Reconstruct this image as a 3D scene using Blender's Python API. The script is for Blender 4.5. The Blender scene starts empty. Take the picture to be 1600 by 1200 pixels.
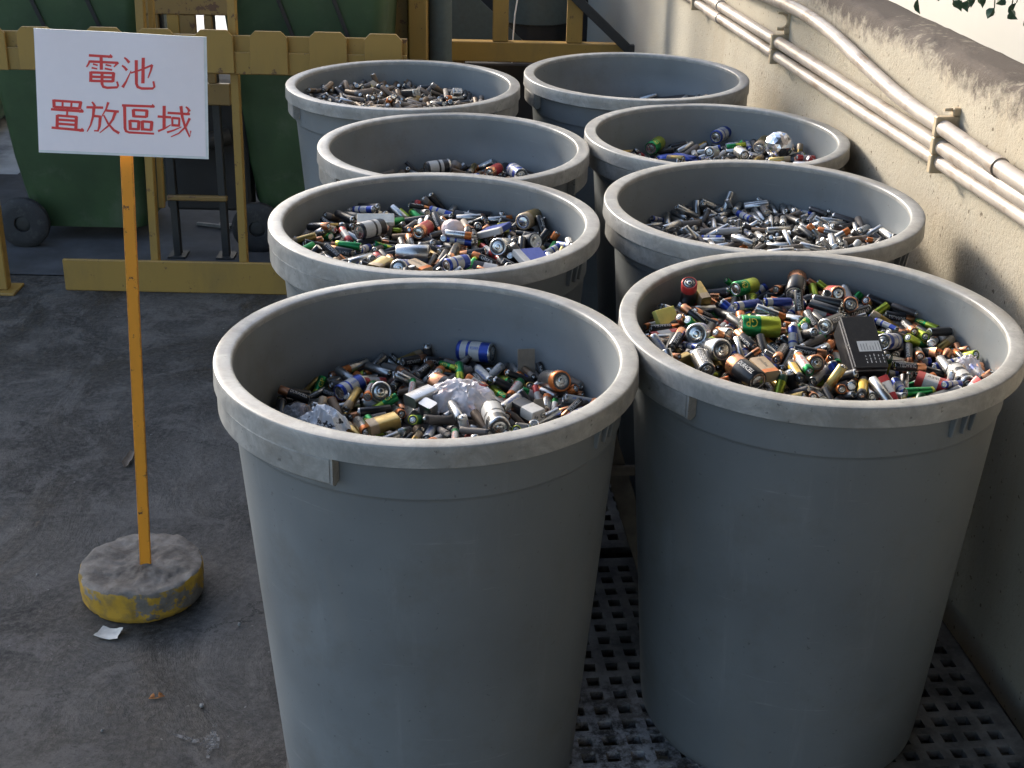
import bpy, bmesh, math, random
from mathutils import Vector, Matrix, Quaternion, noise

sc = bpy.context.scene
COL = sc.collection
R = math.radians
random.seed(11)

# ------------------------------------------------------------------ camera
cam_data = bpy.data.cameras.new('camera')
cam_data.sensor_fit = 'HORIZONTAL'
cam_data.sensor_width = 36.0
cam_data.lens = 36.0 * 2190.3 / 1600.0
cam_data.clip_start = 0.05
cam_data.clip_end = 300
cam = bpy.data.objects.new('camera', cam_data)
COL.objects.link(cam)
_rt = Vector((0.99977777, 0.0086896, 0.01920694))
_up = Vector((-0.02108117, 0.4121054, 0.91089227))
_fw = Vector((0.0, 0.91109474, -0.41219701))
_m = Matrix((_rt, _up, -_fw)).transposed().to_4x4()
_m.translation = (0, 0, 1.5933)
cam.matrix_world = _m
sc.camera = cam

# ------------------------------------------------------------------ daylight
SUN_FROM = Vector((-1.0, 1.3, 0.62)).normalized()      # direction towards the sun
world = bpy.data.worlds.new('World')
sc.world = world
world.use_nodes = True
wn = world.node_tree.nodes
wl = world.node_tree.links
sky = wn.new('ShaderNodeTexSky')
sky.sky_type = 'NISHITA'
sky.sun_disc = False
sky.sun_elevation = math.asin(SUN_FROM.z)
sky.sun_rotation = math.atan2(SUN_FROM.x, SUN_FROM.y)
sky.air_density = 1.0
sky.dust_density = 2.2
sky.ozone_density = 1.0
wn['Background'].inputs['Strength'].default_value = 0.15
wl.new(sky.outputs['Color'], wn['Background'].inputs['Color'])
sun_data = bpy.data.lights.new('sun', 'SUN')
sun_data.energy = 1.9
sun_data.angle = R(9)
sun_data.color = (1.0, 0.93, 0.82)
sun = bpy.data.objects.new('sun', sun_data)
sun.rotation_mode = 'QUATERNION'
sun.rotation_quaternion = SUN_FROM.to_track_quat('Z', 'Y')
sun.location = SUN_FROM * 20
COL.objects.link(sun)
sc.view_settings.view_transform = 'Standard'
sc.view_settings.look = 'None'
sc.view_settings.gamma = 1.0
sc.view_settings.use_curve_mapping = False
sc.view_settings.exposure = 1.87
sc.render.engine = 'CYCLES'
sc.cycles.use_denoising = True
sc.cycles.max_bounces = 6

# ------------------------------------------------------------------ helpers
def obj(name, mesh, parent=None, mats=None):
    o = bpy.data.objects.new(name, mesh)
    COL.objects.link(o)
    if parent is not None:
        o.parent = parent
    if mats:
        for m in (mats if isinstance(mats, (list, tuple)) else [mats]):
            mesh.materials.append(m)
    return o

def tag(o, label=None, category=None, group=None, kind=None):
    if label: o['label'] = label
    if category: o['category'] = category
    if group: o['group'] = group
    if kind: o['kind'] = kind
    return o

def thing(name, label, category, loc=(0, 0, 0), rotz=0.0, group=None):
    o = bpy.data.objects.new(name, None)
    o.empty_display_size = 0.05
    COL.objects.link(o)
    o.location = loc
    o.rotation_euler = (0, 0, rotz)
    return tag(o, label, category, group)

def mesh_from(name, bm, smooth=None):
    bmesh.ops.recalc_face_normals(bm, faces=bm.faces)
    me = bpy.data.meshes.new(name)
    bm.to_mesh(me)
    bm.free()
    if smooth is not None:
        for p in me.polygons: p.use_smooth = True
        me.set_sharp_from_angle(angle=R(smooth))
    return me

def add_box(bm, lo, hi, bevel=0.0, seg=1, mat=0, rot=None, pivot=None):
    r = bmesh.ops.create_cube(bm, size=1.0)
    vs = r['verts']
    c = [(a + b) / 2 for a, b in zip(lo, hi)]
    s = [b - a for a, b in zip(lo, hi)]
    for v in vs:
        v.co = Vector((v.co.x * s[0] + c[0], v.co.y * s[1] + c[1], v.co.z * s[2] + c[2]))
    fs = {f for v in vs for f in v.link_faces}
    if bevel > 0:
        es = {e for v in vs for e in v.link_edges}
        rr = bmesh.ops.bevel(bm, geom=list(es), offset=bevel, segments=seg, affect='EDGES', profile=0.6)
        fs = set(rr['faces']) | {f for f in fs if f.is_valid}
        vs = list({v for f in fs for v in f.verts})
    for f in fs: f.material_index = mat
    if rot is not None:
        p = Vector(pivot if pivot else c)
        for v in vs: v.co = rot @ (v.co - p) + p
    return vs

def add_bar(bm, a, b, w, d, bevel=0.0, up=Vector((0, 0, 1)), mat=0):
    """rectangular bar from a to b, w across, d deep"""
    a, b = Vector(a), Vector(b)
    z = (b - a).normalized()
    if abs(z.dot(up)) > 0.98: up = Vector((0, 1, 0))
    x = up.cross(z).normalized(); y = z.cross(x)
    q = Matrix((x, y, z)).transposed()
    L = (b - a).length
    vs = add_box(bm, (-w / 2, -d / 2, 0), (w / 2, d / 2, L), bevel, 1, mat)
    for v in vs: v.co = q @ v.co + a
    return vs

def add_tube(bm, pts, rad, n=12, cap=True, mat=0):
    pts = [Vector(p) for p in pts]
    rads = rad if isinstance(rad, (list, tuple)) else [rad] * len(pts)
    rings = []
    prev = None
    for i, p in enumerate(pts):
        t = (pts[min(i + 1, len(pts) - 1)] - pts[max(i - 1, 0)]).normalized()
        if prev is None:
            prev = t.orthogonal().normalized()
        x = (prev - t * prev.dot(t)).normalized(); prev = x
        y = t.cross(x)
        rings.append([bm.verts.new(p + (x * math.cos(2 * math.pi * k / n) + y * math.sin(2 * math.pi * k / n)) * rads[i]) for k in range(n)])
    for a, b in zip(rings, rings[1:]):
        for k in range(n):
            f = bm.faces.new((a[k], a[(k + 1) % n], b[(k + 1) % n], b[k])); f.material_index = mat; f.smooth = True
    if cap:
        for r in (rings[0][::-1], rings[-1]):
            f = bm.faces.new(r); f.material_index = mat

def lathe(bm, prof, n=64, a0=0.0, a1=2 * math.pi, mat=0, wobble=None, close=False):
    full = abs(a1 - a0 - 2 * math.pi) < 1e-6
    m = n if full else n + 1
    rows = []
    for r, z in prof:
        row = []
        for k in range(m):
            a = a0 + (a1 - a0) * k / n
            rr = r + (wobble(a, z) if wobble else 0.0)
            row.append(bm.verts.new((rr * math.cos(a), rr * math.sin(a), z)))
        rows.append(row)
    pairs = list(zip(rows, rows[1:]))
    if close: pairs.append((rows[-1], rows[0]))
    for a, b in pairs:
        for k in range(n):
            f = bm.faces.new((a[k], a[(k + 1) % m], b[(k + 1) % m], b[k])); f.material_index = mat; f.smooth = True
    return rows

# ------------------------------------------------------------------ materials
def new_mat(name):
    m = bpy.data.materials.new(name)
    m.use_nodes = True
    return m, m.node_tree.nodes, m.node_tree.links, m.node_tree.nodes['Principled BSDF']

def noise_node(N, L, scale, detail=5, rough=0.6, coord='Object', dist=0.0, stretch=None):
    tc = N.new('ShaderNodeTexCoord')
    n = N.new('ShaderNodeTexNoise')
    n.inputs['Scale'].default_value = scale
    n.inputs['Detail'].default_value = detail
    n.inputs['Roughness'].default_value = rough
    n.inputs['Distortion'].default_value = dist
    if stretch:
        mp = N.new('ShaderNodeMapping')
        mp.inputs['Scale'].default_value = stretch
        L.new(tc.outputs[coord], mp.inputs['Vector']); L.new(mp.outputs[0], n.inputs['Vector'])
    else:
        L.new(tc.outputs[coord], n.inputs['Vector'])
    return n

def ramp(N, L, src, stops, interp='LINEAR'):
    r = N.new('ShaderNodeValToRGB')
    r.color_ramp.interpolation = interp
    e = r.color_ramp.elements
    e[0].position, e[1].position = stops[0][0], stops[-1][0]
    for s in stops[1:-1]: e.new(s[0])
    for el, s in zip(sorted(e, key=lambda q: q.position), stops):
        c = s[1]
        el.color = (c, c, c, 1) if isinstance(c, (int, float)) else (*c, 1)
    L.new(src, r.inputs['Fac'])
    return r

def mix(N, L, fac, a, b, blend='MIX'):
    m = N.new('ShaderNodeMix'); m.data_type = 'RGBA'; m.blend_type = blend
    for sock, v in ((0, fac), (6, a), (7, b)):
        if hasattr(v, 'is_output'): L.new(v, m.inputs[sock])
        elif isinstance(v, (int, float)): m.inputs[sock].default_value = v
        else: m.inputs[sock].default_value = (*v, 1)
    return m.outputs[2]

def bump(N, L, B, height, strength, dist=0.01, prev=None):
    b = N.new('ShaderNodeBump')
    b.inputs['Strength'].default_value = strength
    b.inputs['Distance'].default_value = dist
    L.new(height, b.inputs['Height'])
    if prev is not None: L.new(prev, b.inputs['Normal'])
    L.new(b.outputs[0], B.inputs['Normal'])
    return b.outputs[0]

def simple(name, col, rough=0.5, metal=0.0, var=0.12, scale=60, bumps=0.0, coat=0.0, dirt=None):
    m, N, L, B = new_mat(name)
    n = noise_node(N, L, scale, 4)
    c = mix(N, L, ramp(N, L, n.outputs['Fac'], [(0.3, 0.0), (0.7, 1.0)]).outputs[0],
            tuple(max(0, x * (1 - var)) for x in col), tuple(min(1, x * (1 + var)) for x in col))
    if dirt:
        n2 = noise_node(N, L, dirt[1], 6, 0.7)
        c = mix(N, L, ramp(N, L, n2.outputs['Fac'], [(dirt[2], 0.0), (dirt[3], 1.0)]).outputs[0], c, dirt[0])
    L.new(c, B.inputs['Base Color'])
    B.inputs['Roughness'].default_value = rough
    B.inputs['Metallic'].default_value = metal
    B.inputs['Coat Weight'].default_value = coat
    if bumps: bump(N, L, B, n.outputs['Fac'], bumps, 0.002)
    return m

def painted(name, col, rust=(0.10, 0.045, 0.02), amount=0.62, rough=0.5, chip_scale=22, grime=(0.10, 0.075, 0.035)):
    """old paint on steel: chips down to rust, greasy smears"""
    m, N, L, B = new_mat(name)
    big = noise_node(N, L, 5.0, 6, 0.7, stretch=(1, 1, 0.35))
    c = mix(N, L, ramp(N, L, big.outputs['Fac'], [(0.48, 0.0), (0.75, 0.55)]).outputs[0], col, grime)
    fine = noise_node(N, L, chip_scale, 8, 0.75)
    ch = ramp(N, L, fine.outputs['Fac'], [(amount, 0.0), (amount + 0.025, 1.0)])
    c = mix(N, L, ch.outputs[0], c, rust)
    # paint rubbed off along the edges
    bv = N.new('ShaderNodeBevel'); bv.samples = 6; bv.inputs['Radius'].default_value = 0.006
    ge = N.new('ShaderNodeNewGeometry'); dt = N.new('ShaderNodeVectorMath'); dt.operation = 'DOT_PRODUCT'
    L.new(bv.outputs[0], dt.inputs[0]); L.new(ge.outputs['Normal'], dt.inputs[1])
    ed = ramp(N, L, dt.outputs['Value'], [(0.80, 1.0), (0.97, 0.0)])
    wn_ = noise_node(N, L, 38, 6, 0.7)
    c = mix(N, L, mix(N, L, 1.0, ed.outputs[0], ramp(N, L, wn_.outputs['Fac'], [(0.42, 0.0), (0.52, 1.0)]).outputs[0], 'MULTIPLY'), c, rust)
    L.new(c, B.inputs['Base Color'])
    B.inputs['Roughness'].default_value = rough
    bump(N, L, B, ch.outputs[0], -0.35, 0.001)
    return m

# dark stained concrete
def ground_material():
    m, N, L, B = new_mat('stained_dark_concrete')
    a = noise_node(N, L, 1.3, 9, 0.66, dist=0.8)
    b = noise_node(N, L, 7.0, 10, 0.74, dist=0.6)
    f = noise_node(N, L, 75, 7, 0.74)
    w = noise_node(N, L, 2.9, 9, 0.70, dist=1.2, stretch=(1.0, 0.6, 1))
    c = mix(N, L, ramp(N, L, a.outputs['Fac'], [(0.42, 0.0), (0.56, 1.0)]).outputs[0], (0.024, 0.0215, 0.0195), (0.070, 0.064, 0.058))
    c = mix(N, L, ramp(N, L, b.outputs['Fac'], [(0.50, 0.0), (0.56, 0.6), (0.68, 0.8)]).outputs[0], c, (0.108, 0.097, 0.088))
    c = mix(N, L, ramp(N, L, w.outputs['Fac'], [(0.49, 0.0), (0.55, 0.6), (0.64, 0.92)]).outputs[0], c, (0.013, 0.0115, 0.0105))
    c = mix(N, L, ramp(N, L, f.outputs['Fac'], [(0.44, 0.0), (0.74, 0.65)]).outputs[0], c, (0.15, 0.136, 0.122))
    f2 = noise_node(N, L, 130, 5, 0.7)
    c = mix(N, L, ramp(N, L, f2.outputs['Fac'], [(0.56, 0.0), (0.66, 0.6)]).outputs[0], c, (0.016, 0.014, 0.012))
    vo = N.new('ShaderNodeTexVoronoi'); vo.feature = 'DISTANCE_TO_EDGE'; vo.inputs['Scale'].default_value = 1.1
    tc = N.new('ShaderNodeTexCoord'); ds = noise_node(N, L, 5, 6, 0.7)
    ad = N.new('ShaderNodeVectorMath'); ad.operation = 'MULTIPLY_ADD'
    L.new(ds.outputs['Color'], ad.inputs[0]); ad.inputs[1].default_value = (0.35, 0.35, 0.35); L.new(tc.outputs['Object'], ad.inputs[2]); L.new(ad.outputs[0], vo.inputs['Vector'])
    cr = ramp(N, L, vo.outputs['Distance'], [(0.0, 1.0), (0.006, 0.0)])
    c = mix(N, L, mix(N, L, 1.0, cr.outputs[0], ramp(N, L, a.outputs['Fac'], [(0.44, 0.0), (0.56, 0.8)]).outputs[0], 'MULTIPLY'), c, (0.010, 0.009, 0.008))
    sp = noise_node(N, L, 62, 3, 0.5)
    c = mix(N, L, ramp(N, L, sp.outputs['Fac'], [(0.725, 0.0), (0.745, 0.6)]).outputs[0], c, (0.26, 0.245, 0.23))
    L.new(c, B.inputs['Base Color'])
    L.new(ramp(N, L, w.outputs['Fac'], [(0.42, 0.88), (0.62, 0.40)]).outputs[0], B.inputs['Roughness'])
    B.inputs['Specular IOR Level'].default_value = 0.35
    p = bump(N, L, B, w.outputs['Fac'], 0.6, 0.025)
    p = bump(N, L, B, b.outputs['Fac'], 1.0, 0.012, p)
    bump(N, L, B, f.outputs['Fac'], 0.6, 0.003, p)
    return m

def wall_material():
    m, N, L, B = new_mat('cream_render')
    a = noise_node(N, L, 2.2, 7, 0.65)
    lump = noise_node(N, L, 95, 7, 0.7)
    pit = noise_node(N, L, 75, 3, 0.5)
    streak = noise_node(N, L, 7, 6, 0.65, stretch=(1.0, 1.0, 0.10))
    c = mix(N, L, ramp(N, L, a.outputs['Fac'], [(0.35, 0.0), (0.7, 1.0)]).outputs[0], (0.335, 0.298, 0.235), (0.41, 0.365, 0.29))
    c = mix(N, L, ramp(N, L, streak.outputs['Fac'], [(0.50, 0.0), (0.74, 0.5)]).outputs[0], c, (0.33, 0.27, 0.19))
    c = mix(N, L, ramp(N, L, lump.outputs['Fac'], [(0.56, 0.0), (0.74, 0.45)]).outputs[0], c, (0.36, 0.29, 0.20))
    pr = ramp(N, L, pit.outputs['Fac'], [(0.655, 0.0), (0.70, 1.0)])
    c = mix(N, L, pr.outputs[0], c, (0.15, 0.12, 0.09))
    # paler colour far along the wall stands in for its lit end, black weathering along the top
    tc = N.new('ShaderNodeTexCoord'); sx = N.new('ShaderNodeSeparateXYZ')
    L.new(tc.outputs['Object'], sx.inputs[0])
    mr = N.new('ShaderNodeMapRange'); mr.inputs[1].default_value = 4.6; mr.inputs[2].default_value = 5.6
    L.new(sx.outputs['Y'], mr.inputs[0])
    c = mix(N, L, mr.outputs[0], c, (0.50, 0.47, 0.40))
    ad = N.new('ShaderNodeMath'); ad.operation = 'MULTIPLY_ADD'
    edge = noise_node(N, L, 30, 7, 0.72)
    L.new(edge.outputs['Fac'], ad.inputs[0]); ad.inputs[1].default_value = 0.16; L.new(sx.outputs['Z'], ad.inputs[2])
    ad2 = N.new('ShaderNodeMath'); ad2.operation = 'MULTIPLY_ADD'
    L.new(a.outputs['Fac'], ad2.inputs[0]); ad2.inputs[1].default_value = 0.12; L.new(ad.outputs[0], ad2.inputs[2])
    tr = ramp(N, L, ad2.outputs[0], [(0.0, 0.0), (1.0, 1.0)])
    mr2 = N.new('ShaderNodeMapRange'); mr2.inputs[1].default_value = 1.150; mr2.inputs[2].default_value = 1.196
    L.new(ad2.outputs[0], mr2.inputs[0])
    c = mix(N, L, mr2.outputs[0], c, (0.098, 0.082, 0.071))
    B.inputs['Specular IOR Level'].default_value = 0.12
    L.new(c, B.inputs['Base Color'])
    B.inputs['Roughness'].default_value = 0.9
    p = bump(N, L, B, lump.outputs['Fac'], 0.55, 0.006)
    bump(N, L, B, pr.outputs[0], -0.6, 0.004, p)
    return m

def bin_material(name, base, worn):
    m, N, L, B = new_mat(name)
    a = noise_node(N, L, 3.0, 7, 0.65)
    c = mix(N, L, ramp(N, L, a.outputs['Fac'], [(0.35, 0.0), (0.7, 1.0)]).outputs[0], tuple(x * 0.88 for x in base), tuple(x * 1.1 for x in base))
    s = noise_node(N, L, 9, 7, 0.7, stretch=(1, 1, 0.25))
    c = mix(N, L, ramp(N, L, s.outputs['Fac'], [(0.55, 0.0), (0.8, 0.30 + worn * 0.3)]).outputs[0], c, (0.20, 0.175, 0.145))
    if worn:
        w = noise_node(N, L, 16, 9, 0.75, dist=0.6)
        c = mix(N, L, ramp(N, L, w.outputs['Fac'], [(0.44, 0.0), (0.66, 0.52)]).outputs[0], c, (0.46, 0.445, 0.42))
        w2 = noise_node(N, L, 7, 7, 0.72)
        c = mix(N, L, ramp(N, L, w2.outputs['Fac'], [(0.50, 0.0), (0.68, 0.55)]).outputs[0], c, (0.185, 0.155, 0.125))
        w3 = noise_node(N, L, 60, 5, 0.7)
        c = mix(N, L, ramp(N, L, w3.outputs['Fac'], [(0.60, 0.0), (0.72, 0.5)]).outputs[0], c, (0.09, 0.08, 0.07))
    sc_ = noise_node(N, L, 26, 8, 0.75, stretch=(1, 1, 0.07))
    c = mix(N, L, ramp(N, L, sc_.outputs['Fac'], [(0.58, 0.0), (0.72, 0.22)]).outputs[0], c, (0.27, 0.275, 0.28))
    hs = noise_node(N, L, 19, 8, 0.7, stretch=(0.22, 0.22, 3.5))
    c = mix(N, L, ramp(N, L, hs.outputs['Fac'], [(0.63, 0.0), (0.70, 0.45)]).outputs[0], c, (0.33, 0.33, 0.33))
    gm = noise_node(N, L, 4.2, 8, 0.72)
    c = mix(N, L, ramp(N, L, gm.outputs['Fac'], [(0.52, 0.0), (0.68, 0.5)]).outputs[0], c, (0.105, 0.098, 0.085))
    d = noise_node(N, L, 120, 3, 0.5)
    c = mix(N, L, ramp(N, L, d.outputs['Fac'], [(0.70, 0.0), (0.74, 0.6)]).outputs[0], c, (0.05, 0.05, 0.05))
    L.new(c, B.inputs['Base Color'])
    r = noise_node(N, L, 6, 5, 0.6)
    L.new(ramp(N, L, r.outputs['Fac'], [(0.3, 0.36 if not worn else 0.30), (0.7, 0.56)]).outputs[0], B.inputs['Roughness'])
    f = noise_node(N, L, 420, 3, 0.5)
    bump(N, L, B, f.outputs['Fac'], 0.12, 0.001)
    return m

M = {}
M['ground'] = ground_material()
M['wall'] = wall_material()
M['bin'] = bin_material('grey_plastic', (0.150, 0.163, 0.172), 0.0)
M['rim'] = bin_material('worn_grey_plastic', (0.215, 0.213, 0.205), 1.0)
M['slot'] = simple('dark_slot', (0.03, 0.03, 0.03), 0.7)
M['yellow'] = painted('ochre_steel_paint', (0.30, 0.175, 0.035), amount=0.615)
M['post_yellow'] = painted('orange_yellow_paint', (0.70, 0.255, 0.012), amount=0.60, chip_scale=45, grime=(0.30, 0.13, 0.02))
M['black_steel'] = simple('black_steel', (0.02, 0.019, 0.018), 0.6)
M['brown_steel'] = painted('brown_ochre_steel', (0.21, 0.125, 0.035), amount=0.56)
M['teal_steel'] = simple('grey_teal_paint', (0.060, 0.078, 0.074), 0.55, dirt=((0.06, 0.06, 0.05), 8, 0.5, 0.8))
M['green_plastic'] = simple('green_bin_plastic', (0.032, 0.062, 0.022), 0.5, var=0.25, scale=6, dirt=((0.10, 0.115, 0.075), 5, 0.52, 0.85))
M['rubber'] = simple('black_rubber', (0.022, 0.021, 0.022), 0.75, dirt=((0.07, 0.065, 0.06), 30, 0.55, 0.8))
M['pipe'] = simple('cream_pipe_paint', (0.34, 0.295, 0.255), 0.42, var=0.14, scale=14, bumps=0.15, dirt=((0.17, 0.115, 0.075), 15, 0.50, 0.72))
M['clamp'] = simple('beige_clamp_plastic', (0.40, 0.31, 0.20), 0.6, var=0.15)
M['white_building'] = simple('white_building_paint', (0.42, 0.41, 0.38), 0.8, var=0.04, scale=1.5)
M['apron_dark'] = simple('shade_dark_concrete', (0.050, 0.052, 0.058), 0.95, var=0.35, scale=7, bumps=0.2, dirt=((0.03, 0.03, 0.03), 4, 0.48, 0.75))  # darker version of the yard concrete, shade put into its colour
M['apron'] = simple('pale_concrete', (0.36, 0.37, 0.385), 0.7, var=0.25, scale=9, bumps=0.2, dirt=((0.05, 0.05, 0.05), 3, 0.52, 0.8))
def pallet_material():
    m, N, L, B = new_mat('dusty_black_plastic')
    a = noise_node(N, L, 12, 7, 0.7)
    c = mix(N, L, ramp(N, L, a.outputs['Fac'], [(0.42, 0.0), (0.70, 1.0)]).outputs[0], (0.040, 0.038, 0.036), (0.17, 0.16, 0.15))
    g = N.new('ShaderNodeNewGeometry'); vm = N.new('ShaderNodeVectorMath'); vm.operation = 'DISTANCE'
    L.new(g.outputs['Position'], vm.inputs[0]); vm.inputs[1].default_value = (0.17, 1.87, 0.07)
    f = noise_node(N, L, 34, 6, 0.75)
    near = ramp(N, L, vm.outputs['Value'], [(0.06, 1.0), (0.24, 0.0)])
    fl = ramp(N, L, f.outputs['Fac'], [(0.42, 0.0), (0.58, 1.0)])
    c = mix(N, L, mix(N, L, 1.0, near.outputs[0], fl.outputs[0], 'MULTIPLY'), c, (0.42, 0.43, 0.46))
    L.new(c, B.inputs['Base Color']); B.inputs['Roughness'].default_value = 0.6
    bump(N, L, B, f.outputs['Fac'], 0.3, 0.002)
    return m
M['pallet'] = pallet_material()
M['wood'] = simple('old_wood', (0.16, 0.125, 0.095), 0.8, var=0.3, scale=30)
M['dark_back'] = simple('near_black_matte', (0.022, 0.020, 0.019), 0.9, var=0.3, scale=4)  # near-black fill for the backdrop, light blockers and rack box
M['paper'] = simple('white_paper', (0.90, 0.80, 0.82), 0.5, var=0.01, coat=0.8)
M['laminate'] = simple('laminate_edge', (0.72, 0.72, 0.72), 0.25, var=0.05)
M['red_ink'] = simple('red_ink', (0.72, 0.055, 0.05), 0.5, var=0.05)
M['leaf'] = simple('dark_leaf', (0.035, 0.075, 0.035), 0.5, var=0.3)
M['stem'] = simple('green_stem', (0.06, 0.08, 0.04), 0.6)
M['scrap'] = simple('scrap_paper', (0.62, 0.58, 0.52), 0.8, var=0.15)
M['dry'] = simple('dry_leaf', (0.42, 0.16, 0.04), 0.7, var=0.25)
def patchy(name, col, lo, hi):
    m, N, L, B = new_mat(name)
    n = noise_node(N, L, 70, 6, 0.75)
    B.inputs['Base Color'].default_value = (*col, 1); B.inputs['Roughness'].default_value = 0.9
    L.new(ramp(N, L, n.outputs['Fac'], [(lo, 0.0), (hi, 0.85)]).outputs[0], B.inputs['Alpha'])
    return m
M['smear'] = patchy('worn_pale_paint', (0.17, 0.165, 0.16), 0.42, 0.58)
M['powder'] = patchy('spilt_pale_powder', (0.34, 0.35, 0.38), 0.44, 0.64)
M['stain'] = simple('pale_paint_smear', (0.21, 0.20, 0.19), 0.8, var=0.3, scale=25)

def concrete_base_material():
    m, N, L, B = new_mat('chipped_painted_concrete')
    a = noise_node(N, L, 16, 8, 0.7)
    c = mix(N, L, ramp(N, L, a.outputs['Fac'], [(0.35, 0.0), (0.7, 1.0)]).outputs[0], (0.060, 0.048, 0.038), (0.25, 0.215, 0.18))
    tc = N.new('ShaderNodeTexCoord'); sx = N.new('ShaderNodeSeparateXYZ'); L.new(tc.outputs['Normal'], sx.inputs[0])
    side = ramp(N, L, sx.outputs['Z'], [(0.45, 1.0), (0.65, 0.0)])
    b = noise_node(N, L, 11, 6, 0.7)
    keep = ramp(N, L, b.outputs['Fac'], [(0.54, 1.0), (0.57, 0.0)])
    f = mix(N, L, 1.0, side.outputs[0], keep.outputs[0], 'MULTIPLY')
    y = mix(N, L, ramp(N, L, noise_node(N, L, 40, 5).outputs['Fac'], [(0.45, 0.0), (0.7, 1.0)]).outputs[0], (0.42, 0.235, 0.02), (0.22, 0.14, 0.04))
    c = mix(N, L, f, c, y)
    L.new(c, B.inputs['Base Color']); B.inputs['Roughness'].default_value = 0.85
    bump(N, L, B, a.outputs['Fac'], 0.7, 0.006)
    return m
M['concrete_base'] = concrete_base_material()

# ================================================================== the setting
bm = bmesh.new()
bmesh.ops.create_grid(bm, x_segments=2, y_segments=2, size=60)
tag(obj('ground', mesh_from('ground', bm), None, M['ground']), kind='structure')

bm = bmesh.new()                                  # paler concrete yard beyond the barrier
vs = [bm.verts.new(p) for p in ((-30, 5.45, 0.004), (-2.0, 5.45, 0.004), (-2.0, 7.6, 0.004), (-0.55, 7.6, 0.004), (-0.55, 60, 0.004), (-30, 60, 0.004))]
bm.faces.new(vs)
tag(obj('yard_pavement', mesh_from('yard_pavement', bm), None, M['apron']), kind='structure')

bm = bmesh.new()                                  # shade around the wheeled bins, put in as darker concrete colour
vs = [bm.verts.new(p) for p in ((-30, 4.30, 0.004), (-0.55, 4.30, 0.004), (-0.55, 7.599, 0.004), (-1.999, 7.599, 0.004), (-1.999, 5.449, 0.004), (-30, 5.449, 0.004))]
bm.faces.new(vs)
tag(obj('shade_dark_pavement', mesh_from('shade_dark_pavement', bm), None, M['apron_dark']), kind='structure')

# wall: plan line x = 1.173 - 0.12 y ; e_t runs along it, e_s points away from it towards the bins
WALL_ROT = math.atan(0.12)
def wall_pt(s, t, z=0.0):
    c, k = math.cos(WALL_ROT), math.sin(WALL_ROT)
    return Vector((1.173 - c * s - k * t, -k * s + c * t, z))

wall = thing('parapet_wall', 'rough cream rendered wall carrying three pipes behind the wall-side bins', 'wall', (1.173, 0, 0), WALL_ROT)
H, TH = 1.073, 0.108
bm = bmesh.new()
t0, t1 = -3.0, 9.0
# cross-section rows: bottom front, up the face, rounded arris, across the top, down the back
sec = [(0.0, z) for z in [0.0, 0.2] + [0.3 + 0.0245 * k for k in range(31)]] + [(-0.004, H - 0.010), (-0.012, H - 0.003)]
sec += [(-0.022 - 0.0095 * k, H) for k in range(9)] + [(-TH + 0.004, H - 0.004), (-TH, H - 0.02), (-TH, 0.5), (-TH, 0.0)]
NT = 330
rows = []
for i in range(NT + 1):
    t = -3.0 + 3.6 * i / 14 if i <= 14 else 0.6 + 8.4 * ((i - 14) / (NT - 14)) ** 1.25
    row = []
    for (s, z) in sec:
        n1 = noise.fractal(Vector((s * 9, t * 9, z * 9)), 0.8, 2.0, 5)
        n2 = noise.noise(Vector((t * 38, z * 38, 3.1)))
        d = n1 * 0.0014 + n2 * 0.0012
        edge = max(0.0, 1 - abs(z - H) / 0.03) * max(0.0, 1 - abs(s) / 0.05)
        chip = max(0.0, noise.noise(Vector((t * 13, 7.7, z * 5))) - 0.12) * 0.030 * edge
        y = z - chip if z > 0.3 else z
        row.append(bm.verts.new((-(s + (d if s > -0.02 else 0.0) - chip * 0.6), t, y + (d * 1.2 if s < -0.02 and z > 1 else 0))))
    rows.append(row)
for a, b in zip(rows, rows[1:]):
    for k in range(len(sec) - 1):
        f = bm.faces.new((a[k], b[k], b[k + 1], a[k + 1])); f.smooth = True
bm.faces.new(rows[0]); bm.faces.new(rows[-1][::-1])
obj('rendered_face', mesh_from('rendered_face', bm), wall, M['wall'])

# pipes on the wall (each a thing, held by clamps)
def run_pipe(name, label, pts, rad, joints):
    root = thing(name, label, 'pipe', (1.173, 0, 0), WALL_ROT, 'pipes along the wall')
    b = bmesh.new(); add_tube(b, pts, rad, 16)
    obj('tube', mesh_from('pipe_tube', b, 40), root, M['pipe'])
    for (p, q) in joints:
        b = bmesh.new(); add_tube(b, [p, q], rad + 0.0028, 16)
        obj('coupling', mesh_from('pipe_coupling', b, 40), root, M['pipe'])
    return root
def z_low(t): return 0.850 + 0.0140 * (4.5 - t)
def z_mid(t): return 0.888 + 0.0109 * (4.465 - t)
UP = [(1.2, 0.926), (2.36, 0.936), (2.68, 0.944), (2.82, 0.946), (2.967, 0.953), (3.187, 0.974), (3.407, 0.997), (3.655, 1.005), (3.956, 0.993), (4.4, 0.972), (5.4, 0.93), (7.5, 0.90)]
def z_up(t):
    for i in range(len(UP) - 1):
        if UP[i][0] <= t <= UP[i + 1][0]:
            p0, p1, p2, p3 = UP[max(0, i - 1)], UP[i], UP[i + 1], UP[min(len(UP) - 1, i + 2)]
            u = (t - p1[0]) / (p2[0] - p1[0]); h = p2[0] - p1[0]
            m1 = (p2[1] - p0[1]) / (p2[0] - p0[0]) * h; m2 = (p3[1] - p1[1]) / (p3[0] - p1[0]) * h
            return (2*u**3-3*u*u+1)*p1[1] + (u**3-2*u*u+u)*m1 + (-2*u**3+3*u*u)*p2[1] + (u**3-u*u)*m2
    return UP[0][1] if t < UP[0][0] else UP[-1][1]
OFF = -0.026                                       # pipe axis in front of the wall face (local -x)
TS = [0.8 + 0.08 * i for i in range(84)]
def sag(t): return 0.0012 * math.sin(3.1 * t)
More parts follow.
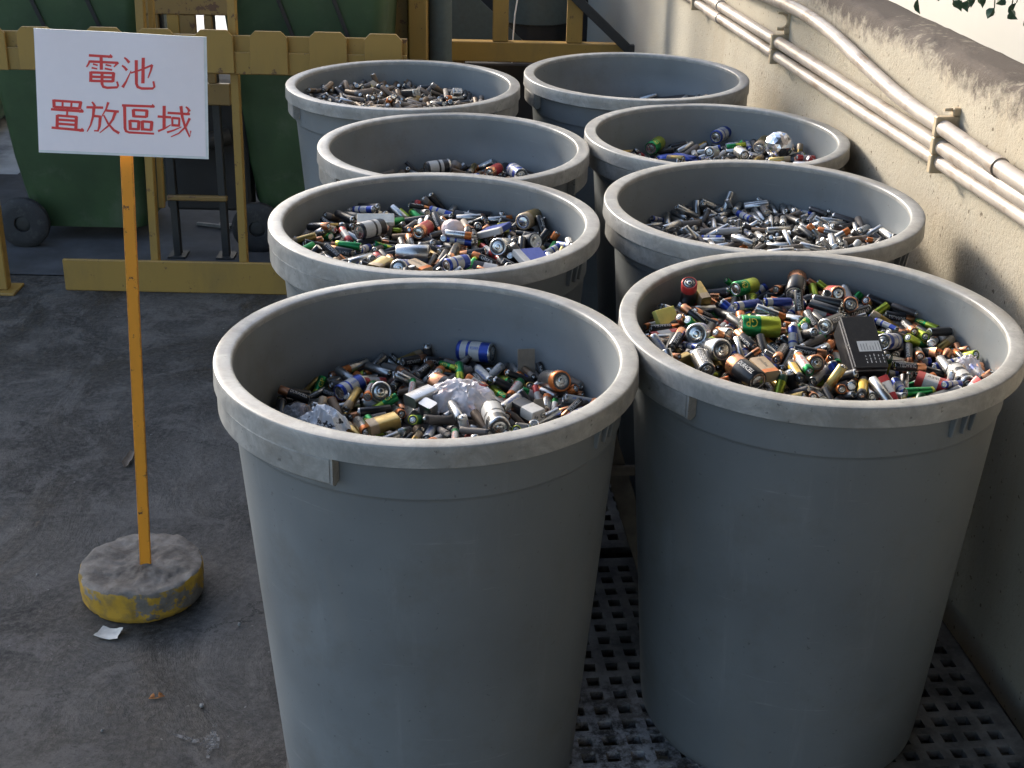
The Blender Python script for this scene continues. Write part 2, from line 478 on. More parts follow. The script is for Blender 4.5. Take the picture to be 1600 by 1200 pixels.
run_pipe('lower_pipe', 'lowest of the three cream pipes clamped to the wall', [(OFF, t, z_low(t) + sag(t)) for t in TS], 0.0140,
         [((OFF, 4.44, z_low(4.44)), (OFF, 4.60, z_low(4.60)))])
run_pipe('middle_pipe', 'middle cream pipe running straight just above the lowest one', [(OFF, t, z_mid(t) - sag(t)) for t in TS], 0.0155,
         [((OFF, 4.44, z_mid(4.44)), (OFF, 4.58, z_mid(4.58)))])
run_pipe('bent_pipe', 'rusty topmost cream pipe that bends up and away from the other two', [(OFF - 0.003, t, z_up(t)) for t in TS if t > 1.2], 0.0158,
         [((OFF - 0.003, 2.44, z_up(2.44)), (OFF - 0.003, 2.475, z_up(2.475)))])

def clamp(name, label, t, n, spare):
    root = thing(name, label, 'pipe clamp', wall_pt(0, t), WALL_ROT, 'clamps holding the pipes to the wall')
    zs = [z_low(t), z_mid(t), z_up(t)][:n]
    cuts = [zs[0] - 0.022] + [(a + b) / 2 for a, b in zip(zs, zs[1:])] + [zs[-1] + 0.022]
    for k in range(n):
        b = bmesh.new()
        add_box(b, (-0.046, -0.008, cuts[k] + 0.0008), (0.004, 0.008, cuts[k + 1] - 0.0008), 0.002)
        obj('saddle', mesh_from('clamp_saddle', b), root, M['clamp'])
    z = cuts[-1]
    b = bmesh.new()
    add_box(b, (-0.014, -0.008, z), (0.004, 0.008, z + 0.016), 0.002)
    add_tube(b, [(-0.008, 0, z + 0.012), (-0.030, 0, z + 0.012)], 0.0035, 8)
    obj('bolt', mesh_from('clamp_bolt', b), root, M['clamp'])
    if spare:
        b = bmesh.new()
        arc = [(-0.026 + 0.021 * math.cos(a), 0, z + 0.034 + 0.021 * math.sin(a)) for a in [R(-110 + 20 * j) for j in range(12)]]
        add_tube(b, arc, [0.0045] * 8 + [0.0042, 0.004, 0.0035, 0.003], 8)
        add_box(b, (-0.007, -0.006, z + 0.01), (0.004, 0.006, z + 0.062), 0.002)
        obj('open_hook', mesh_from('clamp_hook', b, 40), root, M['clamp'])
clamp('pipe_clamp', 'triple beige clamp holding all three pipes', 2.705, 3, False)
clamp('pipe_clamp', 'double beige clamp with an empty open hook on top', 3.825, 2, True)
clamp('pipe_clamp', 'double clamp without a hook at the far top end of the pipes', 4.75, 2, False)

# white building beyond the wall
wb = thing('white_building', 'bright white plain building wall rising beyond the cream wall', 'building', (2.75, 0, 0), WALL_ROT)
bm = bmesh.new(); add_box(bm, (0, -4, 0), (3.0, 16, 6.0))
obj('facade', mesh_from('facade', bm), wb, M['white_building'])
bm = bmesh.new(); add_box(bm, (-0.06, -4, 6.0), (3.06, 16, 6.15))
obj('roof', mesh_from('building_roof', bm), wb, M['white_building'])

# hanging greenery in the top corner
vine = thing('hanging_vine', 'dark green creeper with drooping leaves against the white building', 'plant', (1.03, 3.2, 1.32))
rv = random.Random(5)
for k, (x, z) in enumerate(((0.894, 1.098), (0.962, 1.100), (0.985, 1.112), (1.008, 1.096), (1.03, 1.104), (1.044, 1.092), (1.063, 1.115), (1.081, 1.088), (1.100, 1.10), (1.121, 1.074), (1.135, 1.10), (0.925, 1.13), (1.06, 1.14), (1.11, 1.15))):
    top = Vector((x - 1.03 + rv.uniform(-0.05, 0.08), rv.uniform(-0.05, 0.05), 0.02 + rv.uniform(0, 0.05)))
    tip = Vector((x - 1.03, rv.uniform(-0.04, 0.04), z - 1.32 + 0.004))
    b = bmesh.new()
    add_tube(b, [top, top.lerp(tip, 0.5) + Vector((rv.uniform(-0.02, 0.02), 0, 0.0)), tip], [0.0022, 0.0018, 0.0012], 6)
    obj('stem', mesh_from('vine_stem', b), vine, M['stem'])
    b = bmesh.new()                                # a folded leaf with a midrib
    L, Wd = rv.uniform(0.022, 0.036), rv.uniform(0.009, 0.014)
    q = Matrix.Rotation(rv.uniform(-0.9, 0.9), 3, 'Y') @ Matrix.Rotation(rv.uniform(-1, 1), 3, 'Z')
    mid = [b.verts.new(q @ Vector((0, -0.002 * j, -L * j / 4)) + tip) for j in range(5)]
    for sgn in (-1, 1):
        out = [b.verts.new(q @ Vector((sgn * Wd * w, 0.005 * w, -L * j / 4)) + tip) for j, w in ((1, 0.8), (2, 1.0), (3, 0.6))]
        b.faces.new((mid[0], mid[1], out[0])); b.faces.new((mid[1], mid[2], out[1], out[0]))
        b.faces.new((mid[2], mid[3], out[2], out[1])); b.faces.new((mid[3], mid[4], out[2]))
    obj('leaf', mesh_from('vine_leaf', b), vine, M['leaf'])
b = bmesh.new(); add_tube(b, [(-0.25, 0, 0.06), (0.0, 0.03, 0.035), (0.25, 0, 0.05), (0.5, 0, 0.02)], 0.006, 8)
obj('main_stem', mesh_from('vine_main_stem', b), vine, M['stem'])

# ------------------------------------------------------------------ pallets under the bins
def deck_mesh(nx, ny, pitch, hole, border, th):
    b = bmesh.new()
    def grid(z):
        xs, ys = [], []
        for n, out in ((nx, xs), (ny, ys)):
            p = 0.0; out.append(p); p += border
            for i in range(n):
                out.append(p); p += hole; out.append(p); p += pitch - hole
            out.append(p - (pitch - hole) + border)
        return xs, ys, [[b.verts.new((x, y, z)) for y in ys] for x in xs]
    xs, ys, top = grid(th)
    _, _, bot = grid(0.0)
    def is_hole(i, j): return i % 2 == 1 and j % 2 == 1 and i < len(xs) - 2 and j < len(ys) - 2
    I, J = len(xs) - 1, len(ys) - 1
    for i in range(I):
        for j in range(J):
            if not is_hole(i, j):
                b.faces.new((top[i][j], top[i + 1][j], top[i + 1][j + 1], top[i][j + 1]))
            else:
                a = (top[i][j], top[i + 1][j], top[i + 1][j + 1], top[i][j + 1]); c = (bot[i][j], bot[i + 1][j], bot[i + 1][j + 1], bot[i][j + 1])
                for k in range(4): b.faces.new((a[(k + 1) % 4], a[k], c[k], c[(k + 1) % 4]))
    ring_t = [top[i][0] for i in range(I + 1)] + [top[I][j] for j in range(1, J + 1)] + [top[i][J] for i in range(I - 1, -1, -1)] + [top[0][j] for j in range(J - 1, 0, -1)]
    ring_b = [bot[i][0] for i in range(I + 1)] + [bot[I][j] for j in range(1, J + 1)] + [bot[i][J] for i in range(I - 1, -1, -1)] + [bot[0][j] for j in range(J - 1, 0, -1)]
    n = len(ring_t)
    for k in range(n): b.faces.new((ring_t[k], ring_t[(k + 1) % n], ring_b[(k + 1) % n], ring_b[k]))
    loose = [v for v in b.verts if not v.link_faces]
    for v in loose: b.verts.remove(v)
    return mesh_from('pallet_deck', b), xs[-1], ys[-1]
deck, PW, PL = deck_mesh(29, 24, 0.0415, 0.0235, 0.030, 0.014)
deck.materials.append(M['pallet'])
bm = bmesh.new(); add_box(bm, (0, 0, 0), (0.09, 0.09, 0.054), 0.004); foot_me = mesh_from('pallet_foot', bm); foot_me.materials.append(M['pallet'])
bm = bmesh.new(); add_box(bm, (0, 0, 0), (PW - 0.02, 0.025, 0.030), 0.003); rib_me = mesh_from('pallet_rib', bm); rib_me.materials.append(M['pallet'])
for k, (t, txt) in enumerate(((1.56, 'dusty black perforated plastic pallet under the two front bins'), (2.64, 'black perforated pallet under the second pair of bins'), (3.72, 'black perforated pallet under the rear bins'))):
    p0 = wall_pt(0.055 + PW, t)
    pal = thing('plastic_pallet', txt, 'pallet', (p0.x, p0.y, 0.0), WALL_ROT, 'plastic pallets under the bins')
    d = obj('deck', deck, pal); d.location = (0, 0, 0.056)
    for x in (0.0, PW / 2 - 0.045, PW - 0.09):
        for y in (0.0, PL / 2 - 0.045, PL - 0.09):
            f = obj('foot', foot_me, pal); f.location = (x, y, 0.0)

# ------------------------------------------------------------------ yellow barrier on the far side
bar = thing('yellow_barrier', 'ochre yellow steel barrier with a row of short pickets', 'barrier', (0, 4.17, 0))
def part(name, me, parent, mat, loc=(0, 0, 0)):
    o = obj(name, me, parent, mat); o.location = loc
    return o
b = bmesh.new(); add_box(b, (-1.425, 0, 0), (0.30, 0.012, 0.105), 0.003); part('base_plate', mesh_from('barrier_base_plate', b), bar, M['yellow'])
b = bmesh.new(); add_box(b, (-1.425, 0.0125, 0), (0.30, 0.10, 0.010), 0.002); part('base_flange', mesh_from('barrier_flange', b), bar, M['yellow'])
for x0, x1, w in ((-1.139, -1.108, 0.025), (-0.858, -0.842, 0.025)):
    b = bmesh.new(); add_bar(b, (x0, 0.030, 0.012), (x1, 0.030, 1.15), w, 0.030, 0.002)
    part('upright', mesh_from('barrier_upright', b), bar, M['yellow'])
b = bmesh.new(); add_bar(b, (-1.112, 0.068, 0.26), (-1.085, 0.068, 1.15), 0.018, 0.018, 0.002)
part('brace', mesh_from('barrier_brace', b), bar, M['yellow'])
b = bmesh.new(); add_box(b, (-1.75, 0.002, 0.762), (-0.33, 0.012, 0.812), 0.002); part('rail', mesh_from('barrier_rail', b), bar, M['yellow'])
b = bmesh.new(); add_box(b, (-1.75, -0.012, 0.700), (-0.33, 0.000, 0.766), 0.002); part('rail', mesh_from('barrier_rail', b), bar, M['yellow'])
for x, z in ((-1.56, 0.826), (-1.42, 0.826), (-1.272 , 0.832), (-1.166, 0.832), (-1.121 + 0.0, 0.0), (-0.952, 0.834), (-0.792, 0.832), (-0.617, 0.834), (-0.455, 0.832)):
    pass
bm = bmesh.new()
w, h, c = 0.112, 0.126, 0.018
pr = [(0, 0), (w, 0), (w, h - c), (w - c, h), (c, h), (0, h - c)]
for y in (0.0, -0.010):
    pass
lo = [bm.verts.new((x, 0.0, z)) for x, z in pr]; hi = [bm.verts.new((x, -0.010, z)) for x, z in pr]
bm.faces.new(lo); bm.faces.new(hi[::-1])
for k in range(6): bm.faces.new((lo[k], hi[k], hi[(k + 1) % 6], lo[(k + 1) % 6]))
bmesh.ops.bevel(bm, geom=bm.edges[:], offset=0.0012, segments=1, affect='EDGES')
pick_me = mesh_from('barrier_picket', bm); pick_me.materials.append(M['yellow'])
for x, z in ((-1.62, 0.701), (-1.474, 0.703), (-1.273, 0.706), (-1.121, 0.705), (-0.951, 0.705), (-0.792, 0.704), (-0.617, 0.705), (-0.455, 0.703)):
    o = obj('picket', pick_me, bar); o.location = (x, -0.0125, z)
# second post at the far left edge
gp = thing('yellow_post', 'ochre yellow post with a foot plate at the far edge beside a bin wheel', 'post', (-1.628, 4.16, 0))
b = bmesh.new(); add_box(b, (-0.03, -0.02, 0.008), (0.03, 0.02, 0.70), 0.003); part('shaft', mesh_from('post_shaft', b), gp, M['yellow'])
b = bmesh.new(); add_box(b, (-0.06, -0.05, 0.0), (0.06, 0.05, 0.008), 0.002); part('foot_plate', mesh_from('post_foot', b), gp, M['yellow'])

# ------------------------------------------------------------------ green wheeled bins behind the barrier
def wheelie(x, y, label):
    root = thing('wheeled_bin', label, 'wheeled bin', (x, y, 0), 0, 'green wheeled bins behind the barrier')
    b = bmesh.new()                                # side view: wheels at local x=0, tapered hollow body
    def ring(z, x0, x1, y0, y1, r=0.05):
        out = []
        for cx, cy, a0 in ((x1 - r, y1 - r, 0), (x0 + r, y1 - r, 90), (x0 + r, y0 + r, 180), (x1 - r, y0 + r, 270)):
            for k in range(5):
                a = R(a0 + 22.5 * k); out.append(b.verts.new((cx + r * math.cos(a), cy + r * math.sin(a), z)))
        return out
    rs = [ring(0.055, 0.03, 0.42, 0.05, 0.42), ring(0.30, -0.01, 0.44, 0.03, 0.44), ring(0.92, -0.07, 0.485, 0.0, 0.48), ring(0.93, -0.10, 0.51, -0.03, 0.51), ring(0.985, -0.10, 0.51, -0.03, 0.51)]
    for a, c in zip(rs, rs[1:]):
        for k in range(20):
            f = b.faces.new((a[k], a[(k + 1) % 20], c[(k + 1) % 20], c[k])); f.smooth = True
    b.faces.new(rs[0][::-1])
    part('body', mesh_from('wheeled_bin_body', b, 40), root, M['green_plastic'])
    b = bmesh.new(); add_box(b, (-0.11, -0.04, 0.985), (0.52, 0.52, 1.03), 0.015, 2)
    part('lid', mesh_from('wheeled_bin_lid', b, 40), root, M['green_plastic'])
    b = bmesh.new(); add_tube(b, [(-0.15, 0.03, 0.95), (-0.15, 0.45, 0.95)], 0.014, 10); part('handle', mesh_from('wheeled_bin_handle', b), root, M['green_plastic'])
    for yy in (-0.02, 0.44):
        b = bmesh.new(); lathe(b, [(0.028, -0.020), (0.058, -0.021), (0.080, -0.018), (0.088, -0.010), (0.088, 0.010), (0.080, 0.018), (0.058, 0.021), (0.028, 0.020)], 32, close=True)
        wh = part('wheel', mesh_from('bin_wheel', b, 40), root, M['rubber'], (0.025, yy, 0.088)); wh.rotation_euler = (R(90), 0, 0)
        b = bmesh.new()
        lathe(b, [(0.0005, 0.012), (0.018, 0.014), (0.027, 0.010), (0.027, -0.010), (0.018, -0.014), (0.0005, -0.012)], 24)
        for j in range(6):
            a = R(60 * j); add_bar(b, (0.02 * math.cos(a), 0.02 * math.sin(a), 0), (0.060 * math.cos(a), 0.060 * math.sin(a), 0), 0.010, 0.012)
        obj('hub', mesh_from('wheel_hub', b, 40), wh, M['black_steel'])
    b = bmesh.new(); add_tube(b, [(0.025, -0.02, 0.088), (0.025, 0.44, 0.088)], 0.010, 10); part('axle', mesh_from('bin_axle', b), root, M['black_steel'])
    for xx in (0.12, 0.30):                        # dark straps down the side near the top
        b = bmesh.new(); add_bar(b, (xx - 0.02, -0.012, 0.93), (xx + 0.06, 0.012, 0.70), 0.012, 0.012); part('side_brace', mesh_from('bin_brace', b), root, M['black_steel'])
    return root
wheelie(-1.705, 4.60, 'green wheeled bin standing behind the white sign with its wheel showing')
wheelie(-0.905, 4.60, 'green wheeled bin partly hidden behind the rear sign-side grey bin')

# ------------------------------------------------------------------ dark rack, columns and gate behind
rack = thing('steel_rack', 'dark brown steel rack with ochre cross beams between the green bins', 'rack', (-1.06, 4.50, 0))
for x in (-0.083, 0.081):
    b = bmesh.new(); add_box(b, (x - 0.012, 0, 0.004), (x + 0.012, 0.03, 1.1), 0.002); part('leg', mesh_from('rack_leg', b), rack, M['black_steel'])
    b = bmesh.new(); add_box(b, (x - 0.03, -0.02, 0.004), (x + 0.03, 0.05, 0.011), 0.001); part('foot', mesh_from('rack_foot', b), rack, M['black_steel'])
for z0, z1, x0, x1, y in ((0.815, 0.90, -0.14, 0.145, -0.022), (0.530, 0.600, -0.14, 0.135, -0.022), (0.205, 0.222, -0.10, 0.10, -0.012)):
    b = bmesh.new(); add_box(b, (x0, y, z0), (x1, y + 0.020, z1), 0.003); part('beam', mesh_from('rack_beam', b), rack, M['brown_steel'])
b = bmesh.new(); add_box(b, (-0.05, -0.021, 0.60), (-0.012, -0.004, 0.815), 0.003); part('bracket', mesh_from('rack_bracket', b), rack, M['yellow'])
b = bmesh.new(); add_box(b, (-0.012, -0.020, 0.60), (0.040, -0.002, 0.815), 0.003); part('plate', mesh_from('rack_plate', b), rack, M['brown_steel'])
b = bmesh.new(); add_box(b, (0.066, -0.020, 0.60), (0.092, -0.002, 0.815), 0.003); part('plate', mesh_from('rack_plate', b), rack, M['brown_steel'])
b = bmesh.new(); add_box(b, (-0.125, -0.020, 0.60), (-0.077, -0.002, 0.815), 0.003); part('plate', mesh_from('rack_plate', b), rack, M['brown_steel'])
b = bmesh.new(); add_box(b, (-0.14, 0.14, 0.125), (0.15, 0.24, 0.56), 0.01); part('motor_box', mesh_from('rack_box', b), rack, M['dark_back'])
b = bmesh.new(); add_tube(b, [(-0.10, 0.10, 0.42), (0.0, 0.06, 0.38), (0.10, 0.10, 0.40)], 0.03, 10); part('shaft', mesh_from('rack_shaft', b), rack, M['black_steel'])
for x in (-0.03, 0.05):
    b = bmesh.new(); add_bar(b, (x - 0.06, 0.35, 0.010), (x + 0.07, 0.30, 0.016), 0.012, 0.01); part('strip', mesh_from('rack_strip', b), rack, M['stain'])

colm = thing('yellow_column', 'thick ochre steel column behind the rear sign-side bin', 'column', (-0.39, 5.0, 0))
b = bmesh.new(); add_box(b, (-0.072, 0, 0), (-0.001, 0.10, 2.3), 0.004); part('flange', mesh_from('column_flange', b), colm, M['brown_steel'])
b = bmesh.new(); add_box(b, (0.001, -0.03, 0), (0.067, 0.10, 2.3), 0.004); part('flange', mesh_from('column_flange', b), colm, M['yellow'])
tc = thing('grey_pipe_column', 'smooth grey-teal round column beside the yellow one', 'column', (-0.285, 5.08, 0))
b = bmesh.new(); add_tube(b, [(0, 0, 0), (0, 0, 2.3)], 0.044, 24); part('shaft', mesh_from('round_column', b, 40), tc, M['teal_steel'])
b = bmesh.new(); add_tube(b, [(0, 0, 0), (0, 0, 0.02)], 0.08, 24); part('base_flange', mesh_from('round_column_base', b, 40), tc, M['teal_steel'])

gate = thing('yellow_gate_frame', 'ochre steel frame with upright bars beside the cream wall', 'gate', (0, 5.6, 0))
b = bmesh.new(); add_box(b, (-0.270, 0, 0.462), (0.425, 0.05, 0.540), 0.003); part('bottom_beam', mesh_from('gate_beam', b), gate, M['yellow'])
for x0, x1 in ((-0.106, -0.044), (0.186, 0.248)):
    b = bmesh.new(); add_box(b, (x0, 0.004, 0.5405), (x1, 0.046, 1.7), 0.003); part('bar', mesh_from('gate_bar', b), gate, M['yellow'])
for x0 in (-0.265, 0.36):
    b = bmesh.new(); add_box(b, (x0, 0.008, 0.0), (x0 + 0.05, 0.042, 0.4615), 0.003); part('leg', mesh_from('gate_leg', b), gate, M['brown_steel'])
b = bmesh.new(); add_box(b, (-0.27, 0.004, 1.7005), (0.425, 0.046, 1.77), 0.003); part('top_beam', mesh_from('gate_top', b), gate, M['yellow'])
st = thing('black_strut', 'black diagonal steel strut leaning from the yellow gate to the wall', 'strut', (0.249, 5.58, 0.69))
b = bmesh.new(); add_bar(b, (-0.10, 0, 0.09), (0.195, 0, -0.175), 0.036, 0.02, 0.002, up=Vector((0, 1, 0))); part('bar', mesh_from('strut_bar', b), st, M['black_steel'])
b = bmesh.new(); add_box(b, (0.18, -0.014, -0.19), (0.205, 0.014, -0.145), 0.002); part('end_plate', mesh_from('strut_plate', b), st, M['black_steel'])

rb = thing('ribbed_bin', 'dark grey ribbed waste bin with a smooth rim behind the yellow gate', 'bin', (0.075, 6.25, 0))
b = bmesh.new(); lathe(b, [(0.10, 0.0), (0.115, 0.02), (0.135, 0.52)], 72, wobble=lambda a, z: 0.004 * (1 if int(a / (2 * math.pi) * 72 + 0.5) % 2 else -1))
part('ribbed_body', mesh_from('ribbed_body', b), rb, M['black_steel'])
b = bmesh.new(); lathe(b, [(0.135, 0.515), (0.150, 0.52), (0.158, 0.75), (0.150, 0.76), (0.13, 0.75), (0.12, 0.53)], 48)
part('smooth_top', mesh_from('ribbed_top', b, 40), rb, M['teal_steel'])
cable = thing('hanging_cable', 'thin pale cable hanging down behind the yellow gate', 'cable', (-0.02, 5.75, 0))
b = bmesh.new(); add_tube(b, [(0.05, 0, 1.5), (0.035, 0, 0.85), (0.0, 0, 0.62), (-0.01, 0, 0.45), (0.02, 0, 0.02)], 0.003, 6); part('cable_run', mesh_from('cable_run', b), cable, M['laminate'])
sheet = thing('leaning_panel', 'grey-teal panel with a slanted edge leaning behind the gate', 'panel', (-0.27, 6.1, 0))
b = bmesh.new()
pr = [(-0.06, 0.0), (0.38, 0.0), (0.30, 0.44), (0.10, 0.62), (-0.02, 0.80), (-0.06, 0.9)]
lo = [b.verts.new((x, 0, z)) for x, z in pr]; hi = [b.verts.new((x, 0.02, z)) for x, z in pr]
b.faces.new(lo); b.faces.new(hi[::-1])
for k in range(6): b.faces.new((lo[k], hi[k], hi[(k + 1) % 6], lo[(k + 1) % 6]))
part('sheet', mesh_from('panel_sheet', b), sheet, M['teal_steel'])
backdrop = thing('dark_backdrop', 'added near-black shed wall behind the yellow gate', 'backdrop', (0, 7.0, 0))  # added dark backdrop; its roof keeps the space behind the gate dark
b = bmesh.new(); add_box(b, (-0.75, 0, 0), (0.34, 0.12, 2.6)); part('wall', mesh_from('backdrop_wall', b), backdrop, M['dark_back'])
b = bmesh.new(); add_box(b, (-0.75, -1.2, 2.601), (0.34, 0.12, 2.66)); part('roof', mesh_from('backdrop_roof', b), backdrop, M['dark_back'])
far = thing('far_building', 'pale far building glimpsed through gaps of the rack', 'building', (-12, 36, 0))
b = bmesh.new(); add_box(b, (-7, 0, 0), (8, 3, 3.6)); part('facade', mesh_from('far_facade', b), far, M['white_building'])
b = bmesh.new(); add_box(b, (-7.1, -0.1, 3.601), (8.1, 3.1, 3.7)); part('roof', mesh_from('far_roof', b), far, M['white_building'])

# unseen canopy added over the wall-side half of the yard (above the picture): shades the wall-side bins from the open sky
can = thing('added_shade_roof', 'added unseen sheet roof on posts, blocking sky over the wall-side bins', 'roof', (0, 0, 0))
b = bmesh.new(); add_box(b, (-0.50, -3.2, 2.45), (2.70, 2.6, 2.50)); part('roof_sheet', mesh_from('roof_sheet', b), can, M['dark_back'])
for y in (-3.1, -0.3, 2.5):
    b = bmesh.new(); add_box(b, (-0.50, y - 0.04, 2.36), (2.70, y + 0.04, 2.4495)); part('rafter', mesh_from('rafter', b), can, M['black_steel'])
for y in (-3.1, -0.3, 2.5):
    b = bmesh.new(); add_box(b, (1.75, y - 0.05, 0.0), (1.85, y + 0.05, 2.3595)); part('post', mesh_from('roof_post', b), can, M['black_steel'])
b = bmesh.new(); add_box(b, (0.10, -0.72, 0.0), (1.22, -0.61, 2.4495)); part('end_blocker', mesh_from('end_blocker', b), can, M['dark_back'])  # unseen wall added to darken the fronts of the wall-side bins
# unseen container shape added on the sign side, beyond the picture's edge: keeps the low sun off the floor
box = thing('added_sun_blocker', 'added unseen green block shaped like a ribbed container, shading the floor', 'container', (-2.25, 5.0, 0))
b = bmesh.new(); add_box(b, (-4.2, 0.0, 0.08), (0.0, 1.6, 1.85), 0.01); part('hull', mesh_from('sun_blocker_hull', b), box, M['green_plastic'])
for k in range(9):
    b = bmesh.new(); add_box(b, (-4.15 + 0.51 * k, -0.05, 0.08), (-4.07 + 0.51 * k, -0.001, 1.80), 0.004); part('rib', mesh_from('sun_blocker_rib', b), box, M['green_plastic'])
b = bmesh.new(); add_box(b, (-4.25, -0.06, 1.8505), (0.05, 1.66, 1.93), 0.01); part('top_rail', mesh_from('sun_blocker_rail', b), box, M['green_plastic'])
for x in (-3.9, -0.4):
    b = bmesh.new(); add_box(b, (x, 0.1, 0.0), (x + 0.2, 1.5, 0.0795)); part('skid', mesh_from('sun_blocker_skid', b), box, M['black_steel'])

# added dark mass and sun blocker that keep the space behind the barrier dark
cr = thing('dark_mass', 'added low black mass darkening the space under the yellow gate beam', 'crate', (0.07, 5.72, 0))
b = bmesh.new(); add_box(b, (-0.30, 0, 0.02), (0.28, 0.5, 0.43), 0.006); part('body', mesh_from('dark_mass_body', b), cr, M['dark_back'])
for x in (-0.28, 0.20):
    b = bmesh.new(); add_box(b, (x, 0.02, 0.0), (x + 0.06, 0.48, 0.0195)); part('runner', mesh_from('dark_mass_runner', b), cr, M['wood'])
for x in (-0.29, 0.245):
    b = bmesh.new(); add_box(b, (x, -0.012, 0.03), (x + 0.035, -0.001, 0.42), 0.002); part('corner_slat', mesh_from('dark_mass_slat', b), cr, M['black_steel'])
sk = thing('floor_sun_blocker', 'added dark skip-shaped block shading the floor behind the wheeled bins', 'skip', (-2.65, 6.7, 0))  # skip shape added to keep low sun off the floor under the rack
b = bmesh.new()
pr = [(-1.0, 0.05), (0.80, 0.05), (0.95, 1.35), (-1.15, 1.35)]
lo = [b.verts.new((x, 0, z)) for x, z in pr]; hi = [b.verts.new((x, 1.2, z)) for x, z in pr]
b.faces.new(lo); b.faces.new(hi[::-1])
for k in (0, 1, 3): b.faces.new((lo[k], hi[k], hi[(k + 1) % 4], lo[(k + 1) % 4]))
part('tub', mesh_from('floor_blocker_tub', b), sk, M['black_steel'])
b = bmesh.new()
for p, q in (((-1.17, -0.03, 1.37), (0.97, -0.03, 1.37)), ((-1.17, 1.23, 1.37), (0.97, 1.23, 1.37)), ((-1.17, -0.03, 1.37), (-1.17, 1.23, 1.37)), ((0.97, -0.03, 1.37), (0.97, 1.23, 1.37))): add_bar(b, p, q, 0.06, 0.05)
part('top_rail', mesh_from('floor_blocker_rail', b), sk, M['brown_steel'])
for x in (-0.8, 0.6):
    b = bmesh.new(); add_box(b, (x, 0.05, 0.0), (x + 0.12, 1.15, 0.0495)); part('skid', mesh_from('floor_blocker_skid', b), sk, M['black_steel'])

# ================================================================== the eight grey bins
RB = 0.305
BIN_BASE = 0.071
BINS = {  # name: (x, y, rim height, turn in degrees, tilt towards camera in degrees)
'FL': (-0.1228, 1.8662, 0.7999, 0, 0.4), 'FR': (0.4675, 2.0031, 0.8071, -26, 1.3), '3L': (-0.1486, 2.4751, 0.8057, 2, 0.2), '3R': (0.4765, 2.6121, 0.8076, -6, 0.5),
'2L': (-0.1416, 3.0847, 0.7840, -34, 0.2), '2R': (0.4635, 3.2216, 0.7874, -12, 0.3), 'BL': (-0.3009, 3.6734, 0.7919, -44, 0.0), 'BR': (0.3198, 3.8141, 0.7974, -46, 0.2)}
BIN_LABEL = {
'FL': 'front grey bin beside the sign, its heap topped by a white plastic bag',
'FR': 'front grey bin by the wall, filled nearly to the rim with colourful batteries',
'3L': 'grey bin directly behind the plastic-bag bin, full of dark and coloured batteries',
'3R': 'grey bin holding plain silver batteries, second along the wall',
'2L': 'half-empty grey bin third in the sign-side row, brownish batteries low inside',
'2R': 'grey bin third along the wall with a crumpled foil ball inside',
'BL': 'rearmost sign-side grey bin, full of small dusty batteries, near the yellow column',
'BR': 'almost empty grey bin last along the wall, its dark inside showing'}

def bin_meshes(H, seed):
    rnd = random.Random(seed)
    ph = [rnd.uniform(0, 6.28) for _ in range(4)]
    def wob(a, z): return 0.0013 * math.sin(2 * a + ph[0]) + 0.0007 * math.sin(3 * a + ph[1])
    b = bmesh.new()
    # outside from under the lip down to the base, then the inside back up (z=0 is the rim top)
    prof = [(0.2835, -0.028), (0.2835, -0.0875), (0.2810, -0.0905), (0.2800, -0.096)]
    for k in range(1, 9):
        u = k / 8; prof.append((0.2800 - 0.044 * u, -0.096 - (H - 0.096 - 0.035) * u))
    prof += [(0.2335, -H + 0.018), (0.226, -H + 0.006), (0.212, -H), (0.0005, -H)]
    lathe(b, prof, 96, wobble=wob)
    inner = [(0.2775, -0.010), (0.2755, -0.05), (0.2735, -0.088), (0.2715, -0.092)]
    for k in range(1, 9):
        u = k / 8; inner.append((0.2715 - 0.042 * u, -0.092 - (H - 0.092 - 0.05) * u))
    inner += [(0.222, -H + 0.02), (0.0005, -H + 0.012)]
    lathe(b, inner, 96, wobble=wob)
    body = mesh_from('bin_body', b, 35)
    b = bmesh.new()
    rim = [(0.2836, -0.0285), (0.296, -0.0305), (0.3040, -0.0315), (0.3064, -0.0298), (0.3062, -0.0285), (0.3056, -0.0150), (0.3052, -0.0032), (0.3044, -0.0014), (0.3030, -0.0007),
           (0.2960, -0.0001), (0.2890, 0.0), (0.2815, -0.0006), (0.2792, -0.0014), (0.2780, -0.0034), (0.2775, -0.0080), (0.2778, -0.0120)]
    lathe(b, rim, 128, wobble=wob)
    rimm = mesh_from('bin_rim', b, 50)
    return body, rimm

def handle_mesh():
    b = bmesh.new()
    a0, a1 = R(188), R(249)
    prof = [(0.2838, -0.0318), (0.3010, -0.0318), (0.3025, -0.0340), (0.3025, -0.0665), (0.3005, -0.0690), (0.2975, -0.0690), (0.2965, -0.0660), (0.2960, -0.0380), (0.2838, -0.0380)]
    rows = lathe(b, prof, 20, a0, a1, close=True)
    # end plates closing the hollow grip
    for a, s in ((a0, 1), (a1, -1)):
        d = 0.004 / 0.29 * s
        pr = [(0.2838, -0.0322), (0.3016, -0.0322), (0.3016, -0.0690), (0.2940, -0.0740), (0.2838, -0.0690)]
        lo = [b.verts.new((r * math.cos(a), r * math.sin(a), z)) for r, z in pr]
        hi = [b.verts.new((r * math.cos(a - d), r * math.sin(a - d), z)) for r, z in pr]
        b.faces.new(lo); b.faces.new(hi[::-1])
        for k in range(5): b.faces.new((lo[k], hi[k], hi[(k + 1) % 5], lo[(k + 1) % 5]))
    return mesh_from('bin_handle', b, 30)
HANDLE = handle_mesh(); HANDLE.materials.append(M['rim'])

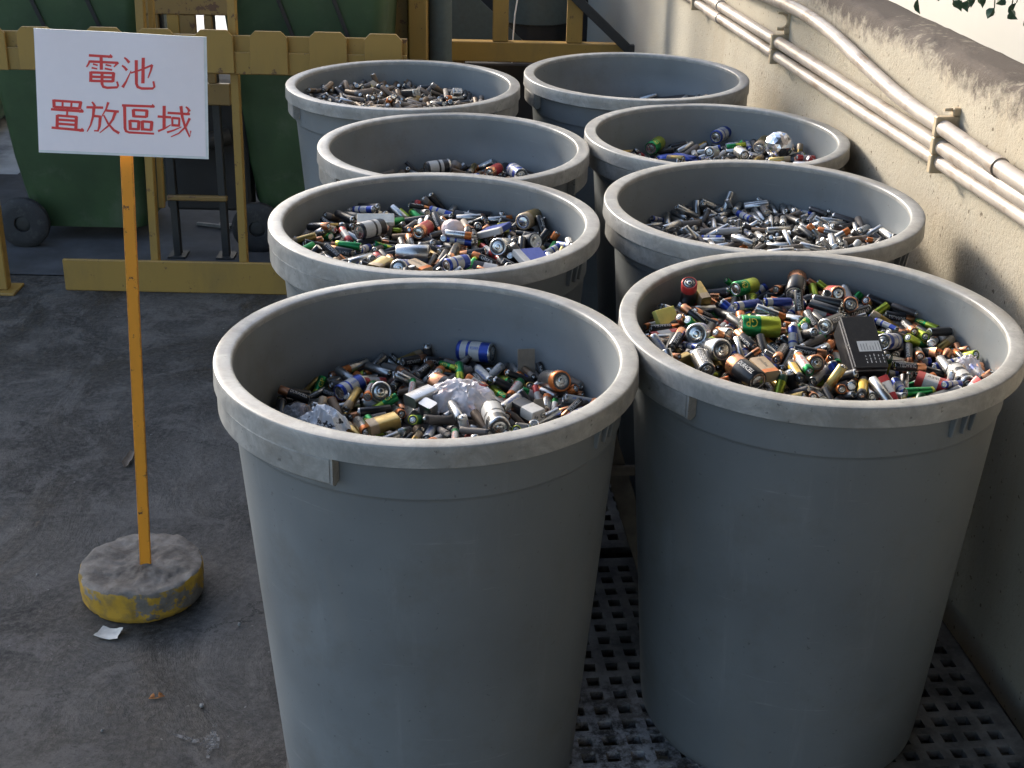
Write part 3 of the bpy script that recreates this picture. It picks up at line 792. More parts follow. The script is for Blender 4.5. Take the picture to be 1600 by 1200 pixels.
def rib_mesh():
    b = bmesh.new()
    for a in (R(-33.5), R(-29.0), R(-25.5)):
        c, s = math.cos(a), math.sin(a)
        vs = add_box(b, (0.2815, -0.002, -0.072), (0.2955, 0.002, -0.0318), 0.001)
        for v in vs:
            if v.co.z < -0.06 and v.co.x > 0.285: v.co.x -= 0.006
            v.co = Vector((v.co.x * c - v.co.y * s, v.co.x * s + v.co.y * c, v.co.z))
    return mesh_from('bin_rib', b)
RIBS = rib_mesh(); RIBS.materials.append(M['bin'])
BIN_ROOT = {}
BIN_MAT = {}
for i, (n, (x, y, zr, turn, tilt)) in enumerate(BINS.items()):
    H = zr - BIN_BASE
    rot = Matrix.Rotation(R(-0.4 if n == 'FR' else 0), 3, 'Y') @ Matrix.Rotation(R(tilt), 3, 'X')
    base = Vector((x, y, zr)) - rot @ Vector((0, 0, H))
    root = thing('battery_bin', BIN_LABEL[n], 'bin', base, 0, 'grey battery collection bins')
    root.rotation_euler = (rot @ Matrix.Rotation(R(turn), 3, 'Z')).to_euler()
    body, rimm = bin_meshes(H, 40 + i)
    for nm, me, mt in (('body', body, M['bin']), ('rim', rimm, M['rim'])):
        o = obj(nm, me, root, mt); o.location = (0, 0, H)
    for k in range(2):
        o = obj('handle', HANDLE, root); o.location = (0, 0, H); o.rotation_euler = (0, 0, math.pi * k)
        o = obj('rib', RIBS, root); o.location = (0, 0, H); o.rotation_euler = (0, 0, math.pi * k)
    BIN_ROOT[n] = root
    BIN_MAT[n] = Matrix.Translation((x, y, zr)) @ rot.to_4x4()

# ================================================================== the sign
sign = thing('sign', 'white paper sign with red characters on an orange post in a concrete base', 'sign', (-0.745, 2.44, 0))
b = bmesh.new()
NB = 110
prof = [(0.0005, 0.0), (0.085, 0.0), (0.114, 0.002), (0.120, 0.010)] + [(0.1225 + 0.0004 * k, 0.014 + 0.0068 * k) for k in range(7)] + [(0.1245, 0.0610), (0.1225, 0.0655), (0.118, 0.0675)] + [(0.118 - 0.0056 * k, 0.0685) for k in range(1, 21)] + [(0.0005, 0.0685)]
lathe(b, prof, NB)
for v in b.verts:
    p = v.co.copy()
    rr = math.hypot(p.x, p.y); an = math.atan2(p.y, p.x)
    n1 = noise.fractal(p * 22 + Vector((3, 1, 0)), 0.8, 2, 6)
    n2 = noise.fractal(p * 70 + Vector((0, 5, 0)), 0.9, 2, 4)
    if p.z > 0.0 and rr > 0.08:
        k = 1 + 0.018 * n1 + 0.008 * n2 + 0.030 * noise.noise(Vector((p.x * 9, p.y * 9, 0.3)))
        bite = max(0.0, noise.noise(Vector((math.cos(an) * 3.1, math.sin(an) * 3.1, p.z * 22))) - 0.32) * 0.16
        k -= bite
        v.co.x *= k; v.co.y *= k
    if p.z > 0.05:
        v.co.z += 0.0045 * n1 + 0.0016 * n2 - 0.020 * max(0, noise.noise(Vector((p.x * 11, p.y * 11, 5))) - 0.22) * (rr / 0.12)
for v in b.verts: v.co.z *= 1.08
b2 = mesh_from('sign_base', b, 38)
part('concrete_base', b2, sign, M['concrete_base'])
b = bmesh.new(); add_bar(b, (0.008, -0.004, 0.05), (0.0525, 0.012, 1.06), 0.0225, 0.006, 0.001, up=Vector((0, 1, 0)))
part('post', mesh_from('sign_post', b), sign, M['post_yellow'])

# placard plane: corners found at y = 2.44, faces the camera, leaning with the post
P_TL, P_TR, P_BR, P_BL = (Vector(q) for q in ((-0.8306, 2.430, 1.1440), (-0.5358, 2.430, 1.1350), (-0.5468, 2.427, 0.9207), (-0.8476, 2.427, 0.9267)))
org = Vector((-0.745, 2.44, 0))
def plc(u, v, out=0.0):
    p = P_TL.lerp(P_TR, u).lerp(P_BL.lerp(P_BR, u), v)
    bow = 0.004 * math.sin(math.pi * u) * (1 - v) + 0.003 * (1 - v) ** 3 * math.cos(2.2 * math.pi * u)
    return p + Vector((0, -bow - out, 0.0)) - org
def sheet_mesh(name, u0, u1, v0, v1, out, th):
    b = bmesh.new(); NU, NV = 24, 16
    g = [[b.verts.new(plc(u0 + (u1 - u0) * i / NU, v0 + (v1 - v0) * j / NV, out)) for j in range(NV + 1)] for i in range(NU + 1)]
    h = [[b.verts.new(g[i][j].co + Vector((0, th, 0))) for j in range(NV + 1)] for i in range(NU + 1)]
    for i in range(NU):
        for j in range(NV):
            b.faces.new((g[i][j], g[i][j + 1], g[i + 1][j + 1], g[i + 1][j])); b.faces.new((h[i][j], h[i + 1][j], h[i + 1][j + 1], h[i][j + 1]))
    for i in range(NU):
        b.faces.new((g[i][0], g[i + 1][0], h[i + 1][0], h[i][0])); b.faces.new((g[i][NV], h[i][NV], h[i + 1][NV], g[i + 1][NV]))
    for j in range(NV):
        b.faces.new((g[0][j], h[0][j], h[0][j + 1], g[0][j + 1])); b.faces.new((g[NU][j], g[NU][j + 1], h[NU][j + 1], h[NU][j]))
    return mesh_from(name, b, 60)
back = part('laminate_backing', sheet_mesh('laminate_backing', 0.0, 1.0, 0.0, 1.0, 0.0, 0.0012), sign, M['laminate'])
paper = part('paper', sheet_mesh('paper_sheet', 0.003, 0.984, 0.006, 0.978, 0.0006, 0.0004), sign, M['paper'])
# characters as brush strokes (zoomed-photo units of the placard: corners (275,205) (1625,280) (1640,1230) (325,1165))
Q = ((275, 205), (1625, 280), (1640, 1230), (325, 1165))
def to_uv(px, py):
    u = v = 0.5
    for _ in range(12):
        def f(u, v):
            ax, ay = Q[0][0] + (Q[1][0] - Q[0][0]) * u, Q[0][1] + (Q[1][1] - Q[0][1]) * u
            bx, by = Q[3][0] + (Q[2][0] - Q[3][0]) * u, Q[3][1] + (Q[2][1] - Q[3][1]) * u
            return ax + (bx - ax) * v - px, ay + (by - ay) * v - py
        x, y = f(u, v); e = 1e-4
        xu, yu = f(u + e, v); xv, yv = f(u, v + e)
        a, c, bb, d = (xu - x) / e, (yu - y) / e, (xv - x) / e, (yv - y) / e
        det = a * d - bb * c
        u -= (x * d - bb * y) / det; v -= (a * y - c * x) / det
    return u, v
HV, HH, DOT = 12.5, 9.6, 8.5
CH = {
'dian': [([(708, 412), (890, 424)], HH, HH, 1), ([(716, 452), (705, 478), (690, 500)], 9, 6, 0), ([(714, 458), (932, 470)], HH, HH, 0), ([(938, 466), (922, 482), (903, 502)], 10, 5, 0), ([(803, 418), (806, 522)], HV, HV, 0),
    ([(740, 478), (778, 488)], 7, 6, 0), ([(730, 506), (774, 514)], 7, 6, 0), ([(838, 484), (884, 494)], 7, 6, 0), ([(832, 512), (890, 524)], 7, 7, 0),
    ([(725, 534), (724, 614)], HV, HV, 0), ([(724, 541), (908, 549)], HH, HH, 0), ([(902, 545), (896, 616)], HV, HV, 0), ([(726, 574), (898, 581)], HH, HH, 0), ([(726, 606), (897, 611)], HH, HH, 0),
    ([(812, 541), (812, 630), (822, 652), (852, 660), (930, 657), (938, 645), (928, 612)], HV, 7, 0)],
'chi': [([(984, 430), (1004, 446), (1024, 470)], 6, 11, 0), ([(966, 490), (986, 504), (1006, 528)], 6, 11, 0), ([(972, 658), (1000, 612), (1038, 530)], 12, 3, 0),
    ([(1036, 548), (1120, 522), (1205, 487)], 6, 8, 0), ([(1202, 486), (1192, 530), (1170, 588)], 10, 5, 0), ([(1133, 432), (1130, 628)], HV, HV + 1, 0),
    ([(1078, 450), (1080, 630), (1090, 655), (1120, 667), (1205, 668), (1220, 656), (1212, 612)], HV, 8, 0)],
'zhi': [([(437, 748), (441, 812)], HV, HV, 0), ([(437, 756), (655, 772)], HH, HH, 0), ([(648, 768), (637, 824)], HV, HV, 0), ([(506, 762), (506, 812)], 8, 8, 0), ([(576, 767), (573, 816)], 8, 8, 0), ([(441, 806), (638, 819)], HH, HH, 0),
    ([(416, 824), (668, 842)], HH, HH + 1, 1), ([(545, 816), (541, 872)], 8, 8, 0), ([(466, 868), (465, 972)], HV, HV, 0), ([(466, 873), (620, 886)], HH, HH, 0), ([(614, 882), (611, 980)], HV, HV, 0),
    ([(466, 905), (612, 916)], HH, HH, 0), ([(466, 937), (611, 948)], HH, HH, 0), ([(422, 968), (672, 992)], HH, HH + 1, 1)],
'fang': [([(734, 768), (746, 782), (758, 804)], 6, 10, 0), ([(692, 810), (822, 814)], HH, HH, 0), ([(750, 816), (744, 880), (725, 950), (698, 1002)], HV, 4, 0), ([(745, 878), (804, 884)], HH, HH, 0), ([(800, 880), (794, 960), (782, 996), (752, 994)], HV, 6, 0),
    ([(862, 772), (845, 825), (812, 882)], 10, 4, 0), ([(845, 836), (944, 846)], HH, HH, 0), ([(918, 846), (898, 905), (860, 960), (796, 1012)], HV, 4, 0), ([(826, 872), (862, 940), (905, 990), (948, 1016)], 6, 11, 0)],
'qu': [([(968, 797), (1220, 808)], HH, HH, 1), ([(988, 800), (992, 975), (1000, 1000), (1025, 1010), (1218, 1022)], HV, 8, 0), ([(1056, 828), (1060, 890)], HV, HV, 0), ([(1056, 833), (1168, 840)], HH, HH, 0), ([(1163, 837), (1158, 892)], HV, HV, 0), ([(1058, 883), (1160, 889)], HH, HH, 0),
    ([(1030, 913), (1034, 990)], HV, HV, 0), ([(1030, 918), (1104, 924)], HH, HH, 0), ([(1100, 920), (1096, 992)], HV, HV, 0), ([(1034, 982), (1098, 986)], HH, HH, 0),
    ([(1126, 918), (1128, 996)], HV, HV, 0), ([(1126, 923), (1206, 930)], HH, HH, 0), ([(1201, 926), (1194, 998)], HV, HV, 0), ([(1128, 986), (1196, 992)], HH, HH, 0)],
'yu': [([(1245, 886), (1350, 894)], HH, HH, 0), ([(1296, 803), (1295, 985)], HV, HV, 0), ([(1248, 1002), (1300, 982), (1348, 952)], 9, 4, 0), ([(1322, 858), (1494, 870)], HH, HH, 1), ([(1426, 806), (1436, 890), (1458, 970), (1494, 1050), (1502, 1000)], HV, 5, 0),
    ([(1358, 893), (1360, 965)], 8, 8, 0), ([(1358, 898), (1418, 904)], HH, HH, 0), ([(1414, 900), (1410, 968)], 8, 8, 0), ([(1360, 956), (1412, 960)], HH, HH, 0), ([(1318, 1012), (1370, 996), (1430, 970)], 9, 4, 0), ([(1494, 902), (1462, 970), (1410, 1020), (1348, 1048)], 10, 4, 0), ([(1464, 812), (1480, 826), (1494, 850)], 6, 11, 0)]}
for key, strokes in CH.items():
    b = bmesh.new()
    lay = 0
    for pts, w0, w1, serif in strokes:
        lay += 1
        n = len(pts); L, Rr = [], []
        for i, (x, y) in enumerate(pts):
            x0, y0 = pts[max(0, i - 1)]; x1, y1 = pts[min(n - 1, i + 1)]
            dx, dy = x1 - x0, y1 - y0; l = math.hypot(dx, dy); nx, ny = -dy / l, dx / l
            w = w0 + (w1 - w0) * i / (n - 1)
            L.append((x + nx * w, y + ny * w)); Rr.append((x - nx * w, y - ny * w))
        z = 0.0010 + lay * 0.00001
        vl = [b.verts.new(plc(*to_uv(*p), z)) for p in L]; vr = [b.verts.new(plc(*to_uv(*p), z)) for p in Rr]
        for i in range(n - 1): b.faces.new((vl[i], vl[i + 1], vr[i + 1], vr[i]))
        if serif:
            x, y = pts[-1]
            b.faces.new([b.verts.new(plc(*to_uv(*p), z + 0.000005)) for p in ((x - 34, y + w1), (x - 14, y - w1 - 12), (x + 4, y - 2), (x, y + w1))])
    obj('character', mesh_from('character_' + key, b), paper, M['red_ink'])

# ------------------------------------------------------------------ litter on the ground
def scrap(name, label, cat, loc, size, seed, mat, thick=0.0012, curl=0.008):
    rr = random.Random(seed); b = bmesh.new(); n = 6
    g = []
    for i in range(n + 1):
        row = []
        for j in range(n + 1):
            u, v = i / n - 0.5, j / n - 0.5
            z = 0.002 + curl * (u * u * 3 + 0.5 * max(0, u * v * 4)) + 0.003 * (noise.noise(Vector((u * 4 + seed, v * 4, 0))) + 0.6)
            row.append(b.verts.new((u * size[0] * (1 + 0.15 * noise.noise(Vector((v * 3, seed, 1)))), v * size[1] * (1 + 0.2 * noise.noise(Vector((u * 3, seed, 4)))), z)))
        g.append(row)
    for i in range(n):
        for j in range(n): b.faces.new((g[i][j], g[i + 1][j], g[i + 1][j + 1], g[i][j + 1]))
    r = bmesh.ops.extrude_face_region(b, geom=b.faces[:])
    for v in [e for e in r['geom'] if isinstance(e, bmesh.types.BMVert)]: v.co.z += thick
    o = obj(name, mesh_from(name, b, 50), None, mat); o.location = loc; o.rotation_euler = (0, 0, rr.uniform(-0.3, 0.3))
    return tag(o, label, cat)
scrap('paper_scrap', 'curled white paper scrap on the dark floor below the sign base', 'scrap', (-0.776, 2.288, 0), (0.044, 0.035), 3, M['scrap'], curl=0.005)
sprig = thing('dry_sprig', 'small dry orange leaf sprig on the bare dark floor', 'leaf', (-0.637, 2.092, 0), 0.3)
for sx in (-1, 1):
    b = bmesh.new()
    for k in range(5):
        a = R(90 + sx * (10 + 20 * k)); base = Vector((sx * (0.004 + 0.0022 * k), 0.0006 * k, 0.003))
        tip = base + Vector((0.010 * math.cos(a) + sx * 0.004, 0.010 * math.sin(a), 0.004 + 0.001 * k)); m_ = (base + tip) / 2
        s_ = Vector((-(tip - base).y, (tip - base).x, 0)).normalized() * 0.0025
        q = [b.verts.new(p) for p in (base, m_ + s_, tip, m_ - s_ + Vector((0, 0, 0.001)))]
        b.faces.new(q)
    obj('leaf', mesh_from('sprig_leaf', b), sprig, M['dry'])
b = bmesh.new(); add_tube(b, [(-0.014, 0.002, 0.003), (0, 0, 0.002), (0.014, 0.002, 0.003)], 0.001, 6); obj('twig', mesh_from('sprig_twig', b), sprig, M['dry'])
tw = scrap('bark_scrap', 'small pale bark scrap lying on the floor beside the orange post', 'scrap', (-0.925, 3.021, 0), (0.018, 0.075), 9, M['wood'], curl=0.01)
rp = random.Random(4)
for k, (x, y) in enumerate(((-0.71, 1.995), (-0.55, 2.07), (-0.53, 2.33), (-0.985, 2.50), (-0.93, 2.08))):
    b = bmesh.new(); bmesh.ops.create_icosphere(b, subdivisions=1, radius=1)
    sx, sy, sz = (rp.uniform(0.0025, 0.0055) for _ in range(3))
    for v in b.verts: v.co = Vector((v.co.x * sx, v.co.y * sy, v.co.z * sz + sz * 0.9)) * rp.uniform(0.85, 1.1)
    o = obj('pebble', mesh_from('pebble', b), None, M['stain']); o.location = (x, y, 0)
    tag(o, ('tiny pale stone near the lower floor edge below the sprig', 'small stone on the floor beside the front sign-side bin', 'dark grit lump lying by the foot of the front sign-side bin', 'small stone beside the sign base, towards the open floor', 'tiny stone on the open floor away from the bins')[k], 'stone', 'stones on the dark floor')
# smeared pale paint mark and spilt powder, thin sheets on the floor
def smear(name, label, pts, z, seed, mat):
    b = bmesh.new()
    vs = [b.verts.new((x + 0.004 * noise.noise(Vector((x * 40, y * 40, seed))), y + 0.004 * noise.noise(Vector((y * 40, x * 40, seed))), z)) for x, y in pts]
    b.faces.new(vs)
    tag(obj(name, mesh_from(name, b), None, mat), label, 'stain', kind='structure')
smear('paint_mark', 'worn pale T-shaped paint smear on the dark floor', [(-0.520, 2.02), (-0.512, 2.02), (-0.509, 1.99), (-0.500, 1.985), (-0.497, 1.955), (-0.506, 1.95), (-0.507, 1.925), (-0.513, 1.925), (-0.516, 1.953), (-0.54, 1.965), (-0.585, 1.985), (-0.585, 1.992), (-0.54, 1.975), (-0.520, 1.985)], 0.004, 2, M['smear'])
board = thing('wooden_board', 'old grey wooden board standing in the gap between the front bins', 'board', (0.10, 2.44, BIN_BASE), 0)
b = bmesh.new(); add_bar(b, (0.185, 0.0, 0.004), (0.055, 0.012, 0.40), 0.040, 0.012, 0.0015, up=Vector((0, 1, 0))); obj('plank', mesh_from('board_plank', b), board, M['wood'])
b = bmesh.new(); add_bar(b, (0.02, -0.012, 0.24), (0.16, -0.012, 0.245), 0.020, 0.010, 0.0015, up=Vector((0, 1, 0))); obj('crosspiece', mesh_from('board_cross', b), board, M['wood'])

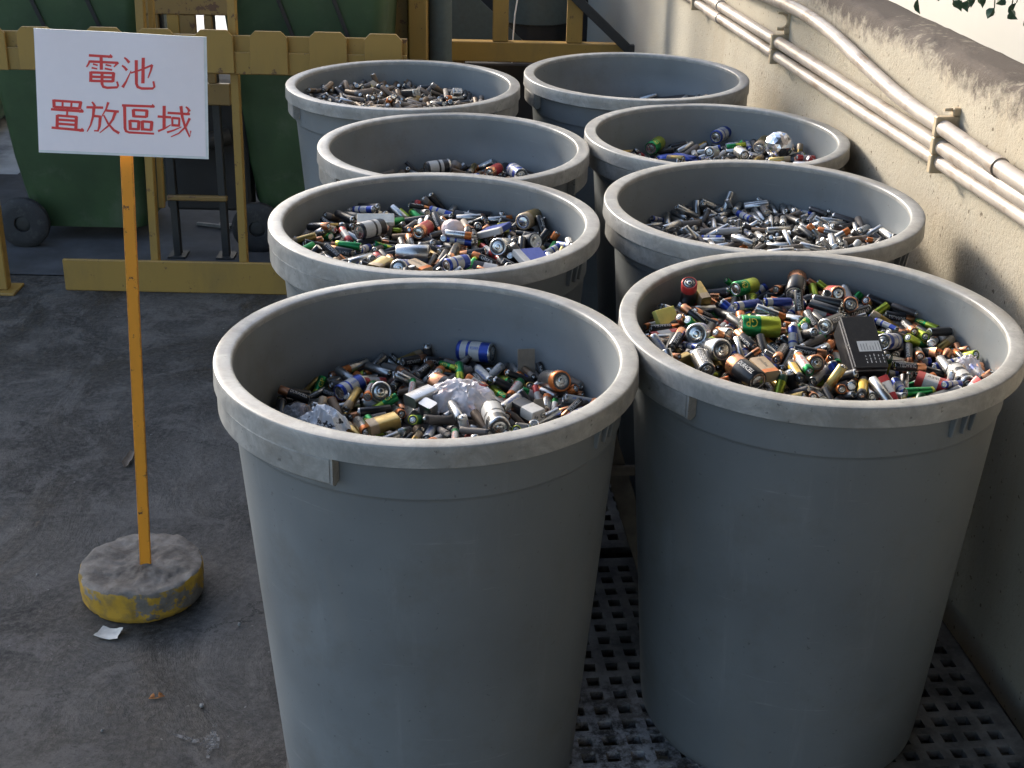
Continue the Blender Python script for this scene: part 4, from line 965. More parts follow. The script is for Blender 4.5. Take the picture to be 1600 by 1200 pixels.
DESIGNS = ['black', 'black_copper', 'black_label', 'black_text', 'blue', 'blue_white', 'brown_dusty', 'copper_red', 'gold', 'green', 'green_lime', 'grey_dusty', 'lime', 'orange_black', 'red_black', 'red_white', 'silver', 'silver_copper', 'steel_dark', 'tan', 'white_black', 'white_black_band', 'white_green', 'white_text', 'yellow_black']
CELLS = """
0 4 16 1 25 60 -1072 27 369 920 129;0 1 11 0 260 451 -1264 681 -692 -225 84;0 0 6 0 -916 184 -1406 768 -124 627 -28;0 4 19 0 925 -616 -1258 684 698 -137 -160;
0 0 17 0 1002 535 -1060 529 -691 489 -59;0 1 17 0 920 1222 -1309 413 -104 -727 -539;0 0 22 0 -378 1440 -1364 686 293 562 -358;0 0 8 0 -1748 810 -1509 89 603 555 -567;
0 0 23 0 2119 1088 -1305 220 604 437 629;0 1 6 0 1524 1660 -1251 779 178 -468 -377;0 0 6 0 744 2486 -1396 272 -747 -100 598;0 1 1 0 -21 2283 -1451 169 -710 279 625;
0 0 1 0 -1536 1867 -1529 118 -421 492 -752;0 0 13 0 -2492 700 -1698 83 -112 -731 668;0 0 23 0 290 85 -1233 632 -434 -551 -330;0 0 8 0 57 -790 -1336 685 399 550 -262;
0 0 0 0 1152 153 -1256 637 -719 -262 -96;0 0 1 0 95 949 -1320 541 -552 470 427;0 0 22 0 -649 507 -1349 37 437 -565 -699;0 0 23 0 1927 204 -1266 241 -174 795 529;
0 0 11 0 1560 1242 -1292 740 228 -633 12;0 1 6 0 638 1649 -1328 275 266 650 -657;0 0 18 0 -1145 1531 -1467 153 560 -410 -704;0 1 17 0 -1244 452 -1467 603 -88 -719 334;
0 4 19 0 1106 -954 -1279 217 -20 -789 575;0 0 16 0 -2125 863 -1574 776 -5 580 -247;0 0 16 0 2525 587 -1255 54 -267 779 564;0 0 18 0 2150 1455 -1385 487 111 698 -514;
0 0 16 0 1577 1956 -1356 362 618 -342 608;0 0 11 0 495 2361 -1320 447 -66 603 657;0 0 13 0 -1636 1305 -1512 523 666 -72 527;0 0 6 0 -46 -274 -1274 479 738 -152 451;
0 0 23 0 -1249 1202 -1431 31 -368 -597 -712;0 0 1 0 -658 -781 -1354 624 -28 -744 -237;0 0 11 0 461 -740 -1284 388 351 -629 575;0 0 1 0 447 -815 -1135 429 307 -656 540;
0 0 16 0 596 -839 -1289 347 -391 -568 -636;0 0 15 0 597 -839 -1137 355 -374 -533 -670;0 5 16 0 747 -385 -1342 83 599 793 71;0 4 19 1 512 923 -1217 4 9 -720 -694;
0 1 0 0 1804 246 -1284 42 90 779 619;0 1 17 0 1060 783 -1254 612 -521 -416 -425;0 1 16 0 -1231 1317 -1304 813 -128 520 -228;0 0 17 0 -1646 764 -1367 504 -399 766 15;
0 0 0 0 2087 226 -1279 642 -717 -119 -244;0 1 13 1 1710 1973 -1253 193 968 -8 158;0 0 16 0 974 2216 -1339 550 -647 528 10;0 1 1 1 -615 2411 -1296 352 -386 827 -207;
0 0 5 0 -1027 2350 -1496 578 -490 274 -592;0 0 15 0 -1606 1524 -1510 59 469 -368 800;0 0 22 0 -2169 1069 -1639 755 224 563 250;0 0 16 1 389 208 -1076 392 15 -727 563;
0 0 0 0 224 939 -1245 53 -96 645 756;0 0 1 0 -505 913 -1333 434 570 -409 565;0 0 17 0 -1042 -273 -1407 738 -608 -275 99;0 0 8 0 -1084 -174 -1262 653 699 84 280;
0 0 23 0 -233 -642 -1284 438 -677 -199 -557;0 0 0 0 -322 -506 -1258 472 -662 -249 -526;0 0 6 0 801 153 -1250 658 47 726 193;0 5 16 0 1624 938 -1333 68 638 -766 -37;
0 0 8 0 1478 1419 -1230 75 123 -473 869;0 0 17 0 508 1717 -1312 368 302 580 -661;0 0 17 0 -441 1787 -1413 59 539 434 719;0 0 18 0 -1388 1406 -1258 541 11 800 258;
0 0 13 0 -1401 60 -1435 160 -140 -618 757;0 0 17 0 -1640 -108 -1478 36 222 573 788;0 0 1 0 -1506 2111 -1359 357 688 70 -628;0 0 5 0 2074 774 -1308 92 461 568 676;
0 0 0 0 1943 1500 -1352 684 508 508 -128;0 5 16 0 1202 2267 -1391 583 705 404 -2;0 1 10 0 -253 2448 -1416 873 474 48 99;0 0 17 0 -622 2518 -1390 168 -856 96 -479;
0 0 0 1 300 -277 -1155 151 -600 597 510;0 0 23 0 758 -914 -1161 208 1 -452 -868;0 0 16 0 935 774 -1226 174 -253 668 678;0 0 1 0 -1006 362 -1398 280 759 -209 -550;
0 0 17 0 1726 488 -1282 583 433 -525 444;0 0 10 1 1114 1728 -1254 566 -807 -55 160;0 0 0 0 137 1864 -1258 129 -779 -2 -614;0 4 8 1 -758 1365 -1322 670 619 357 202;
0 0 1 0 -1184 927 -1308 286 -43 918 271;0 0 17 0 -1723 555 -1450 508 69 775 -370;0 1 6 0 1622 2 -1339 674 -234 669 -208;0 0 1 0 2087 1535 -1236 44 -460 541 703;
0 0 8 0 1265 1694 -1304 650 641 -185 364;0 1 16 0 597 2099 -1368 568 -813 -11 130;0 0 11 0 -272 2256 -1466 744 614 239 113;0 0 16 0 -1153 1912 -1415 312 -696 -416 495;
0 0 8 0 -1990 1660 -1564 252 -185 -813 492;0 0 17 0 -1768 1141 -1424 546 -309 515 -584;0 0 23 1 53 -374 -1149 380 264 -620 634;0 0 16 0 -662 -534 -1287 779 241 -577 -50;
0 1 0 0 -84 -1083 -1216 298 136 -754 570;0 0 0 0 707 299 -1232 672 -15 734 98;0 0 23 0 391 453 -1170 587 46 808 29;0 0 8 0 -363 970 -1310 554 572 -318 515;
0 0 23 0 -896 -67 -1343 291 -477 360 747;0 0 1 0 1071 281 -1141 86 -167 583 -790;0 1 0 1 710 1113 -1271 284 238 -616 696;0 1 23 0 -56 1490 -1266 800 -510 181 -260;
0 1 1 0 -1298 1796 -1398 110 -531 630 -556;0 0 1 1 -1060 550 -1328 199 -235 -606 734;0 0 0 0 -1609 229 -1462 535 162 -827 61;0 0 10 0 -72 -1126 -1352 766 -640 43 -50;
0 1 13 0 19 1932 -1376 272 393 -558 679;0 0 16 0 -846 2106 -1410 167 -823 122 529;0 0 8 0 -1646 1763 -1551 552 -33 625 -552;0 0 13 1 -2261 1273 -1448 4 -409 -710 -573;
0 1 17 0 -1939 308 -1566 310 -568 189 -739;0 0 16 1 1989 899 -1248 457 310 537 638;0 0 1 0 1371 1913 -1355 452 590 -408 530;0 0 16 0 861 1902 -1371 382 628 -276 619;
0 0 16 1 -329 -180 -1239 539 -837 22 -88;0 4 16 1 -258 468 -1202 671 -598 -322 -299;0 0 23 0 -780 -459 -1368 628 176 -714 256;0 0 11 0 -228 -926 -1338 594 694 -404 40;
0 0 1 0 921 -830 -1099 666 684 -211 208;0 0 0 1 791 346 -1093 567 693 96 436;0 0 22 0 36 482 -1215 799 -540 181 -192;0 0 22 0 1599 1105 -1228 356 498 -197 -766;
0 1 17 0 923 1554 -1332 678 -97 724 81;0 1 16 0 119 2296 -1353 154 240 495 -820;0 0 1 1 -582 1387 -1188 640 -759 123 -11;0 1 17 1 -1899 1421 -1435 580 666 -410 -227;
0 0 17 0 -1912 5 -1504 302 253 734 -553;0 0 23 0 1534 -46 -1220 559 356 -585 -468;0 0 16 0 2102 -145 -1325 693 -271 -668 -13;0 1 18 0 2120 633 -1306 252 -254 -744 564;
0 1 16 0 1862 1585 -1195 427 655 -623 -26;0 1 17 0 1097 2099 -1379 691 550 -291 -368;0 1 11 0 687 2329 -1405 289 -825 10 486;0 0 11 0 -366 2381 -1337 542 -510 -521 -417;
0 0 10 0 -1363 2063 -1450 854 139 482 138;0 0 1 1 -1553 1289 -1351 512 653 -40 557;0 1 8 0 -179 -678 -1152 326 91 -778 530;0 0 22 1 1283 1164 -1132 677 -473 469 315;
0 0 23 1 -837 851 -1308 642 -151 722 -207;0 0 16 0 224 -705 -1254 210 -146 828 500;0 0 22 0 184 -658 -1115 299 -100 784 534;0 0 23 1 570 -402 -1092 988 20 -112 -105;
0 2 1 1 1358 421 -1191 733 -95 -595 -315;0 0 10 1 1039 1263 -1275 668 -507 -511 -186;0 0 11 0 332 2176 -1227 683 362 634 2;0 0 11 0 -223 2081 -1292 511 125 676 516;
0 0 1 0 -1377 586 -1405 346 -740 -247 -520;0 0 1 0 -2207 225 -1525 519 -161 -710 -447;0 0 1 0 1461 -502 -1222 488 467 -676 -295;0 0 23 0 2229 -245 -1085 208 344 726 557;
0 0 17 1 1294 1982 -1213 664 708 -18 241;0 0 11 1 374 1786 -1219 58 -692 -428 579;0 1 23 0 -17 2469 -1417 496 -834 132 -201;0 0 17 1 -1031 2334 -1315 480 526 -702 6;
0 0 17 0 -1683 1739 -1399 165 -148 614 -758;0 0 23 0 -2248 733 -1519 493 617 477 386;0 0 0 0 2319 356 -1320 352 -140 -673 -635;0 1 17 1 1762 1140 -1160 492 -63 -722 -483;
0 0 13 1 -520 17 -1249 444 -856 122 236;0 0 17 0 856 -76 -1252 596 -364 682 -220;0 1 17 0 102 797 -1161 131 627 484 -596;0 1 1 1 -821 1003 -1301 418 -751 -315 402;
0 1 11 0 -941 -491 -1271 516 682 -339 -392;0 0 23 0 -321 -1164 -1253 592 745 -92 294;0 0 0 0 1489 803 -1214 780 -476 -134 383;0 0 23 1 911 1820 -1202 25 570 615 -545;
0 0 1 0 -445 1829 -1256 766 -489 -416 11;0 0 17 0 -636 1757 -1290 82 -373 159 -910;0 0 8 0 -1156 651 -1386 738 356 -521 241;0 0 23 0 -1489 -783 -1439 0 512 404 -759;
0 0 23 0 -1392 -823 -1323 522 86 797 292;0 0 22 0 1326 -699 -1193 191 -476 363 -777;0 0 17 0 1176 -382 -1135 55 -129 -838 -528;0 0 10 0 1323 -347 -1133 138 30 -449 882;
0 0 8 0 2373 55 -1173 243 358 -751 -499;0 0 23 1 2260 861 -1164 168 -799 20 -577;0 0 16 0 1748 1656 -1203 461 -632 -145 -606;0 1 11 0 1076 2202 -1261 56 211 715 664;
0 0 11 1 -664 2171 -1291 706 187 678 -86;0 0 11 0 -1492 1708 -1361 462 -699 280 469;0 0 11 0 -2249 1092 -1507 699 -547 431 -162;0 1 0 0 -2144 471 -1598 311 592 -470 -576;
0 0 17 1 102 501 -989 510 462 131 714;0 0 17 1 -965 -199 -1151 656 671 -78 336;0 1 22 0 -192 -1113 -1312 737 -377 362 429;0 1 11 1 251 -516 -1056 562 -626 -503 -201;
0 0 1 1 773 155 -1099 643 -138 -648 -384;0 0 16 1 -387 1366 -1127 213 495 -12 -842;0 0 11 0 -881 272 -1274 578 428 -640 -270;0 0 17 1 1758 708 -1144 499 -569 -456 -469;
0 0 1 1 719 1489 -1188 638 464 552 -270;0 1 1 0 -82 1803 -1362 803 588 75 70;0 0 15 0 -976 1591 -1257 61 -604 -529 -594;0 1 17 0 -1414 780 -1391 820 -518 238 -53;
0 0 18 0 -1799 -113 -1403 686 -706 128 118;0 1 6 0 -1320 -883 -1255 306 -775 23 -553;0 0 18 0 1780 -690 -1065 446 -641 549 299;0 0 17 1 1731 188 -1153 564 354 -746 -18;
0 0 1 0 2417 416 -1124 739 -440 428 277;0 1 1 1 2151 1245 -1212 444 662 28 603;0 0 5 0 1448 1992 -1237 653 628 394 -154;0 1 13 0 309 2036 -1310 626 -302 -502 515;
0 0 8 1 -461 2434 -1201 337 -192 -704 595;0 0 17 1 -1324 2141 -1241 85 576 438 -685;0 0 10 1 -1865 1605 -1445 225 180 -906 309;0 0 0 0 -2129 557 -1499 302 -589 348 -664;
0 0 0 0 -2419 86 -1480 638 444 315 545;0 0 11 1 216 284 -1031 464 -292 -832 81;0 1 6 1 -337 1177 -1203 718 -243 652 16;0 0 0 0 -626 -77 -1322 471 684 7 557;
0 0 16 0 -793 -888 -1293 248 -579 -644 434;0 0 6 1 794 -127 -1093 553 469 649 -229;0 0 17 0 618 597 -1219 712 10 -701 -33;0 1 15 1 1637 939 -1169 713 -297 -383 -506;
0 0 22 1 716 1193 -1107 261 -471 701 -467;0 0 11 0 -329 1531 -1196 247 -825 338 -378;0 0 16 1 -1389 1763 -1265 88 -565 565 -596;0 0 17 1 -1334 698 -1278 472 622 -417 -465;
0 0 17 0 -1492 -367 -1349 123 805 295 499;0 0 16 0 -1503 -328 -1194 715 -33 -620 322;0 0 6 0 -1443 -506 -1301 732 8 -577 361;0 0 15 0 -1380 -433 -1177 729 20 -576 369;
0 0 17 0 1547 -354 -1141 186 -959 200 74;0 1 22 1 1873 581 -1171 111 -158 -630 -752;0 1 18 0 -2470 539 -1495 572 273 498 -592;0 0 5 0 2178 298 -1145 226 -153 -657 702;
0 0 17 1 2040 1169 -1187 877 220 426 -29;0 1 11 1 1601 1932 -1224 536 -374 -604 -455;0 0 0 0 688 2075 -1244 722 621 307 12;0 0 18 1 -153 2602 -1287 995 -12 -81 53;
0 0 16 1 -936 2052 -1258 546 -18 717 -433;0 1 8 1 -2004 1686 -1422 826 -378 405 110;0 0 11 1 -2011 960 -1453 669 340 -611 -252;0 1 6 1 -179 -299 -1232 233 345 -170 894;
0 0 23 0 522 -74 -1203 532 550 -335 550;0 3 1 1 263 727 -944 207 -632 216 715;0 0 17 0 -506 483 -1230 258 406 -458 747;0 0 16 1 -1582 173 -1307 169 -736 -36 655;
0 0 16 0 -611 -640 -1169 467 -184 -763 407;0 1 18 0 295 -971 -1104 631 732 83 -244;0 0 15 1 591 1001 -1055 709 136 690 60;0 1 23 0 -144 1674 -1250 338 -350 -832 -265;
0 1 22 0 -1088 1114 -1335 90 -122 906 394;0 0 6 1 -1405 456 -1238 504 832 110 206;0 4 0 0 -1214 -1174 -1260 304 838 349 289;0 1 0 0 1641 -217 -1243 804 -12 -457 -381;
0 1 11 1 1333 210 -1207 856 -255 -434 -116;0 0 0 0 2062 -273 -1188 687 528 488 -107;0 0 1 0 2176 607 -1179 622 109 -733 253;0 1 0 1 1344 1572 -1114 406 484 -282 -722;
0 1 13 0 1147 1897 -1193 795 492 192 -298;0 0 17 0 228 2585 -1405 682 -364 -444 452;0 0 1 1 -383 2302 -1177 243 304 694 606;0 0 17 0 -1120 1748 -1351 300 267 -508 -762;
0 0 1 1 -2157 1112 -1286 782 -216 -548 203;0 0 18 1 -1940 435 -1341 181 476 193 839;0 0 1 1 -2014 313 -1283 214 380 115 893;0 0 11 1 173 -182 -1035 216 -482 -397 750;
0 0 23 0 220 -1113 -1246 776 -454 -221 378;0 1 11 1 708 -639 -976 604 -220 657 -394;0 5 16 0 794 784 -1212 310 451 810 212;0 0 11 0 -157 923 -1140 605 540 -209 547;
0 0 10 1 -725 602 -1181 405 -276 -795 357;0 0 22 0 -868 -872 -1164 348 635 -591 -355;0 0 0 1 1163 1371 -1196 802 52 -545 -240;0 0 1 0 225 1484 -1187 639 490 -9 -592;
0 0 1 1 -191 1867 -1149 363 -559 -431 -608;0 0 8 1 -1199 650 -1128 693 -454 429 360;0 0 8 1 -1665 517 -1280 45 4 -871 490;0 0 10 1 -794 -85 -1234 3 429 -679 596;
0 3 11 0 -818 -1277 -1216 632 -598 -22 -492;0 0 0 0 1226 -1415 -1162 95 -74 -561 -819;0 0 16 0 1121 -1436 -1054 117 69 -786 603;0 0 5 0 1339 -1427 -1053 58 -135 -620 -770;
0 0 0 0 1234 -1446 -944 53 -134 -556 -819;0 0 22 0 1779 -305 -1148 13 -414 -814 -408;0 3 17 1 1884 1250 -1018 90 -161 532 -826;0 1 18 1 -2138 1404 -1380 45 594 585 550;
0 0 0 1 -2304 717 -1354 582 -590 352 435;0 0 10 0 -2320 -140 -1425 242 667 -50 -703;0 1 1 1 2134 459 -1115 380 -1 -828 412;0 0 11 1 2140 1420 -1091 245 -613 361 658;
0 1 6 1 1464 1841 -1126 605 411 594 -335;0 0 10 1 394 1617 -1117 144 146 810 -550;0 0 1 1 29 2387 -1239 386 355 714 464;0 1 11 1 381 2313 -1243 910 24 405 91;
0 0 11 0 -228 -1154 -1142 146 -254 668 684;0 0 0 1 -838 413 -1194 223 -617 -372 657;0 1 22 1 429 -773 -1010 625 -669 289 279;0 1 22 1 -320 1066 -1117 738 -584 214 259;
0 0 23 1 776 1683 -1128 625 718 12 304;0 1 10 1 243 2084 -1190 209 717 -148 648;0 1 16 0 -1103 1640 -1222 726 249 -561 310;0 5 16 1 -1609 1656 -1264 16 -705 700 -113;
0 0 16 0 -2009 -21 -1363 692 -692 -208 -16;0 3 5 2 624 2450 -1069 598 557 392 421;0 3 2 2 996 -315 -920 686 719 81 77;0 3 0 2 -817 919 -1114 836 539 57 89;
0 2 5 2 -1277 1076 -1119 232 220 652 688;0 4 16 2 -122 291 -881 277 262 635 671;0 4 20 2 1475 29 -941 647 675 256 245;0 4 8 2 -639 -347 -1029 398 352 562 634;
0 0 16 2 409 -98 -925 692 706 108 106;0 0 22 2 -934 821 -1050 34 34 714 699;0 0 17 2 35 1380 -1016 97 102 719 681;0 0 9 2 -158 -297 -980 844 531 -39 -62;
0 0 23 2 1206 191 -909 178 178 685 684;1 0 1 0 -24 56 -638 189 -118 714 664;1 0 8 0 1219 195 -795 628 -588 -171 481;1 0 17 0 -79 629 -649 643 -664 26 380;
1 0 0 0 784 -1844 -620 289 -143 355 -877;1 0 1 0 1900 -344 -939 708 480 -505 119;1 0 1 0 1552 688 -864 582 710 -194 -346;1 0 1 0 699 1414 -790 53 562 454 690;
1 0 13 0 659 880 -688 500 13 630 -594;1 0 17 1 -202 1047 -440 316 39 -784 -533;1 0 8 0 -1082 659 -604 473 -546 -353 594;1 1 3 0 -1722 156 -560 91 -485 478 726;
1 0 0 0 -1026 -1199 -650 273 516 -534 612;1 2 1 0 200 -1678 -726 476 -42 783 -398;1 0 17 0 1018 -1363 -832 647 700 144 -266;1 0 1 0 1655 1624 -947 410 120 756 496;
1 0 1 0 1432 2058 -834 339 -726 -349 486;1 1 1 0 -2022 690 -550 141 -4 658 -740;1 1 17 0 -2097 541 -581 678 711 63 176;1 0 0 0 -1791 -531 -550 591 736 -129 304;
1 0 0 0 -458 152 -595 151 -354 -486 785;1 0 13 0 159 -526 -698 653 -697 41 295;1 0 16 0 972 432 -699 114 745 154 -639;1 0 18 0 118 1041 -663 234 630 -350 653;
1 2 1 0 -514 1090 -575 639 509 -401 416;1 0 3 0 1488 774 -609 638 485 -237 -549;1 0 16 0 1043 1464 -798 65 620 476 620;1 0 5 0 -932 1553 -635 654 -313 667 172;
1 1 5 0 -1065 1065 -598 370 -305 -629 -612;1 0 1 0 -974 237 -550 74 -163 566 -805;1 1 0 0 -890 -807 -634 403 -362 578 -610;1 0 0 0 -232 -1525 -574 621 -783 -33 28;
1 0 3 0 756 -1174 -754 228 171 -605 -744;1 0 5 0 1175 -1341 -819 55 -66 -728 681;1 1 18 0 1747 -732 -903 156 -129 751 -629;1 0 5 0 -2349 735 -540 674 -429 602 -12;
1 0 5 0 -1998 -261 -524 491 -136 624 593;1 4 8 1 -2233 -933 -393 98 -589 -158 -786;1 0 18 0 -169 -2142 -733 317 363 693 -537;1 0 1 0 -317 -2143 -695 339 345 656 -580;
1 0 16 0 -131 -2180 -590 329 353 668 -566;1 0 17 0 -279 -2191 -555 270 401 669 -564;1 0 10 0 1979 1001 -973 245 -766 194 -561;1 1 17 0 1197 1739 -891 410 -137 699 -569;
1 0 1 0 -1059 2365 -669 618 -122 -650 424;1 0 16 1 -1613 1361 -437 37 -704 -193 -682;1 0 0 0 469 -237 -695 734 668 -121 -34;1 0 3 0 -639 432 -576 281 -135 583 -751;
1 0 1 1 -893 -1190 -629 605 710 358 -52;1 0 8 1 -765 -1164 -554 647 -688 67 322;1 0 0 0 -299 -516 -607 298 370 427 769;1 0 1 1 1525 189 -688 562 752 -314 138;
1 0 18 0 1869 354 -890 739 -277 -567 236;1 0 1 0 1343 695 -850 49 483 558 673;1 0 5 0 -349 2251 -708 261 697 318 588;1 0 8 1 -903 1783 -559 632 489 -214 562;
1 1 5 0 -1615 100 -469 567 -402 690 201;1 0 16 0 -755 -202 -441 486 -555 220 638;1 1 22 0 -1416 -1031 -616 187 495 -602 598;1 0 8 0 -650 -1639 -564 213 458 -232 831;
1 0 22 0 1460 -924 -858 653 228 -607 391;1 0 15 0 1953 -615 -890 765 -578 -123 -257;1 0 22 0 2365 1081 -827 324 312 826 -340;1 0 22 0 1051 2269 -667 609 -355 145 -694;
1 0 1 0 21 2597 -683 644 347 -505 -459;1 0 5 1 -563 2510 -603 509 98 -844 135;1 0 10 0 -1501 1478 -589 620 100 -657 -418;1 0 16 0 -2387 409 -520 148 -574 -367 716;
1 0 0 0 -1792 -1193 -568 691 356 629 1;1 0 0 0 -1011 -1840 -576 486 852 -195 7;1 0 22 0 353 25 -683 280 181 -656 677;1 0 1 0 379 973 -692 407 729 -138 533;
1 0 22 0 -1 388 -535 44 -579 -97 -809;1 1 1 0 -31 -435 -633 354 710 437 -423;1 0 1 0 828 -473 -780 421 -588 -157 672;1 1 22 0 1528 2 -913 86 -742 -303 -592;
1 0 1 0 1165 1363 -816 120 572 527 617;1 0 22 0 778 1852 -805 752 -355 -535 148;1 0 10 0 -420 1792 -598 473 753 140 -436;1 0 1 0 -1536 551 -552 688 -687 -214 -95;
1 0 5 0 -954 -864 -534 446 562 -601 -352;1 0 1 0 -442 -1750 -625 126 -565 -559 -593;1 0 0 0 445 -1337 -713 414 -723 87 546;1 1 0 0 1427 -220 -843 320 -735 -158 -577;
1 0 10 0 -691 2025 -610 151 52 585 795;1 0 1 1 -1954 499 -339 701 355 -81 -613;1 0 10 1 -1822 419 -332 402 -692 595 -72;1 0 17 0 2129 1381 -818 658 540 -202 484;
1 0 12 0 2088 1250 -924 542 -650 -502 -176;1 0 1 0 2011 1306 -730 615 -612 -418 -269;1 0 18 0 1934 1312 -875 544 -641 -521 -148;1 0 23 0 1393 1930 -768 565 40 -817 -110;
1 0 0 0 -222 2456 -745 472 -230 746 -410;1 0 13 0 1280 -514 -822 728 306 -592 158;1 0 1 0 -298 1370 -645 567 289 761 -122;1 1 23 0 -771 797 -610 719 36 -685 -111;
1 0 10 0 -791 -711 -604 496 -631 -242 546;1 0 12 0 -14 -897 -658 420 -481 -554 534;1 1 3 0 2587 410 -866 402 -333 436 733;1 0 1 0 1375 937 -844 592 -506 619 100;
1 0 0 0 563 1785 -718 781 367 404 303;1 0 3 0 81 1017 -519 64 675 346 -648;1 1 1 0 -1406 1100 -591 661 -701 81 -257;1 0 17 0 -1119 -95 -485 256 -161 533 -790;
1 0 0 1 -1360 -1171 -510 230 -826 65 -511;1 0 1 0 -374 -1542 -533 468 406 -455 640;1 0 3 0 896 -917 -704 671 208 -496 510;1 0 16 1 1220 -819 -777 790 -496 -122 -339;
1 0 13 0 1772 -7 -859 433 -455 698 344;1 0 1 0 2512 658 -890 708 -509 172 457;1 1 10 1 2154 1501 -701 95 -319 614 -716;1 0 3 0 1528 1860 -868 350 -268 -574 690;
1 1 1 0 -376 2456 -592 701 94 546 448;1 0 16 0 -850 2322 -590 278 -609 584 -459;1 0 10 0 -1383 1582 -557 552 -618 -258 496;1 1 16 0 -1958 903 -537 60 135 -659 -737;
1 0 1 0 -2103 -27 -514 538 -730 -284 -312;1 0 1 0 -2046 -799 -560 652 596 -442 158;1 0 1 0 -86 219 -514 470 600 -634 -133;1 0 3 0 -299 -168 -601 732 -329 -590 -88;
1 1 15 0 -11 -1062 -709 752 55 -656 -39;1 0 3 1 1158 -105 -714 174 692 159 682;1 5 16 0 1256 1283 -821 435 510 -202 714;1 0 1 0 -221 1082 -618 495 388 -712 312;
1 1 0 0 -399 -451 -514 601 714 159 -320;1 1 1 0 2393 350 -871 598 60 559 -572;1 1 10 0 1072 1505 -677 616 -736 -270 -74;1 0 5 0 -75 1872 -682 479 42 802 354;
1 0 17 0 -1365 964 -503 665 570 -59 -479;1 0 24 0 -1149 354 -519 502 -624 -581 -144;1 0 8 1 -1578 -364 -530 348 463 -608 543;1 0 8 0 -1123 -1005 -464 192 524 -494 667;
1 1 24 0 424 -1496 -713 695 567 165 411;1 0 1 0 598 -1231 -751 291 619 -376 625;1 0 23 0 1552 -1050 -875 33 -503 -575 -644;1 0 5 0 1028 -211 -810 40 -674 -69 734;
1 1 17 0 -611 1807 -673 761 -626 167 31;1 0 0 0 -1419 2006 -564 447 491 -590 -460;1 0 16 0 -1769 1442 -533 736 8 -551 -393;1 4 15 1 -2312 255 -484 691 -82 698 168;
1 0 8 0 -2087 -579 -436 691 634 -313 -148;1 0 17 0 2436 -35 -949 614 -48 680 397;1 0 0 0 2072 889 -896 573 551 -470 -382;1 0 22 0 1768 1699 -822 583 332 696 256;
1 0 1 0 1073 2159 -828 429 593 151 -664;1 0 0 1 -337 39 -510 695 20 -495 -522;1 0 1 0 -423 388 -540 736 553 25 391;1 0 13 1 -636 -114 -460 769 -533 -353 -1;
1 0 16 0 -216 -1199 -651 485 -452 -371 650;1 0 5 0 1541 -1663 -526 393 -668 -402 487;1 1 23 0 1085 664 -654 562 78 666 484;1 4 1 1 1935 496 -799 826 461 323 39;
1 0 3 0 815 1059 -769 6 -140 620 -772;1 0 3 0 -1048 1609 -451 450 299 -664 517;1 1 0 0 -1130 138 -532 337 5 -815 -472;1 0 0 1 -574 -1302 -508 83 -132 -53 986;
1 0 16 0 -131 -1530 -683 649 -698 -134 -272;1 0 16 0 804 -1352 -650 734 -387 -506 -237;1 1 5 1 1789 -1224 -489 536 -732 297 -297;1 0 22 0 1535 -585 -768 162 -608 -499 596;
1 4 15 1 2117 -1226 -642 275 812 -456 -238;1 0 3 0 2393 -321 -838 651 740 143 87;1 1 1 1 2420 620 -777 860 410 303 -4;1 0 16 0 1666 1371 -840 473 332 -725 374;
1 1 15 0 1075 1828 -759 802 -471 -284 -233;1 0 1 0 -166 2375 -612 362 507 580 525;1 0 1 0 -1491 1936 -449 414 -440 510 -612;1 0 17 0 -2154 1439 -478 531 -614 582 49;
1 1 1 0 -2241 588 -399 120 742 197 -630;1 0 17 0 -2349 -1151 -286 134 -73 952 -264;1 0 16 0 -1325 -1320 -597 455 635 -191 -595;1 1 5 0 105 147 -543 162 669 440 577;
1 0 5 0 -319 711 -592 467 659 -474 350;1 0 1 1 -586 624 -487 750 270 602 41;1 0 5 0 -750 -619 -492 735 -240 -436 460;1 0 22 1 -239 -786 -636 685 39 -698 206;
1 1 1 0 1439 406 -858 386 177 717 553;1 0 3 1 1030 1715 -589 506 240 617 553;1 0 16 0 -682 897 -387 231 -194 591 -748;1 1 1 0 -1303 860 -561 569 -228 727 311;
1 0 1 0 -1254 211 -405 571 -585 -420 -394;1 0 5 0 -1124 -565 -471 112 49 796 -593;1 0 24 1 412 -1475 -448 680 652 -313 124;1 1 0 1 -70 -1671 -571 444 851 -126 251;
1 0 17 0 964 -1269 -692 541 -762 -351 -47;1 1 16 1 1848 -899 -649 50 -837 -543 38;1 1 1 0 1593 -144 -767 692 -525 435 237;1 0 5 1 1431 1602 -720 578 -104 770 -247;
1 0 8 1 1429 1473 -642 476 -107 846 -215;1 0 17 0 855 2205 -642 26 205 650 731;1 0 5 0 -127 2062 -680 78 -498 -444 -741;1 1 22 1 -926 2461 -466 792 -81 -399 456;
1 1 3 0 -1069 1829 -652 675 -402 -592 -179;1 0 0 0 -2176 1091 -499 451 563 -267 639;1 0 16 0 -2299 67 -387 654 -38 726 210;1 1 3 0 -1924 -785 -466 881 -230 -381 -162;
1 0 1 0 2596 -139 -884 578 -366 -351 -639;1 0 10 1 1759 673 -661 96 446 194 -868;1 0 17 1 98 -1318 -545 818 534 -117 182;1 0 16 0 1124 84 -749 63 742 -432 509;
1 0 1 0 270 829 -412 362 91 776 -508;1 0 0 0 3 529 -466 272 -94 919 268;1 0 1 1 -638 -558 -334 635 466 -534 308;1 0 8 0 -616 -1147 -501 295 258 859 330;
1 2 3 0 410 1229 -605 521 511 -155 666;1 0 1 0 -159 1609 -636 274 -637 -348 631;1 0 1 0 -662 1621 -549 349 527 505 -588;1 0 5 0 -1162 718 -442 610 268 -606 434;
1 0 10 0 -1606 -58 -361 741 426 -482 194;1 0 5 0 -1282 -453 -481 154 319 -745 565;1 0 13 1 325 -1271 -498 415 -331 738 417;1 0 1 0 250 -1902 -610 785 18 599 157;
